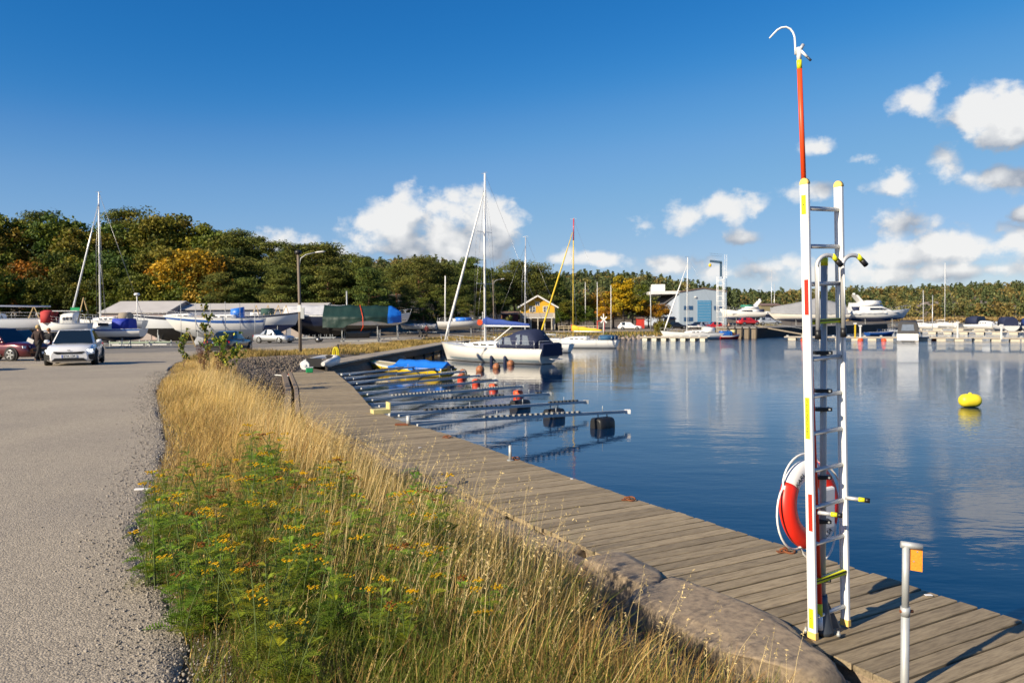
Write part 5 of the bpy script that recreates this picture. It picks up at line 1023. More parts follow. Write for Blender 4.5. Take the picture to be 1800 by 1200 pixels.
def car(label, cat, loc, rz, L=4.4, W=1.8, Hh=1.45, pm=None, style='hatch', group=None, name='parked_car', front=None, detail=True):
    o = thing(name, label, cat, loc, rz, group); hw = W / 2
    suv = style in ('suv', 'wagon'); zb = .92 if suv else .86; zh = .98 if style == 'suv' else .86; gc = .22 if suv else .17
    xb = {'hatch': -.40, 'sedan': -.30, 'suv': -.44, 'wagon': -.44}[style] * L; xr = {'hatch': -.30, 'sedan': -.16, 'suv': -.36, 'wagon': -.36}[style] * L; xw = .19 * L; xf = .03 * L
    deckz = zb + (.06 if style == 'sedan' else .02)
    st = [(-.5, .42, deckz - .16, .80), (-.485, gc + .05, deckz - .04, .90), (-.44, gc, deckz, .96), (-.30, gc, deckz + .01, .995), (-.1, gc, zb + .01, 1), (.10, gc, zb, 1), (.20, gc, zb - .01, .995), (.32, gc, zh * .96, .98), (.42, gc, zh * .90, .93), (.475, gc, zh * .80, .84), (.497, gc + .06, zh * .66, .70)]
    R_ = []
    for x, zl, zt, k in st:
        w = hw * k; zm = (zl + zt) / 2; half = [(w * .80, zl), (w * .97, zl + .07), (w, zm - .02), (w * .985, zt - .14), (w * .93, zt - .04), (w * .80, zt + .005), (w * .4, zt + .03)]
        R_.append([(x * L, y, z) for y, z in half] + [(x * L, -y, z) for y, z in half[::-1]])
    body = MB().loft(R_, True, True).build('body', pm, o)
    zr = Hh; A = (xw, hw * .86, zb - .01); B_ = (xf, hw * .66, zr - .035); M_ = ((xf + xr) / 2, hw * .68, zr); C = (xr, hw * .64, zr - .05); D = (xb, hw * .82, deckz); bl = hw * .93
    v_ = []; idx = {}
    for nm, p in (('A', A), ('B', B_), ('M', M_), ('C', C), ('D', D), ('b', (xf, bl, zb)), ('m', (M_[0], bl, zb)), ('c', (xr, bl, deckz - .01))):
        for sd in (1, -1): idx[nm, sd] = len(v_); v_.append((p[0], p[1] * sd, p[2]))
    fs = [(idx['A', 1], idx['A', -1], idx['B', -1], idx['B', 1]), (idx['B', 1], idx['B', -1], idx['M', -1], idx['M', 1]), (idx['M', 1], idx['M', -1], idx['C', -1], idx['C', 1]), (idx['C', 1], idx['C', -1], idx['D', -1], idx['D', 1])]
    for sd in (1, -1): fs += [(idx['A', sd], idx['B', sd], idx['b', sd]), (idx['b', sd], idx['B', sd], idx['M', sd], idx['m', sd]), (idx['m', sd], idx['M', sd], idx['C', sd], idx['c', sd]), (idx['c', sd], idx['C', sd], idx['D', sd])]
    fs.append(tuple(idx[k, 1] for k in 'AbmcD') + tuple(idx[k, -1] for k in 'DcmbA')); cab = MB().add(v_, fs).build('cabin', pm, o); bevel(cab, .05, 3)
    def pane(ps, name, parent=cab, out=.012, k=.90):
        ps = [Vector(p) for p in ps]; c = sum(ps, Vector()) / len(ps); n = (ps[1] - ps[0]).cross(ps[2] - ps[1]).normalized()
        if n.dot(c - Vector((0, 0, .8))) < 0: n = -n
        q = [c + (p - c) * k for p in ps]; return MB().prism(q, n * (out - .02), n * out).build(name, m_glass, parent)
    def vv(n, sd): return v_[idx[n, sd]]
    def lerp(a, b, t): return tuple(a[i] + (b[i] - a[i]) * t for i in range(3))
    pane([vv('A', 1), vv('A', -1), vv('B', -1), vv('B', 1)], 'windscreen', k=.93); pane([vv('D', 1), vv('D', -1), vv('C', -1), vv('C', 1)], 'rear_window', k=.86)
    for sd in (1, -1):
        pane([lerp(vv('b', sd), vv('A', sd), .55), vv('b', sd), vv('m', sd), vv('M', sd), vv('B', sd)], 'side_window', k=.86); pane([vv('m', sd), vv('c', sd), lerp(vv('c', sd), vv('D', sd), .5), vv('C', sd), vv('M', sd)], 'side_window', k=.84)
    wr = .34 if style == 'suv' else .315
    for x in (.305 * L, -.29 * L):
        for sd in (1, -1):
            M = Matrix.Rotation(-sd * PI / 2, 3, 'X'); y = sd * (hw - .10)
            MB().lathe([(wr + .05, .0), (wr + .05, .106)], 22, (x, y, wr + .01), M).build('wheel_arch', m_trim, body)
            wh = MB().lathe([(wr * .66, -.08), (wr * .93, -.10), (wr, -.06), (wr, .11), (wr * .95, .14), (wr * .68, .145)], 24, (x, y, wr), M).build('wheel', m_tyre, o)
            rm = MB().lathe([(wr * .68, .06), (wr * .70, .150), (wr * .62, .140), (wr * .58, .112), (.02, .118)], 20, (x, y, wr), M)
            for k in range(5):
                a = k * 2 * PI / 5; c0 = Vector((x, y, wr)); rm.bar(c0 + M @ Vector((.03 * math.cos(a), .03 * math.sin(a), .138)), c0 + M @ Vector((wr * .64 * math.cos(a), wr * .64 * math.sin(a), .138)), .07, .02, up=(0, 1, 0))
            rm.build('rim', m_rim, wh)
    for sd in (1, -1):
        mr_ = MB().loft([[(xw - .02 + dx, sd * (hw * .93 + dy), zb + .06 + .075 * math.sin(a) * s_ + .04) for a in (0,)] * 1 for dx, dy, s_ in ()] or [[(xw - .06 + .06 * math.cos(a) * s_, sd * (hw * .94 + y), zb + .10 + .075 * math.sin(a) * s_) for a in np.linspace(0, 2 * PI, 9)[:-1]] for y, s_ in ((0, .5), (.06, 1), (.16, 1), (.19, .6))]).build('door_mirror', pm, o)
        for x in (.02, -.20): MB().box((x * L, sd * (hw * .995), zb - .14), (.16, .02, .03)).build('door_handle', pm, body)
        MB().box((-.03 * L, sd * hw * .998, gc + .10), (.42 * L, .02, .10)).build('sill', m_trim, body)
    fx = .497 * L
    if front == 'white':
        for sd in (1, -1):
            hl = MB().prism([(.462 * L, sd * .60, .665), (.425 * L, sd * .855, .70), (.425 * L, sd * .86, .63), (.468 * L, sd * .70, .575), (.480 * L, sd * .50, .61)], (-.02, 0, 0), (.035, sd * .005, 0)).build('headlight', m_trim, o)
            for yy in (.66, .79): MB().box((.476 * L - (yy - .66) * .10 * L / 1.0 * .5, sd * yy, .632), (.05, .055, .06)).build('lamp', m_led, hl)
            MB().prism([(.466 * L, sd * .88, .50), (.485 * L, sd * .62, .47), (.482 * L, sd * .72, .27), (.466 * L, sd * .86, .25)], (-.03, 0, 0), (.03, 0, 0)).build('side_intake', m_trim, body)
        g_ = MB().prism([(fx - .02, -.56, .575), (fx - .02, -.50, .60), (fx - .02, -.2, .575), (fx - .02, .2, .575), (fx - .02, .50, .60), (fx - .02, .56, .575), (fx - .02, .44, .495), (fx - .02, -.44, .495)], (-.06, 0, 0), (.03, 0, 0)).build('grille', m_trim, o)
        MB().prism([(fx, -.50, .34), (fx, .50, .34), (fx, .62, .22), (fx, -.62, .22)], (-.08, 0, 0), (.025, 0, 0)).build('lower_intake', m_trim, o)
        MB().box((fx + .015, 0, .645), (.012, .10, .03)).build('badge', m_trim, body)
    else:
        for sd in (1, -1): MB().prism([(.445 * L, sd * hw * .93, zh * .80), (.455 * L, sd * hw * .94, zh * .68), (.487 * L, sd * hw * .62, zh * .66), (.478 * L, sd * hw * .60, zh * .78)], (-.03, 0, 0), (.025, sd * .01, 0)).build('headlight', m_lamp, o)
        MB().box((fx - .01, 0, zh * .56), (.05, hw * .95, .12)).build('grille', m_trim, o); MB().box((fx - .03, 0, gc + .13), (.06, hw * 1.3, .13)).build('lower_intake', m_trim, o)
    for x, sg in ((fx + .012, 1), (-.5 * L - .004, -1)):
        z = .415 if sg == 1 else .72; pl = MB().box((x, 0, z), (.02, .52, .115)).build('number_plate', m_plate, o); MB().box((x + sg * .011, -sg * .238, z), (.004, .04, .11)).build('country_band', m_eu, pl)
        if front == 'white' and sg == 1: text('lettering', 'EYA 53K', .115, m_rub, pl, Matrix.Translation((x + .013, .02, z)) @ Matrix.Rotation(PI / 2, 4, 'Z') @ Matrix.Rotation(PI / 2, 4, 'X'))
    for sd in (1, -1): MB().prism([(-.488 * L, sd * hw * .88, deckz - .06), (-.47 * L, sd * hw * .95, deckz - .08), (-.478 * L, sd * hw * .93, deckz - .24), (-.497 * L, sd * hw * .62, deckz - .20), (-.497 * L, sd * hw * .60, deckz - .10)], (.03, 0, 0), (-.02, sd * .008, 0)).build('tail_light', m_tail, o)
    MB().box((-.492 * L, 0, gc + .12), (.06, W * .82, .16)).build('rear_bumper', m_trim, body); return o
P_WHITE = paint('white', (.80, .80, .80)); P_BLACK = paint('black', (.012, .013, .016), .2); P_SILV = paint('silver', (.52, .54, .55), .6, .3); P_MAR = paint('maroon', (.10, .012, .02), .3); P_GREY = paint('grey', (.16, .17, .18), .5); P_RED = paint('red', (.45, .02, .02)); P_NAVY = paint('navy', (.015, .025, .06), .3)
def facing(p, tx, ty): return math.atan2(ty - p.y, tx - p.x)
p = P(134, 641, 1.66); p = p * ((p.y + 2.0) / p.y); car('white hatchback with lit headlights driving on the road towards the boardwalk', 'car', (p.x, p.y, float(base(p.y)) + .02), facing(p, -4.6, 0), 4.31, 1.80, 1.447, P_WHITE, 'hatch', name='driving_car', front='white')
p = P(404, 618, 1.20); p = p * ((p.y + 2.1) / p.y); p.y -= 1.8; car('black sedan with red tail lights driving away past the saplings', 'car', (p.x, p.y + 1.8, float(base(p.y + 1.8)) + .02), R(88), 4.7, 1.84, 1.46, P_BLACK, 'sedan', name='driving_car')
p = P(482, 603, .70); car('silver sedan parked under the boat sterns by the road', 'car', (p.x, p.y, float(base(p.y)) + .03), R(-24), 4.6, 1.76, 1.48, P_SILV, 'sedan')
p = P(-14, 629, 1.55); car('dark red SUV parked beside the two walkers', 'car', (p.x, p.y + .9, float(base(p.y + .9)) + .02), R(-14), 4.6, 1.86, 1.66, P_MAR, 'suv')
p = P(-2, 618, 1.38); car('black SUV parked behind the dark red one', 'car', (p.x - .2, p.y + .6, float(base(p.y + .6)) + .02), R(172), 4.5, 1.84, 1.64, P_BLACK, 'suv')
car('grey estate car parked on the asphalt whose shadow crosses the road', 'car', (-20.6, 26.6, 1.745), R(20), 4.6, 1.8, 1.5, P_GREY, 'wagon')
p = P(1107, 580, .55); car('white estate car parked by the red hut across the basin', 'car', (p.x, p.y, H(p.x, p.y) + .03), R(-10), 4.8, 1.86, 1.6, P_WHITE, 'wagon')
# ------------------------------------------------------------------ people
m_skin = mat('skin', (.50, .30, .21), .6, var=.1)
def skin_mesh(name, joints, edges, m, par, sub=1):
    ks = list(joints); me = bpy.data.meshes.new(name); me.from_pydata([joints[k][:3] for k in ks], [(ks.index(a), ks.index(b)) for a, b in edges], []); o = link(name, me, par); sk = o.modifiers.new('skin', 'SKIN'); sk.use_smooth_shade = True
    for i, k in enumerate(ks): r = joints[k][3]; r = r if isinstance(r, tuple) else (r, r); me.skin_vertices[0].data[i].radius = r; me.skin_vertices[0].data[i].use_root = (i == 0)
    sb = o.modifiers.new('sub', 'SUBSURF'); sb.levels = sub; sb.render_levels = sub
    dgx = bpy.context.evaluated_depsgraph_get(); ev = o.evaluated_get(dgx); m2 = bpy.data.meshes.new_from_object(ev); o.modifiers.clear(); o.data = m2; m2.name = name; m2.materials.clear(); m2.materials.append(m); m2.polygons.foreach_set('use_smooth', [True] * len(m2.polygons)); return o
def person(label, loc, rz, hgt, coat, legs, hair, stride=.28, group=None, item=None, small=False):
    o = thing('person', label, 'person', loc, rz, group); s = hgt / 1.75; o.scale = (s,) * 3; a = stride
    J = {'pelvis': (0, 0, .95, .12), 'chest': (.02, 0, 1.30, .14), 'neck': (.02, 0, 1.48, .055), 'jaw': (.045, 0, 1.57, .075), 'head': (.03, 0, 1.665, .092), 'crown': (.02, 0, 1.735, .06)}
    E = [('pelvis', 'chest'), ('chest', 'neck'), ('neck', 'jaw'), ('jaw', 'head'), ('head', 'crown')]
    for sd, n in ((1, 'l'), (-1, 'r')):
        f = a * sd; J.update({'hip' + n: (0, sd * .10, .90, .095), 'knee' + n: (f * .45 + .04, sd * .10, .50, .065), 'ank' + n: (f * .9 - .03, sd * .10, .09, .042), 'toe' + n: (f * .9 + .14, sd * .11, .035, .035), 'sho' + n: (0, sd * .19, 1.42, .06), 'elb' + n: (-.05 - f * .2, sd * .25, 1.14, .045), 'wri' + n: (.12 - f * .35, sd * .24, .93, .03), 'fin' + n: (.17 - f * .38, sd * .235, .85, .022)})
        E += [('pelvis', 'hip' + n), ('hip' + n, 'knee' + n), ('knee' + n, 'ank' + n), ('ank' + n, 'toe' + n), ('chest', 'sho' + n), ('sho' + n, 'elb' + n), ('elb' + n, 'wri' + n), ('wri' + n, 'fin' + n)]
    body = skin_mesh('body', J, E, m_skin, o)
    def sub(names, grow, edges): return {k: (*J[k][:3], J[k][3] + grow) for k in names}
    skin_mesh('coat', {**sub(['pelvis', 'chest', 'shol', 'elbl', 'wril', 'shor', 'elbr', 'wrir'], .035, 0), 'hem': (0, 0, .78, .175)}, [('pelvis', 'chest'), ('pelvis', 'hem'), ('chest', 'shol'), ('shol', 'elbl'), ('elbl', 'wril'), ('chest', 'shor'), ('shor', 'elbr'), ('elbr', 'wrir')], coat, o)
    skin_mesh('trousers', sub(['pelvis', 'hipl', 'kneel', 'ankl', 'hipr', 'kneer', 'ankr'], .022, 0), [('pelvis', 'hipl'), ('hipl', 'kneel'), ('kneel', 'ankl'), ('pelvis', 'hipr'), ('hipr', 'kneer'), ('kneer', 'ankr')], legs, o)
    MB().lathe([(max(.012, .108 * math.cos(t)), .115 * math.sin(t)) for t in np.linspace(-.75, PI / 2, 8)], 14, (-.005, 0, 1.672)).build('hair', hair, o)
    fc = MB().loft([[(.125 + .02 * k, .012 * math.cos(t), 1.63 + .018 * math.sin(t)) for t in np.linspace(0, 2 * PI, 7)[:-1]] for k in (-1, .4)]).build('nose', m_skin, body)
    for sd in (1, -1): MB().lathe([(.010, -.006), (.010, .006)], 8, (.118, sd * .034, 1.668), Matrix.Rotation(PI / 2, 3, 'Y')).build('eye', m_blk, body); MB().box((J['toe' + ('l' if sd == 1 else 'r')][0] - .06, sd * .108, .04), (.27, .095, .085)).build('shoe', m_blk, o)
    for k in range(4):
        for n, sd in (('l', 1), ('r', -1)):
            w = Vector(J['fin' + n][:3]); MB().tube([w + Vector((-.02 + .016 * k, 0, 0)), w + Vector((.0 + .016 * k, sd * .004, -.04)), w + Vector((-.012 + .016 * k, -sd * .01, -.075 + .006 * abs(k - 1.4)))], [.0095, .009, .007], 6).build('finger', m_skin, body)
    for n, sd in (('l', 1), ('r', -1)): w = Vector(J['fin' + n][:3]); MB().tube([w + Vector((.03, 0, .03)), w + Vector((.055, -sd * .01, -.01)), w + Vector((.052, -sd * .015, -.04))], [.011, .010, .008], 6).build('thumb', m_skin, body)
    if item: w = Vector(J['finr'][:3]); MB().box(w + Vector((.08, -.03, .02)), (.26, .02, .2)).build('paper_sheet', m_plate, None) if False else None
    return o
def cloth(n, c): return mat('cloth_' + n, c, .9, var=.35, vscale=9, bump=.006, bscale=14)
p = P(68, 631, 1.5); pr1 = person('walker with fair hair in a dark brown coat and black trousers beside the parked SUV', (p.x, p.y, float(base(p.y)) + .02), R(75), 1.74, cloth('brown', (.035, .02, .018)), cloth('black', (.012, .012, .014)), mat('hair_blond', (.55, .38, .16), .6, var=.4), .30)
sh_ = MB().box((0, 0, 0), (.30, .03, .22)).build('paper_sheet', m_plate, None, loc=(p.x - .32, p.y - .1, base(p.y) + 1.02), label='white sheet of paper held by the walker with fair hair', cat='paper'); sh_.rotation_euler = (.3, .5, .2)
p = P(87, 628, 1.46); person('walker with reddish hair in a short black jacket just behind the white hatchback', (p.x, p.y, float(base(p.y)) + .02), R(80), 1.62, cloth('jacket', (.014, .014, .017)), cloth('dark_red', (.10, .02, .03)), mat('hair_red', (.30, .13, .04), .6, var=.4), .2)
p = P(750, 592, .66); person('person in a dark red jacket walking with a pram between tarped trailers and the road', (p.x, p.y, float(base(p.y)) + .02), R(60), 1.76, cloth('wine', (.09, .015, .02)), cloth('black', (.012, .012, .014)), mat('hair_dark', (.04, .025, .02), .6), .3)
pm_ = P(742, 592, .66); pram = thing('pram', 'dark pram pushed beside the person in the dark red jacket', 'pram', (pm_.x, pm_.y, float(base(pm_.y)) + .02), R(60)); MB().loft([[(x, y, z) for y, z in ((-.25, .5), (-.28, .8), (.28, .8), (.25, .5))] for x in (-.4, .4)]).build('carrycot', m_blk, pram); MB().tube([(-.4, -.2, .7), (-.75, -.2, 1.0), (-.75, .2, 1.0), (-.4, .2, .7)], .02, 6).build('handle', m_gal, pram)
for sx in (-.35, .35):
    for sy in (-.25, .25): MB().lathe([(.16, -.02), (.16, .02)], 14, (sx, sy, .16), Matrix.Rotation(PI / 2, 3, 'X')).build('wheel', m_tyre, pram)
MB().bar((-.35, 0, .2), (.3, 0, .52), .04).bar((.35, 0, .2), (-.3, 0, .52), .04).build('frame', m_gal, pram)
# ------------------------------------------------------------------ lamp posts
def lamp_post(u, v, vtop, z, label, arms=1, wood=True, r=.11):
    p = P(u, v, z); zt = PY(u, vtop, p.y).z; z0 = H(p.x, p.y); o = thing('lamp_post', label, 'lamp post', (p.x, p.y, z0 - .1)); h = zt - z0 + .1; m = mat('pole_wood', (.22, .18, .14), .9, var=1, vscale=3, col2=(.15, .12, .095), stretch=(6, 6, .5)) if wood else m_gal
    MB().tube([(0, 0, 0), (.0, 0, h * .5), (-.03 * h * .3, 0, h)], [r, r * .9, r * .72], 12).build('pole', m, o)
    if arms: MB().tube([(.02, 0, h - .7), (.12, 0, h - .25), (.45, 0, h - .02), (1.1, 0, h + .12)], .03, 8).build('arm', m_gal, o); MB().loft([[(1.05 + .62 * k, .11 * s_ * math.cos(t), h + .12 + .05 * k + .05 * s_ * math.sin(t)) for t in np.linspace(0, 2 * PI, 11)[:-1]] for k, s_ in ((0, .5), (.3, 1), (.8, .95), (1, .3))]).build('lamp_head', m_ringw, o)
    return o, h
o, h = lamp_post(528, 622, 447, 1.12, 'tall wooden lamp post with curved steel arm on the grass by the quay')
MB().loft([[(-.05 + .22 * s_ * math.cos(t), .22 * s_ * math.sin(t), h + z) for t in np.linspace(0, 2 * PI, 13)[:-1]] for z, s_ in ((-.05, .3), (.05, 1), (.18, 1), (.28, .5))]).build('top_lamp', m_blk, o)
MB().box((.0, -.13, 3.0), (.20, .02, .45)).build('notice', m_plate, o); MB().box((.2, -.10, 2.7), (.22, .14, .7)).build('cable_box', m_gal, o)
o, h = lamp_post(868, 590, 492, .62, 'slender lamp post rising behind the white yacht mast', r=.09)
o, h = lamp_post(1144, 583, 505, .55, 'thin pale lamp post beside the red hut', arms=0, wood=False, r=.10); MB().box((.25, 0, h), (.7, .2, .1)).build('lamp_head', m_ringw, o)
p = P(610, 612, .7); o = thing('plain_pole', 'plain grey pole rising behind the green tarpaulin', 'pole', (XU(610, 108), 108, .6)); zt = PY(610, 512, 108).z; MB().tube([(0, 0, 0), (0, 0, zt - .6)], .09, 10).build('pole', m_gal, o); MB().lathe([(.11, 0), (.11, .05)], 10, (0, 0, zt - .62)).build('cap', m_gal, o)
# ------------------------------------------------------------------ boatyard
def yb(name, label, u0, u1, Y, zw, ang=0, cat='sailboat'):
    """boat ashore: bow at u1, stern at u0, waterline height zw above the sea"""
    x0, x1 = XU(u0, Y), XU(u1, Y); a = (0 if x1 > x0 else PI) + R(ang); L = abs(x1 - x0) / max(.3, abs(math.cos(R(ang)))); o = thing(name, label, cat, ((x0 + x1) / 2, Y, zw), a); return o, L, a
GB = mat('stripe_blue', (.02, .10, .36), .35, var=.05)
def props(o, L, B, zw, label): 
    g0 = H(o.location.x, o.location.y); cradle(o.location.x, o.location.y, g0 + .01, o.rotation_euler.z, L, B, zw - g0 - .1, label)
# white yacht at the edge of the frame
o, L, a = yb('stored_yacht', 'white stored yacht with a mast lashed on deck behind the parked SUVs', -150, 80, 68, 2.55, 8); pt = hull_parts(o, L, 3.1, (.95, .95, 1.15), 1.0, HG, ANT, None, HN, tr=.7); o.rotation_euler.z += PI; fin_keel(o, ANT, L, 1.1); coach(o, -L * .15, L * .25, 1.9, 1.1, .96, .42); rails(o, pt, .55)
for x in (-.38, -.12): MB().bar((x * L - .45, 0, .95), (x * L, 0, 2.05), .06).bar((x * L + .45, 0, .95), (x * L, 0, 2.05), .06).build('trestle', WOODL, o)
MB().tube([(-L * .5, 0, 2.0), (L * .5, 0, 2.15)], .07, 8).build('lowered_mast', MST, o); props(o, L, 3, 2.75, 'grey steel cradle under the yacht with the lashed mast')
# small motor sailer with red canvas
o, L, a = yb('motor_sailer', 'small white motor sailer with red canvas hood stored in the yard', 150, 84, 67, 2.35, 12); pt = hull_parts(o, L * 1.15, 2.2, (.75, .72, 1.1), .4, HW, ANT, None, HB, tr=.7); cb = coach(o, -L * .25, L * .18, 1.6, 1.2, .75, .95); MB().box((-.1, 0, 1.78), (1.9, 1.5, .06)).build('roof', HW, o); MB().box((.2, -.815, 1.42), (.5, .03, .3)).box((.95, -.76, 1.42), (.4, .03, .28)).build('window', GLS, cb); MB().loft([[(x, y, z) for y, z in ((-.95, .8), (-.9, 1.7), (0, 1.85), (.9, 1.7), (.95, .8))] for x in (.9, 1.7)]).build('canvas_hood', mat('red_canvas', (.42, .035, .035), .8, var=.3), o); rails(o, pt, .5); MB().box((-.7, -.2, 1.9), (.7, .6, .35)).build('deck_box', mat('green_plastic', (.01, .30, .10)), o)
MB().bar((-1.7, -.5, .8), (-1.35, 0, 2.9), .07).bar((-1.0, .5, .8), (-1.35, 0, 2.9), .07).build('sheer_legs', WOODL, o); props(o, L, 2.2, 2.35, 'low cradle under the motor sailer with the red hood')
# sailing boat still carrying its mast
o, L, a = yb('stored_yacht', 'cream stored sailing boat still carrying its tall mast in the yard', 238, 146, 86, 2.35, 8); pt = hull_parts(o, L * 1.3, 2.8, (.9, .9, 1.2), .5, HW, ANT, None, HN); L *= 1.3; fin_keel(o, ANT, L, 1.2); coach(o, -L * .12, L * .24, 1.7, 1, .92, .4); rails(o, pt, .55)
zt = PY(170, 338, 86).z - 2.35 - .9; rig(o, .9, .9, zt, L, L * .53, -L * .48, 1.2, .95, MSTW, .09, MST, None, None, 2.8, 1, .02); MB().loft([[(x, y, z) for y, z in ((-.9, .95), (-.8, 1.6), (0, 1.8), (.8, 1.6), (.9, .95))] for x in (-L * .30, -L * .16)]).build('spray_hood', mat('tan_canvas', (.26, .22, .17), .8), o)
MB().tube([(-L * .40, .3, .9), (-L * .40, .3, 3.6)], .05, 8).build('radar_pole', MSTW, o); MB().lathe([(.2, 0), (.30, .05), (.30, .18), (.18, .26)], 14, (-L * .40, .3, 3.6)).build('radar_dome', HW, o); props(o, L, 2.6, 2.6, 'steel cradle under the sailing boat that carries its mast')
# cabin boat with blue canopy
o, L, a = yb('cabin_boat', 'small white cabin boat with blue stripe and bright blue canopy on stands', 251, 132, 70, 1.85, 4, 'motorboat'); pt = hull_parts(o, L, 2.2, (.72, .70, .95), .32, HW, HN, GB, None, tr=.88, sband=(.0, .16)); cb = coach(o, -L * .18, L * .32, 1.8, 1.0, .7, .62, win=False); MB().box((L * .02, .92, 1.12), (.9, .03, .26)).box((L * .02, -.92, 1.12), (.9, .03, .26)).build('window', GLS, cb)
MB().loft([[(x, y, z) for y, z in ((-.95, .7), (-.9, 1.3), (-.7, 1.62), (.7, 1.62), (.9, 1.3), (.95, .7))] for x in (-L * .34, -L * .10)]).build('canopy', mat('royal_canvas', (.012, .035, .36), .7, var=.2), o); MB().tube([(L * .1, -.6, 1.3), (L * .2, -.55, 1.75), (L * .2, .55, 1.75), (L * .1, .6, 1.3)], .02, 6).build('screen_frame', MST, o); props(o, L, 2.3, 1.85, 'green and grey stand rails under the small cabin boat')
# pale hull with dark stripe and black bottom
o, L, a = yb('stored_yacht', 'pale grey stored yacht with dark stripe and black bottom, bow over the shed front', 380, 254, 101, 2.2, 10); L *= 1.1; pt = hull_parts(o, L, 3.4, (1.3, 1.4, 1.8), 1.9, HG, HK, HN, None, rake=.12, sband=(.02, .12)); fin_keel(o, HK, L, 1.1); coach(o, -L * .15, L * .22, 1.9, 1, 1.4, .45); rails(o, pt, .5); props(o, L, 3.0, 2.2, 'timber props under the pale grey yacht with the black bottom')
# white with blue stripe
o, L, a = yb('stored_yacht', 'white stored yacht with wide blue stripe and blue hatch cover among scaffold poles', 458, 318, 97, 2.05, 12); L *= 1.05; pt = hull_parts(o, L, 3.5, (1.35, 1.4, 1.75), 1.35, HW, HG, GB, None, rake=.13, sband=(.10, .22)); fin_keel(o, HG, L, .95); coach(o, -L * .18, L * .22, 2.1, 1.1, 1.4, .45); rails(o, pt, .55); MB().loft([[(x, y, z) for y, z in ((-.9, 1.45), (-.6, 2.75 - .25 * k), (.6, 2.75 - .25 * k), (.9, 1.45))] for k, x in enumerate((-L * .26, -L * .12))]).build('hatch_cover', TBL, o); props(o, L, 3.0, 2.05, 'tall scaffold cradle around the yacht with the blue stripe')
for k in range(6):
    u = 318 + 26 * k; Yp = 94 + .25 * k; x = XU(u, Yp); z0 = H(x, Yp); q = thing('scaffold_pole', 'upright galvanised scaffold pole beside the yacht with the blue stripe', 'pole', (x, Yp, z0), 0, 'scaffold poles round the blue-striped yacht'); zt = PY(u, 530 + 2 * (k % 3), Yp).z - z0; MB().tube([(0, 0, 0), (0, 0, zt)], .035, 8).build('tube', m_gal, q); MB().box((0, 0, .02), (.18, .18, .03)).build('foot', m_gal, q); MB().box((0, -.04, zt * .55), (.09, .05, .09)).build('coupler', m_gal, q)
# white with blue bottom, bow high over the silver sedan
o, L, a = yb('stored_yacht', 'white stored yacht with blue bottom, its bow over the silver sedan', 415, 510, 104, 2.5, 8); L *= 1.15; pt = hull_parts(o, L, 3.4, (1.2, 1.25, 1.7), 1.4, HW, HBt, HN, None, rake=.10, sband=(.0, .10)); fin_keel(o, HBt, L, 1.0); coach(o, -L * .18, L * .2, 1.8, 1, 1.25, .4); rails(o, pt, .5)
for x in (-.1, .08, .24, .36): MB().bar((x * L - .45, -.9, 1.3), (x * L, 0, 2.6), .07).bar((x * L + .45, -.9, 1.3), (x * L, 0, 2.6), .07).build('tent_frame', WOODL, o)
MB().loft([[(x, y, z) for y, z in ((-.8, 1.3), (-.7, 2.2), (.7, 2.2), (.8, 1.3))] for x in (-.02 * L, .16 * L)]).build('deck_cover', mat('dark_green_canvas', (.015, .06, .05), .8), o); props(o, L, 3, 2.5, 'props under the yacht with the blue bottom')
# navy hull under a pale tarpaulin
o, L, a = yb('stored_yacht', 'navy blue stored yacht under a long pale grey tarpaulin', 600, 515, 107, 2.3, 4); L *= 1.2; pt = hull_parts(o, L, 3.4, (1.5, 1.5, 1.8), 1.5, HN, HK, HW, None, sband=(0, .07)); fin_keel(o, HK, L, 1.0); tarp(o, pt, mat('pale_tarp', (.50, .51, .54), .6, var=.3, vscale=2, bump=.02, bscale=4), lambda t: 2.85, lambda t: .02, sag=.05); props(o, L, 3, 2.3, 'dark props under the navy yacht')
# green tarpaulin with blue end
o, L, a = yb('tarped_yacht', 'large stored yacht under dark green tarpaulin with a blue end and an orange strap', 574, 694, 92, 2.5, 5); L *= 1.05; pt = hull_parts(o, L, 3.2, (.95, .95, 1.2), .65, HG, HK, None, None, rake=.06); tarp(o, pt, CVD, lambda t: 2.45 - .15 * t, lambda t: 1.15 - .72 * math.sin(PI * min(1, max(0, (t - .30) / .6))) ** .7, .0, .86, flare=.14); tarp(o, pt, TBL, lambda t: 2.36 - .7 * max(0, t - .9) / .1, lambda t: .85, .855, 1.0, 'blue_end_sheet', .16, 8)
e = pt(.55, 0, -1); MB().tube([(e.x - .5, .2, 2.38), (e.x, e.y - .20, e.z + .04), (e.x + .02, e.y - .2, -.1), (e.x - .3, e.y + .6, -.6)], .035, 6).build('strap', m_orange, o); fin_keel(o, HK, L, 1.15, -.10); fin_keel(o, HK, L, 1.15, .04); props(o, L, 3, 2.5, 'steel cradle and props under the green tarpaulin')
o, L, a = yb('stored_yacht', 'small white boat end showing behind the green tarpaulin', 650, 716, 104, 2.9, 4, 'motorboat'); pt = hull_parts(o, L, 2.6, (.8, .8, 1.1), .5, HW, HW, None, HN); coach(o, -L * .3, L * .2, 1.8, 1.2, .8, .6); rails(o, pt, .5); props(o, L, 2.4, 2.9, 'stand under the small white boat end')
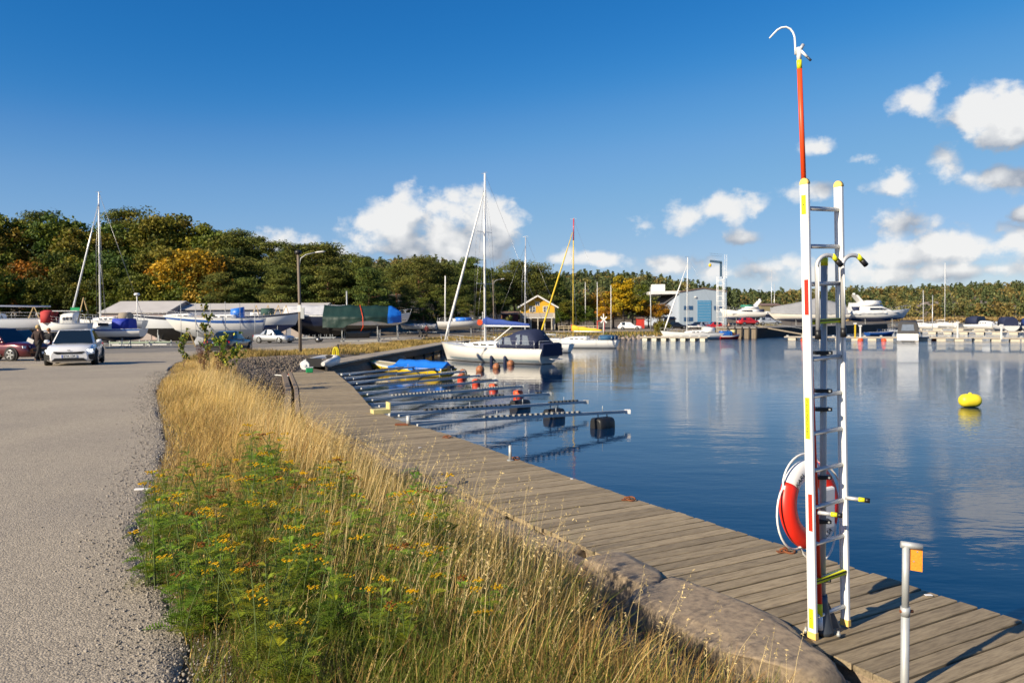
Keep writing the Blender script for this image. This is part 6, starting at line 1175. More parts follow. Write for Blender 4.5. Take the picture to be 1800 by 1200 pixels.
# trailers and tarped boats along the far side of the road
def trailer(u, v, z, rz, L, label, boat=None, tm=None, h=1.0):
    p = P(u, v, z); z0 = float(base(p.y)) + .03; o = thing('boat_trailer', label, 'trailer', (p.x, p.y, z0), rz)
    MB().bar((-L / 2, 0, .5), (L / 2 + .9, 0, .42), .09).build('drawbar', m_gal, o)
    for sd in (-1, 1):
        MB().bar((-L / 2, sd * .75, .52), (L * .3, sd * .75, .52), .07).bar((L * .3, sd * .75, .52), (L / 2 + .2, 0, .48), .07).build('side_rail', m_gal, o)
        for x in (-L * .12,): w = MB().lathe([(.2, -.08), (.3, -.09), (.3, .09), (.2, .08)], 18, (x, sd * .9, .30), Matrix.Rotation(PI / 2, 3, 'X')).build('wheel', m_tyre, o); MB().lathe([(.19, -.09), (.02, -.1)], 14, (x, sd * .9, .30), Matrix.Rotation(PI / 2, 3, 'X')).build('rim', m_rim, w)
        for k in range(6): MB().tube([(-L * .42 + L * .14 * k, sd * .55, .52), (-L * .42 + L * .14 * k, sd * .75, .85)], .022, 6).build('support', m_gal, o)
    MB().tube([(L / 2 + .6, .05, .45), (L / 2 + .6, .05, .06)], .03, 6).build('jockey_leg', m_gal, o)
    for k in (-.4, 0, .35): MB().bar((L * k, -.75, .5), (L * k, .75, .5), .07).build('cross_beam', m_gal, o)
    if boat:
        b = thing('trailered_boat', boat, 'boat', (p.x, p.y, z0 + .95), rz); pt = hull_parts(b, L, 1.9, (.6, .6, .85), .25, HW, HK if tm is CVG else HW, None, None, tr=.85)
        if tm: tarp(b, pt, tm, lambda t: h - .3 * abs(t - .4), lambda t: .22, .0, .99, sag=.12, flare=.05)
        else: coach(b, -L * .1, L * .28, 1.3, .8, .62, .35); rails(b, pt, .4)
    return o
trailer(552, 602, .68, R(185), 4.6, 'empty galvanised boat trailer with rows of support rollers behind the lamp post')
trailer(738, 589, .62, R(172), 5.4, 'trailer under the long grey tarped boat', 'low boat under a loose grey tarpaulin on a trailer', CVG, 1.0); trailer(800, 587, .6, R(150), 4.4, 'trailer under the blue-grey tarped boat', 'boat under a blue-grey wrinkled tarpaulin beside the white sloop', mat('bluegrey_tarp', (.26, .33, .45), .6, var=.5, vscale=2, bump=.03, bscale=4), 1.1)
trailer(862, 586, .6, R(20), 4.6, 'trailer under the grey boat behind the yacht mast', 'pale grey tarped boat behind the mast of the white yacht', CVG, 1.0)
o, L, a = yb('stored_yacht', 'white stored sloop with blue deck cover and bare mast beside the tarped trailers', 768, 848, 112, 2.0, 6); pt = hull_parts(o, L, 2.5, (.8, .8, 1.0), .4, HW, HW, HG, None); coach(o, -L * .15, L * .25, 1.5, .9, .8, .35); rails(o, pt, .5); MB().loft([[(x, y, z) for y, z in ((-.8, .85), (-.5, 1.35), (.5, 1.35), (.8, .85))] for x in (-.6, 1.6)]).build('deck_cover', TBL, o); zt = PY(781, 485, 112).z - 2.9; MB().tube([(-L * .32, 0, .8), (-L * .32 + .1, 0, zt + .9)], .08, 8).build('mast', MSTW, o); props(o, L, 2.4, 2.0, 'stand below the white sloop with the blue deck cover')
# trestles, planks and timber piles at the yard edge
def rack(u0, u1, Y, label, n=4):
    x0, x1 = XU(u0, Y), XU(u1, Y); z = H((x0 + x1) / 2, Y); o = thing('timber_rack', label, 'rack', ((x0 + x1) / 2, Y, z + .02), 0); L = x1 - x0
    for k in range(n): MB().bar((-L / 2 + L * k / (n - 1), 0, 0), (-L / 2 + L * k / (n - 1), 0, .55 + .5 * (k % 2)), .09).build('upright', m_gal, o)
    MB().bar((-L / 2, -.12, .38), (L / 2, -.12, .38), .10, .12).build('rail', mat('green_rail', (.30, .38, .28), .6, var=.3), o); MB().bar((-L * .4, -.3, .16), (L * .38, -.3, .16), .14, .10).build('plank', HW, o)
rack(192, 262, 76, 'long low rack of pale green rail and white plank below the cabin boat', 5); rack(256, 300, 77, 'short rack of poles in front of the pale shed', 3)
def trestle(u, v, z, label):
    p = P(u, v, z); o = thing('wooden_trestle', label, 'trestle', (p.x, p.y, H(p.x, p.y) + .02), .4)
    for sd in (-1, 1): MB().bar((sd * .55, -.3, 0), (sd * .08, -.3, 1.35), .10).bar((sd * .55, .3, 0), (sd * .08, .3, 1.35), .10).build('leg', WOODL, o)
    MB().bar((-.5, -.3, .3), (.5, -.3, .3), .08).build('brace', WOODL, o); MB().bar((0, -.45, 1.32), (0, .45, 1.32), .12).build('head_beam', WOODL, o)
trestle(332, 611, .80, 'new timber trestle in front of the blue-striped yacht'); trestle(372, 609, .78, 'new timber trestle beside the grey sack')
p = P(351, 610, .78); me = boulder(44, (1.0, .8, .9)); me.materials.clear(); me.materials.append(CVG); link('tarp_bundle', me, None, (p.x, p.y, H(p.x, p.y) + .4), 'grey wrapped bundle standing between two trestles', 'bundle')
# sheds behind the yard
m_shedp = mat('shed_wall_pink', (.52, .40, .35), .85, var=.25, vscale=.6); m_shedb = mat('shed_wall_blue', (.22, .24, .30), .8, var=.2); m_roofg = mat('shed_roof', (.50, .48, .46), .75, var=.3, vscale=.5); m_roofd = mat('shed_roof_blue', (.10, .18, .30), .6)
def shed(label, u0, u1, Y, dep, ze, zr, wm, rm, name='storage_shed', bays=8):
    x0, x1 = XU(u0, Y), XU(u1, Y); z0 = H((x0 + x1) / 2, Y) - .2; o = thing(name, label, 'shed', ((x0 + x1) / 2, Y + dep / 2, z0), 0); L = x1 - x0; ze -= z0; zr -= z0
    MB().prism([(-L / 2, -dep / 2, 0), (-L / 2, -dep / 2, ze), (-L / 2, 0, zr), (-L / 2, dep / 2, ze), (-L / 2, dep / 2, 0)], (0, 0, 0), (L, 0, 0)).build('wall', wm, o)
    for sd in (-1, 1):
        n = Vector((0, sd * (zr - ze), dep / 2)).normalized() * .06; MB().prism([(-L / 2 - .3, sd * (dep / 2 + .3), ze - .3 * (zr - ze) / (dep / 2)), (L / 2 + .3, sd * (dep / 2 + .3), ze - .3 * (zr - ze) / (dep / 2)), (L / 2 + .3, 0, zr), (-L / 2 - .3, 0, zr)], n, n * 3).build('roof', rm, o)
    for k in range(bays): x = -L / 2 + L * (k + .5) / bays; MB().box((x, -dep / 2 - .03, ze * .42), (L / bays * .7, .06, ze * .8)).build('door', mat('shed_door', (.42, .36, .33), .8, var=.3), o)
    return o
shed('long low pinkish storage shed with pale roof behind the stored boats', 178, 292, 107, 12, 4.2, 5.75, m_shedp, m_roofg, bays=5); shed('long grey storage hall with a flat pale roof behind the row of yachts', 300, 566, 111, 8, 4.6, 5.4, m_shedb, m_roofg, bays=9)
# ------------------------------------------------------------------ across the basin
def sheet(u0, v0, u1, v1, Y): a, b = PY(u0, v0, Y), PY(u1, v1, Y); return a, b
# yellow house
Yh = 160; x0, x1 = XU(914, Yh), XU(976, Yh); g0 = H((x0 + x1) / 2, Yh); hs = thing('yellow_house', 'yellow wooden house with cream side walls and a timber balcony under the pines', 'house', ((x0 + x1) / 2, Yh, g0), 0); Wd = x1 - x0; ze = PY(945, 537, Yh).z - g0; zr = PY(945, 520, Yh).z - g0
m_yw = mat('yellow_boards', (.72, .40, .03), .8, var=.15, stretch=(8, 8, .6)); m_cw = mat('cream_boards', (.58, .53, .43), .8, var=.2); m_rf = mat('house_roof', (.20, .13, .10), .85, var=.4); m_wf = mat('window_white', (.75, .75, .72), .6); m_porch = mat('porch_dark', (.05, .038, .03), .8)
zf = PY(945, 550, Yh).z - g0
MB().box((0, 4.5, zf / 2), (Wd - .3, 7, zf)).build('ground_floor_wall', m_porch, hs)
MB().prism([(-Wd / 2 + .15, 0, zf + .02), (Wd / 2 - .15, 0, zf + .02), (Wd / 2 - .15, 0, ze), (0, 0, zr - .2), (-Wd / 2 + .15, 0, ze)], (0, 0, 0), (0, 8, 0)).build('upper_wall', m_yw, hs)
for sd in (-1, 1): MB().box((sd * (Wd / 2 - .30), .6, ze * .5 - .1), (.5, 1.1, ze - .2)).build('corner_wall', m_cw, hs); MB().prism([(0, -.9, zr), (sd * (Wd / 2 + .6), -.9, ze - .5), (sd * (Wd / 2 + .6), 8.5, ze - .5), (0, 8.5, zr)], (0, 0, 0), (0, 0, .18)).build('roof', m_rf, hs); MB().bar((0, -.95, zr + .02), (sd * (Wd / 2 + .6), -.95, ze - .46), .06, .28).build('barge_board', m_wf, hs)
MB().box((0, -.75, zf - .95), (Wd - 1, 1.5, .16)).build('balcony_floor', m_wf, hs); MB().box((0, -1.45, zf - .42), (Wd - 1, .06, .85)).build('balcony_rail', mat('balcony_grey', (.42, .38, .33), .8, var=.3), hs)
for k in range(5): MB().box((-Wd / 2 + .8 + (Wd - 1.6) * k / 4, -1.35, (zf - 1) / 2), (.18, .18, zf - 1)).build('porch_post', m_cw, hs)
for u in (936, 960):
    xw_ = XU(u, Yh) - (x0 + x1) / 2; w = MB().box((xw_, -.03, zf + .78), (1.25, .08, 1.15)).build('window', m_wf, hs)
    for i in (-1, 1):
        for j in range(3): MB().box((xw_ + i * .29, -.08, zf + .44 + .34 * j), (.44, .03, .27)).build('pane', GLS, w)
w = MB().box((0, -.03, ze + .35), (.8, .08, .8)).build('window', m_wf, hs)
for i in (-1, 1): MB().box((i * .18, -.08, ze + .35), (.26, .03, .6)).build('pane', GLS, w)
def hut(u, v, Y, w, h, d, wm, label, rm=None):
    x = XU(u, Y); z = H(x, Y); o = thing('hut', label, 'hut', (x, Y, z)); MB().box((0, 0, h / 2), (w, d, h)).build('wall', wm, o); MB().prism([(-w / 2 - .2, -d / 2 - .2, h), (w / 2 + .2, -d / 2 - .2, h), (w / 2 + .2, d / 2 + .2, h + .5), (-w / 2 - .2, d / 2 + .2, h + .5)], (0, 0, .01), (0, 0, .12)).build('roof', rm or m_rf, o); MB().box((w * .1, -d / 2 - .02, h * .42), (w * .35, .05, h * .8)).build('door', wm, o); return o
hut(897, 570, 158, 3.2, 2.6, 3, mat('dark_red_boards', (.06, .010, .014), .8), 'dark red wooden hut beside the yellow house'); hut(1125, 570, 183, 1.7, 2.2, 2, mat('red_boards', (.55, .04, .025), .7), 'small bright red hut by the thin lamp post'); hut(1177, 568, 190, 2.4, 2.0, 2, mat('tan_boards', (.40, .33, .24), .8), 'small tan hut with dark roof in front of the hall')
# rail fence along the quay, signs and frames
def posts_fence(u0, u1, Y, label):
    x0, x1 = XU(u0, Y), XU(u1, Y); z = H((x0 + x1) / 2, Y); o = thing('rail_fence', label, 'fence', ((x0 + x1) / 2, Y, z)); L = x1 - x0; n = 9; m = mat('fence_timber', (.50, .42, .28), .8, var=.3)
    for k in range(n): MB().box((-L / 2 + L * k / (n - 1), 0, .5), (.12, .12, 1.0)).build('post', m, o)
    for z_ in (.9, .5): MB().bar((-L / 2, -.08, z_), (L / 2, -.08, z_), .06, .14).build('rail', m, o)
posts_fence(982, 1052, 158, 'pale timber rail fence along the quay road')
def pole(u, vb, vt, Y, label, r=.07, m=None, name='flag_pole'):
    x = XU(u, Y); z = H(x, Y); o = thing(name, label, 'pole', (x, Y, z), 0); zt = PY(u, vt, Y).z - z; MB().tube([(0, 0, 0), (0, 0, zt)], [r, r * .7], 8).build('shaft', m or MSTW, o); MB().lathe([(r * 1.2, 0), (r * .8, .12)], 8, (0, 0, zt)).build('top', m or MSTW, o); return o, zt
pole(1050, 570, 497, 150, 'slim white pole by the white cross sign'); pole(1074, 572, 503, 150, 'slim white pole standing alone before the golden trees'); o, zt = pole(1029, 575, 497, 175, 'short white pole top beside the golden trees')
o, zt = pole(1061, 592, 553, 118, 'white cross on a post at the head of the stony bank', .10, MSTW, 'cross_sign')
for a in (PI / 4, -PI / 4): MB().bar((-.62 * math.cos(a), -.12, zt - .75 - .62 * math.sin(a)), (.62 * math.cos(a), -.12 - .03 * (a > 0), zt - .75 + .62 * math.sin(a)), .05, .2).build('cross_arm', HW, o)
x = XU(1056, 140); o = thing('red_goal', 'red painted goal-shaped frame behind the white cross', 'frame', (x, 140, H(x, 140))); MB().bar((-.6, 0, 0), (-.6, 0, 2.0), .1).bar((.6, 0, 0), (.6, 0, 2.0), .1).build('upright', m_red, o); MB().bar((-.65, 0, 2.0), (.65, 0, 2.0), .1).build('crossbar', m_red, o)
x = XU(1006, 156); o = thing('red_bollard', 'red bollard box standing at the quay road', 'bollard', (x, 156, H(x, 156))); bevel(MB().box((0, 0, .55), (.42, .4, 1.1)).build('body', m_red, o), .05); MB().box((0, 0, 1.14), (.48, .46, .08)).build('cap', m_red, o)
x = XU(851, 100); o = thing('signal_mast', 'red and white lattice signal mast with an orange disc behind the yacht', 'mast', (x, 100, H(x, 100))); zt = PY(851, 548, 100).z - H(x, 100)
for sx in (-.25, .25): MB().tube([(sx, 0, 0), (sx * .8, 0, zt)], .03, 6).build('rail', HW, o)
for k in range(9): MB().bar((-.25, 0, zt * (k + .5) / 9), (.25, 0, zt * (k + 1) / 9), .035).build('lattice_bar', m_red if k % 3 == 0 else HW, o)
MB().lathe([(.36, -.02), (.36, .02)], 20, (-.55, -.1, zt * .62), Matrix.Rotation(PI / 2, 3, 'X')).build('orange_disc', m_flo, o); MB().bar((-.55, -.05, zt * .62), (0, 0, zt * .62), .04).build('disc_arm', m_gal, o); MB().tube([(.0, 0, zt), (0, 0, zt + 1.4)], .03, 6).build('top_rod', m_red, o)
# pale blue hall
Yb = 230; x0, x1 = XU(1195, Yb), XU(1277, Yb); g0 = H((x0 + x1) / 2, Yb) - .2; hl_ = thing('industrial_hall', 'pale blue industrial hall with a large blue roller door and white-edged annex', 'hall', ((x0 + x1) / 2, Yb, g0)); Wd = x1 - x0; ze = PY(1230, 513, Yb).z - g0; zr = PY(1236, 507, Yb).z - g0
m_hall = mat('hall_cladding', (.30, .37, .45), .6, var=.2, vscale=.3, stretch=(3, 3, .3)); m_hd = mat('hall_door', (.06, .22, .40), .5, var=.1); m_edge = mat('roof_edge_white', (.75, .75, .73), .6)
MB().prism([(-Wd / 2, 0, 0), (Wd / 2, 0, 0), (Wd / 2, 0, ze), (0, 0, zr), (-Wd / 2, 0, ze)], (0, 0, 0), (0, 30, 0)).build('wall', m_hall, hl_)
for sd in (-1, 1): MB().prism([(0, -.3, zr), (sd * (Wd / 2 + .3), -.3, ze - .1), (sd * (Wd / 2 + .3), 30.3, ze - .1), (0, 30.3, zr)], (0, 0, .03), (0, 0, .25)).build('roof', m_rf, hl_)
cx0 = (x0 + x1) / 2; dx = XU(1238, Yb) - cx0; dr_ = MB().box((dx, -.08, (PY(1238, 528, Yb).z - g0) / 2), (XU(1250, Yb) - XU(1226, Yb), .12, PY(1238, 528, Yb).z - g0)).build('roller_door', m_hd, hl_); dh = PY(1238, 528, Yb).z - g0
for k in range(9): MB().box((dx, -.16, dh * (k + .5) / 9), (XU(1249, Yb) - XU(1227, Yb), .03, .08)).build('door_rib', m_hall, dr_)
for u, v_ in ((1210, 541), (1210, 561), (1263, 541)): a = PY(u, v_, Yb); w = MB().box((a.x - cx0, -.05, a.z - g0), (2.6, .1, 1.15)).build('window', mat('hall_window', (.02, .07, .17), .2), hl_); MB().box((a.x - cx0, -.12, a.z - g0), (.1, .05, 1.15)).build('mullion', m_hall, w)
a = PY(1222, 522, Yb); MB().box((a.x - cx0, -.2, a.z - g0), (.5, .4, .4)).build('flood_lamp', m_edge, hl_)
xa = XU(1152, Yb) - cx0; ya0 = PY(1155, 514, Yb).z - g0; MB().prism([(xa, 1, 0), (-Wd / 2 - .05, 1, 0), (-Wd / 2 - .05, 1, ze - .6), (xa * .55 - Wd / 2 * .45, 1, ze * .62), (xa, 1, ze * .45)], (0, 0, 0), (0, 26, 0)).build('annex_wall', mat('annex_wall', (.46, .52, .60), .7, var=.1), hl_); MB().prism([(-Wd / 2 - .1, .8, ze - .5), (xa - .4, .8, ze * .42), (xa - .4, 27, ze * .42), (-Wd / 2 - .1, 27, ze - .5)], (0, 0, .02), (0, 0, .2)).build('annex_roof', mat('annex_roof', (.10, .10, .11), .8), hl_)
MB().box(((xa - Wd / 2) / 2 - .2, 14, ze - .1), (abs(xa + Wd / 2) + 1, 26, .9)).build('white_fascia', m_edge, hl_); a = PY(1161, 505, 238); MB().box((a.x - cx0, 12, a.z - g0), (3.7, 3, 2.0)).build('roof_unit', m_edge, hl_)
# lattice gantry tower
Yt = 124; x = XU(1266, Yt); g0 = H(x, Yt); tw = thing('lattice_tower', 'white lattice tower with ladder and a blue lamp gantry at its top', 'tower', (x, Yt, g0)); zt = PY(1265, 486, Yt).z - g0
for sx in (-.45, .45):
    for sy in (-.4, .4): MB().tube([(sx, sy, 0), (sx, sy, zt)], .05, 6).build('leg', HW, tw)
for k in range(11):
    z = zt * (k + .3) / 11
    for sy in (-.4, .4): MB().bar((-.45, sy, z), (.45, sy, z), .07).build('rung', HW, tw)
    MB().bar((.45, -.4, z), (.45, .4, z + zt / 11), .03).build('brace', HW, tw)
for sx in (.7, 1.0): MB().tube([(sx, 0, .5), (sx, 0, PY(1270, 447, Yt).z - g0)], .025, 6).build('ladder_rail', HW, tw)
for k in range(26): MB().bar((.7, 0, .8 + .42 * k), (1.0, 0, .8 + .42 * k), .03).build('ladder_rung', HW, tw)
m_gan = mat('gantry_blue', (.05, .10, .16), .5); MB().bar((.1, 0, zt), (.1, 0, zt + 2.2), .3, .3).build('gantry_post', m_gan, tw); MB().bar((.2, 0, zt + 2.2), (-1.6, 0, zt + 2.4), .3, .35).build('gantry_arm', m_gan, tw); MB().lathe([(.1, .3), (.24, .1), (.2, -.2), (.05, -.25)], 12, (-1.6, 0, zt + 1.75)).build('lamp', HY, tw)
MB().bar((.3, -.1, zt + 3.4), (-1.7, -.1, zt + 3.6), .03).bar((.3, .1, zt + 3.1), (-1.5, .1, zt + 3.3), .03).build('aerial', WIRE, tw)
# shrub on the bank
def shrub(seed, pal, r):
    rng = np.random.default_rng(seed); cs = [unit(1, rng)[0] * np.array([r * .6, r * .6, r * .45]) + np.array([0, 0, r * .8]) for _ in range(26)]; v_, f_, c_ = cluster_leaves(cs, [np.full(3, r * .38)] * 26, 70, .12, .6, rng, lambda g_: np.array(pal[g_.integers(len(pal))]), .35); return arr_mesh('foliage', v_, f_, m_leaf, False, c_)
p = P(1164, 588, .5); o = thing('shrub', 'round yellow-green shrub on the bank above the pontoon', 'shrub', (p.x, p.y, H(p.x, p.y))); link('foliage', shrub(3, GY, 1.5), o); MB().tube([(0, 0, -.1), (.05, 0, .9)], [.08, .04], 6).build('stem', m_barkd, o)
# stones of the bank at the head of the basin
def bank():
    rng = np.random.default_rng(15); sh = np.array(SHORE[15:25]); P_ = []
    for (ax, ay), (bx, by) in zip(sh[:-1], sh[1:]):
        n = int(math.hypot(bx - ax, by - ay) * 26); t = rng.random(n); P_.append(np.stack([ax + (bx - ax) * t, ay + (by - ay) * t], 1) + rng.normal(0, .8, (n, 2)))
    P_ = np.concatenate(P_); s = shore_s(P_[:, 0], P_[:, 1]); k = (s > -.4) & (s < 2.6) & (P_[:, 1] > 80); P_ = P_[k]; n = len(P_); sz = rng.uniform(.1, .34, n); return stones(np.stack([P_[:, 0], P_[:, 1], height(P_[:, 0], P_[:, 1]) + .05], 1), sz, rng, np.array([.24, .20, .17]) * rng.uniform(.5, 1.3, (n, 1)))
v, f, c = bank(); link('bank_stones', arr_mesh('bank_stones', v, f, m_stone, False, c), label='broken stones along the water at the head of the basin', cat='stones', kind='stuff')
def bank_grass():
    rng = np.random.default_rng(16); n = 16000; u = rng.uniform(850, 1290, n); Y = rng.uniform(100, 152, n); x = (u - 900) / 1400 * Y; s = shore_s(x, Y); k = (s > 1.2) & (s < 14) & (Y < road_x(Y) * 0 + np.interp(x, [-12, -4, 5, 16, 30, 46], [100, 126, 139, 147, 151, 153])); x, Y = x[k], Y[k]; n = len(x); col = np.where((rng.random(n) < .45)[:, None], GREEN * .9, STRAW * .75) * rng.uniform(.5, 1.1, (n, 1)); return blade_mesh(x, Y, height(x, Y) - .02, rng.uniform(.2, .6, n), np.full(n, .10), rng.uniform(.1, .6, n), rng.uniform(0, 6.28, n), col, rng)
v, f, c = bank_grass(); link('bank_grass', arr_mesh('bank_grass', v, f, m_grass, False, c), label='rough grass on the bank at the head of the basin', cat='grass', kind='stuff')
# pontoons
m_pon = mat('pontoon_top', (.40, .36, .30), .85, var=.3); m_ponf = mat('pontoon_float', (.55, .50, .40), .7, var=.3)
def pontoon(a, b, w, label, n, zt=.5, fm=None, group=None):
    a, b = Vector(a), Vector(b); d = b - a; L = d.length; o = thing('pontoon', label, 'pontoon', (a + b) / 2, math.atan2(d.y, d.x), group); MB().box((0, 0, zt - .09), (L, w, .16)).build('deck', m_pon, o)
    for k in range(n): MB().box((-L / 2 + L * (k + .5) / n, 0, .12), (L / n * .5, w * .9, .52)).build('float', fm or m_ponf, o)
    for k in range(n + 1): MB().box((-L / 2 + .2 + (L - .4) * k / n, w / 2 - .1, zt + .06), (.3, .08, .12)).build('cleat', m_gal, o)
    return o
pontoon(P(1128, 598, 0), P(1246, 599, 0), 1.8, 'low pontoon on pale floats below the round shrub', 7, .55, mat('float_pale', (.62, .60, .48), .7)); pontoon(P(1380, 597, 0), P(1800, 600, 0), 2.0, 'long weathered pontoon edged with orange floats', 14); pontoon(P(1600, 586, 0), P(1860, 588, 0), 1.8, 'second long pontoon farther out carrying moored boats', 9); pontoon(P(1560, 580, 0), P(1860, 581, 0), 1.6, 'outermost thin pontoon towards the open water', 8)
pontoon(P(1796, 600, 0), P(1960, 604, 0), 2.0, 'weathered pontoon section leading on from the long one', 5)
for u in (1406, 1505, 1546, 1587, 1633):
    p = P(u, 598, 0); p.y -= 1.3; o = thing('float_buoy', 'small orange buoy at the edge of the long pontoon', 'buoy', (p.x, p.y, .05), 0, 'orange buoys along the long pontoon'); MB().lathe([(max(.01, .36 * math.cos(a)), .30 * math.sin(a)) for a in np.linspace(-PI / 2, PI / 2, 9)], 14).build('body', m_flo, o); MB().tube([(0, 0, .28), (0, 0, .42)], .04, 6).build('eye', m_gal, o)
for u, v_, h in ((1503,588,1.9),(1512,588,1.6),(1683,588,2.0),(1760,590,1.7)):
    p = P(u, v_ + 6, .5); o = thing('pontoon_post', 'pale service post standing on the long pontoon', 'post', (p.x, p.y, .5), 0, 'service posts on the pontoons'); MB().box((0, 0, h * .45), (.14, .14, h * .9)).build('post', HY if u == 1503 else HW, o); MB().box((0, 0, h * .95), (.34, .2, .16)).build('head', HW, o)
# timber quay block, black wall and gangway
q0, q1 = P(1281, 595, 0), P(1304, 595, 0); m_qw = mat('quay_timber', (.34, .27, .19), .85, var=1, vscale=.8, col2=(.22, .175, .125), stretch=(4, 4, .6))
qo = thing('timber_quay', 'brown timber quay block standing in the water below the motor yachts', 'quay', ((q0 + q1) / 2 + Vector((1.0, 3.2, 0)))); wq = (q1 - q0).length + 2.4; MB().box((0, 0, .55), (wq, 6, 1.9)).build('face', m_qw, qo); MB().box((0, 0, 1.56), (wq + .3, 6.3, .14)).build('deck', m_pon, qo)
for k in range(5): MB().tube([(-wq / 2 + wq * k / 4, -3.12, -1), (-wq / 2 + wq * k / 4, -3.12, 1.7)], .13, 8).build('pile', m_dark, qo)
wo_ = thing('quay_wall', 'long black-stained quay wall beneath the stored motor yachts', 'quay wall', (0, 0, 0)); ps = [P(1303, 595, 0) + Vector((0, 1.6, 0)), P(1400, 592, 0) + Vector((0, 4, 0)), P(1490, 588, 0) + Vector((0, 6, 0)), P(1560, 581, 0)]
for a, b in zip(ps[:-1], ps[1:]): MB().prism([(a.x, a.y, -1), (b.x, b.y, -1), (b.x, b.y, 1.35), (a.x, a.y, 1.35)], (0, 0, 0), (0, 14, 0)).build('wall_section', m_dark, wo_); MB().prism([(a.x, a.y - .05, 1.36), (b.x, b.y - .05, 1.36), (b.x, b.y + 14, 1.36), (a.x, a.y + 14, 1.36)], (0, 0, 0), (0, 0, .1)).build('coping', m_yard, wo_)
a, b = P(1338, 576, 1.4), P(1392, 588, .6); gw = thing('gangway', 'pale timber gangway sloping from quay to pontoon', 'gangway', (0, 0, 0)); MB().prism([(a.x, a.y, 1.5), (b.x, b.y - 6, .62), (b.x, b.y - 4.4, .62), (a.x, a.y + 1.6, 1.5)], (0, 0, 0), (0, 0, .14)).build('deck', m_quaytop, gw); MB().bar((a.x, a.y, 2.3), (b.x, b.y - 6, 1.45), .05).build('hand_rail', m_gal, gw)
# moored craft
p = P(1232, 597, 0); o, pt = small_sloop('sailing_boat', 'white sailing yacht with furled foresail lying at the low pontoon', (p.x, p.y + 2.5, 0), R(186), 9.2, 3.0, 1.0, 10.8, HW, MSTW, None, furl=MSTW, mastx=.16)
MB().loft([[(x, y, z) for y, z in ((-.9, 1.0), (-.8, 1.7), (.8, 1.7), (.9, 1.0))] for x in (-2.4, -1.0)]).build('spray_hood', HW, o); MB().box((-4.62, 0, .55), (.06, 2.0, .75)).build('transom_cloth', CVN, o)
p = P(1283, 596, 0); o = thing('work_boat', 'small red work boat with blue cover and yellow drum beside the timber quay', 'boat', (p.x, p.y + .8, 0), R(15)); pt = hull_parts(o, 3.2, 1.5, (.5, .5, .7), .2, HR, HR, HW, None, tr=.85, sband=(0, .25)); MB().box((-.5, 0, .85), (1.5, 1.2, .6)).build('cover', TBL, o); MB().lathe([(.35, .6), (.35, 1.3)], 12, (.75, 0, 0)).build('drum', m_pyel, o)
def motorboat(label, u, v, rz, L, B, hood, hm=HW, fb=.8, dy=1.5, top=1.0, name='motorboat', cabin=True):
    p = P(u, v, 0); o = thing(name, label, 'motorboat', (p.x, p.y + dy, 0), rz); pt = hull_parts(o, L, B, (fb * .95, fb, fb * 1.25), .3, hm, ANT, None, HN, tr=.92, rake=.1); 
    if cabin: coach(o, -.02 * L, .34 * L, B * .75, B * .4, fb, top * .45)
    MB().prism([(.02 * L, -B * .36, fb + .2), (.02 * L, B * .36, fb + .2), (-.06 * L, B * .33, fb + top), (-.06 * L, -B * .33, fb + top)], (0, 0, 0), (.03, 0, .01)).build('windscreen', GLS, o)
    if hood: MB().loft([[(x * L, y * B, fb + z * top) for y, z in ((-.44, -.05), (-.42, .6), (-.33, 1 * k), (.33, 1 * k), (.42, .6), (.44, -.05))] for x, k in ((-.06, 1.02), (-.25, 1.12), (-.45, .9))]).build('canopy', hood, o)
    rails(o, pt, .4, .55, .92, True, False); return o
mb_ = motorboat('white motorboat with grey canopy moored stern-out at the long pontoon', 1618, 600, R(62), 7.5, 2.7, mat('grey_canopy', (.045, .045, .05), .7), fb=1.0, dy=3.0, top=1.5); MB().box((-7.5 / 2 - .05, 0, .55), (.1, 2.4, .85)).build('transom', HW, mb_); MB().prism([(-3.42, -.75, 1.35), (-3.42, .75, 1.35), (-3.33, .62, 2.15), (-3.33, -.62, 2.15)], (-.06, 0, 0), (-.02, 0, 0)).build('rear_window', CLR, mb_)
motorboat('small blue open boat at the inner end of the long pontoon', 1551, 590, R(12), 4.6, 1.8, None, HB, .55, 1, .5, 'open_boat', False); motorboat('grey inflatable with white seats beside the black quay wall', 1590, 585, R(10), 4.2, 1.8, None, HG, .5, 1, .4, 'open_boat', False)
motorboat('white cabin cruiser with dark hood at the second pontoon', 1742, 579, R(-75), 8, 2.9, CVN, fb=1.1, dy=3, top=1.6); motorboat('white cabin cruiser with navy hood and broad stern at the second pontoon', 1780, 582, R(80), 8, 2.9, CVN, fb=1.1, dy=3, top=1.5); motorboat('white motor cruiser with blue hood at the end of the second pontoon', 1822, 582, R(80), 8, 2.9, CVB, fb=1.0, dy=3, top=1.4)
for u, v_, vt, lb, rz in ((1674,576,462,'white sailing boat with tall bare mast moored at the second pontoon',-80),(1636,578,510,'distant small sailing boat with thin mast behind the grey canopy motorboat',-70)):
    p = P(u, v_, 0); zt = PY(u, vt, p.y + 4).z; small_sloop('sailing_boat', lb, (p.x, p.y + 4, 0), R(rz), 8.5, 2.9, 1.1, zt - 1.1, HW, MSTW, None, mastx=.05)
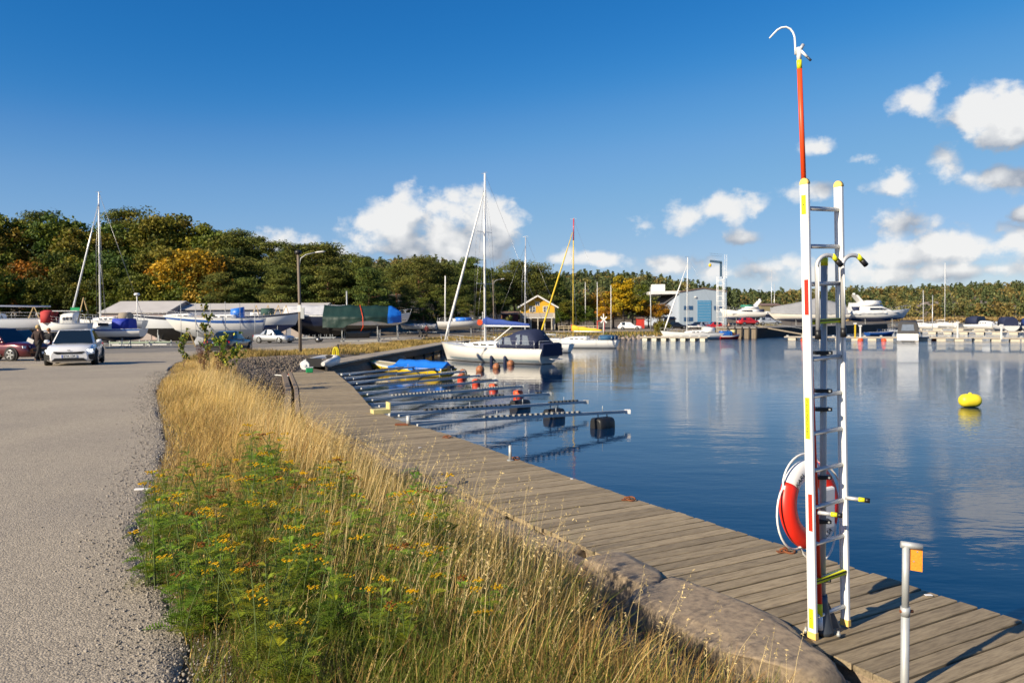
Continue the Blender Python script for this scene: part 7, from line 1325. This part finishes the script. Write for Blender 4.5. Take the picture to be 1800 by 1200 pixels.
# stored motor yachts on the far quay
def motor_yacht(label, u0, u1, Y, zw, B, fly, topm, ang=0):
    x0, x1 = XU(u0, Y), XU(u1, Y); a = (0 if x1 > x0 else PI) + R(ang); L = abs(x1 - x0); o = thing('motor_yacht', label, 'motor yacht', ((x0 + x1) / 2, Y, zw), a); pt = hull_parts(o, L, B, (1.1, 1.25, 1.9), .7, HW, HBt, None, HB, tr=.92, rake=.12); s_ = L / 11
    R_ = [[(x * L, y * B, z * s_) for y, z in ((-.42, 1.1), (-.40, 1.1 + h * .6), (-.32, 1.1 + h), (.32, 1.1 + h), (.40, 1.1 + h * .6), (.42, 1.1))] for x, h in ((-.34, 1.3), (-.20, 1.35), (.02, 1.35), (.10, 1.1), (.26, .35), (.36, .12))]; sp_ = MB().loft(R_).build('superstructure', HW, o)
    for sd in (-1, 1): MB().prism([(-.16 * L, sd * B * .415, 1.65 * s_), (.10 * L, sd * B * .415, 1.65 * s_), (.16 * L, sd * B * .40, 1.75 * s_), (.05 * L, sd * B * .39, 2.05 * s_), (-.16 * L, sd * B * .39, 2.05 * s_)], (0, 0, 0), (0, sd * .04, 0)).build('side_window', GLS, sp_); MB().prism([(0, sd * 1.3, 1.0), (.2 * L, sd * 1.2, 1.1), (.2 * L, sd * 1.2, 1.25), (0, sd * 1.3, 1.2)], (0, 0, 0), (0, sd * .35, 0)).build('hull_window', GLS, o)
    if fly:
        MB().loft([[(x * L, y * B, z * s_) for y, z in ((-.36, 2.4), (-.38, 3.0), (.38, 3.0), (.36, 2.4))] for x in (-.32, .02)]).build('flybridge', HW, o); MB().loft([[(x * L, y * B, z * s_) for y, z in ((-.34, 2.95), (-.2, 3.5), (.2, 3.5), (.34, 2.95))] for x in (-.2, .06)]).build('bridge_cover', topm, o)
        MB().prism([(-.26 * L, -.3 * B, 2.6 * s_), (-.20 * L, -.3 * B, 2.6 * s_), (-.36 * L, -.3 * B, 4.6 * s_), (-.40 * L, -.3 * B, 4.6 * s_)], (0, 0, 0), (0, .6 * B, 0)).build('radar_arch', HW, o); MB().lathe([(.2, 0), (.3, .1), (.3, .3), (.1, .42)], 12, (-.39 * L, 0, 4.6 * s_)).build('radar_dome', HW, o)
    MB().loft([[(x * L, y * B, z * s_) for y, z in ((-.4, 1.1), (-.36, 2.3), (.36, 2.3), (.4, 1.1))] for x in (-.46, -.33)]).build('aft_canopy', CVN, o); rails(o, pt, .7, .5, .93, True, False); props(o, L, B, zw, 'stand under the ' + label.split(' stored')[0]); return o
motor_yacht('white flybridge motor yacht with green cover stored on the far quay', 1343, 1273, 168, 2.9, 3.6, True, mat('green_cover', (.03, .22, .15), .7), 0)
o = motor_yacht('white streamlined motor yacht stored at the end of the far quay', 1490, 1588, 165, 2.6, 3.8, True, HW)
tarp(o, sections(11.5, 4, (1.1, 1.25, 1.9), .7, .92, .1), mat('shrink_wrap', (.62, .63, .64), .5, var=.1), lambda t: 3.3 - 1.6 * max(0, t - .35), lambda t: .3, .02, .62, sag=.05)
def covered(label, u0, u1, Y, zw, hull):
    x0, x1 = XU(u0, Y), XU(u1, Y); L = x1 - x0; o = thing('tarped_yacht', label, 'boat', ((x0 + x1) / 2, Y, zw), PI); pt = hull_parts(o, L, 3.6, (1.0, 1.0, 1.3), .7, hull, HBt, None, HB, tr=.9); tarp(o, pt, CVG, lambda t: 4.4 - 3.1 * abs(t - .42) ** .9, lambda t: .05, sag=.03); props(o, L, 3.4, zw, 'stand under the ' + label); return o
covered('large boat under a high peaked grey tarpaulin on the far quay', 1362, 1490, 162, 2.5, HC); o, L, a = yb('stored_boat', 'dark blue hull stored behind the white flybridge yacht', 1335, 1365, 176, 2.4, 0, 'boat'); hull_parts(o, L, 3, (1.2, 1.2, 1.5), .7, HN, HK, None, None); coach(o, -L * .2, L * .2, 2, 1.2, 1.2, .6); props(o, L, 3, 2.4, 'stand under the dark blue hull')
hut(1351, 552, 186, 4.6, 5.0, 4, mat('olive_boards', (.22, .19, .11), .8), 'tall olive brown shed behind the stored motor yachts')
for u, vt, lb in ((1356, 476, 'thin grey mast behind the stored motor yachts'), (1361, 500, 'shorter thin mast beside the olive shed'), (1672 - 33, 520, 'thin pole on the far pontoon')): pole(u, 560, vt, 195 if u < 1400 else 150, lb, .08, MST, 'bare_mast')
# parked cars by the hall
for u, v_, rz, pmn, st_, lb in ((1190,573,5,P_BLACK,'wagon','black estate car parked beside the tan hut'),(1222,572,170,P_NAVY,'suv','dark blue SUV parked before the hall wall'),(1240,574,20,P_SILV,'hatch','silver hatchback parked before the roller door'),(1254,573,185,P_RED,'hatch','small red car parked by the lattice tower'),(1352,577,-8,P_SILV,'wagon','silver estate car parked below the grey tarpaulin'),(1316,573,10,P_RED,'wagon','red car parked under the white flybridge yacht')):
    Yc = 168 if u < 1300 else 152; x = XU(u, Yc); car(lb, 'car', (x, Yc, max(H(x, Yc), 1.48 if u > 1300 else 0) + .03), R(rz), 4.4, 1.78, 1.5, pmn, st_)
x = XU(1281, 124); person('person in dark clothes standing at the foot of the lattice tower', (x, 124, H(x, 124)), R(-100), 1.78, cloth('jacket', (.014, .014, .017)), cloth('black', (.012, .012, .014)), mat('hair_dark', (.04, .025, .02)), .05); x = XU(1150, 150); person('person in dark clothes beside the thin pale lamp post', (x, 150, H(x, 150)), R(-60), 1.75, cloth('jacket', (.014, .014, .017)), cloth('jeans', (.03, .04, .07)), mat('hair_dark', (.04, .025, .02)), .2)
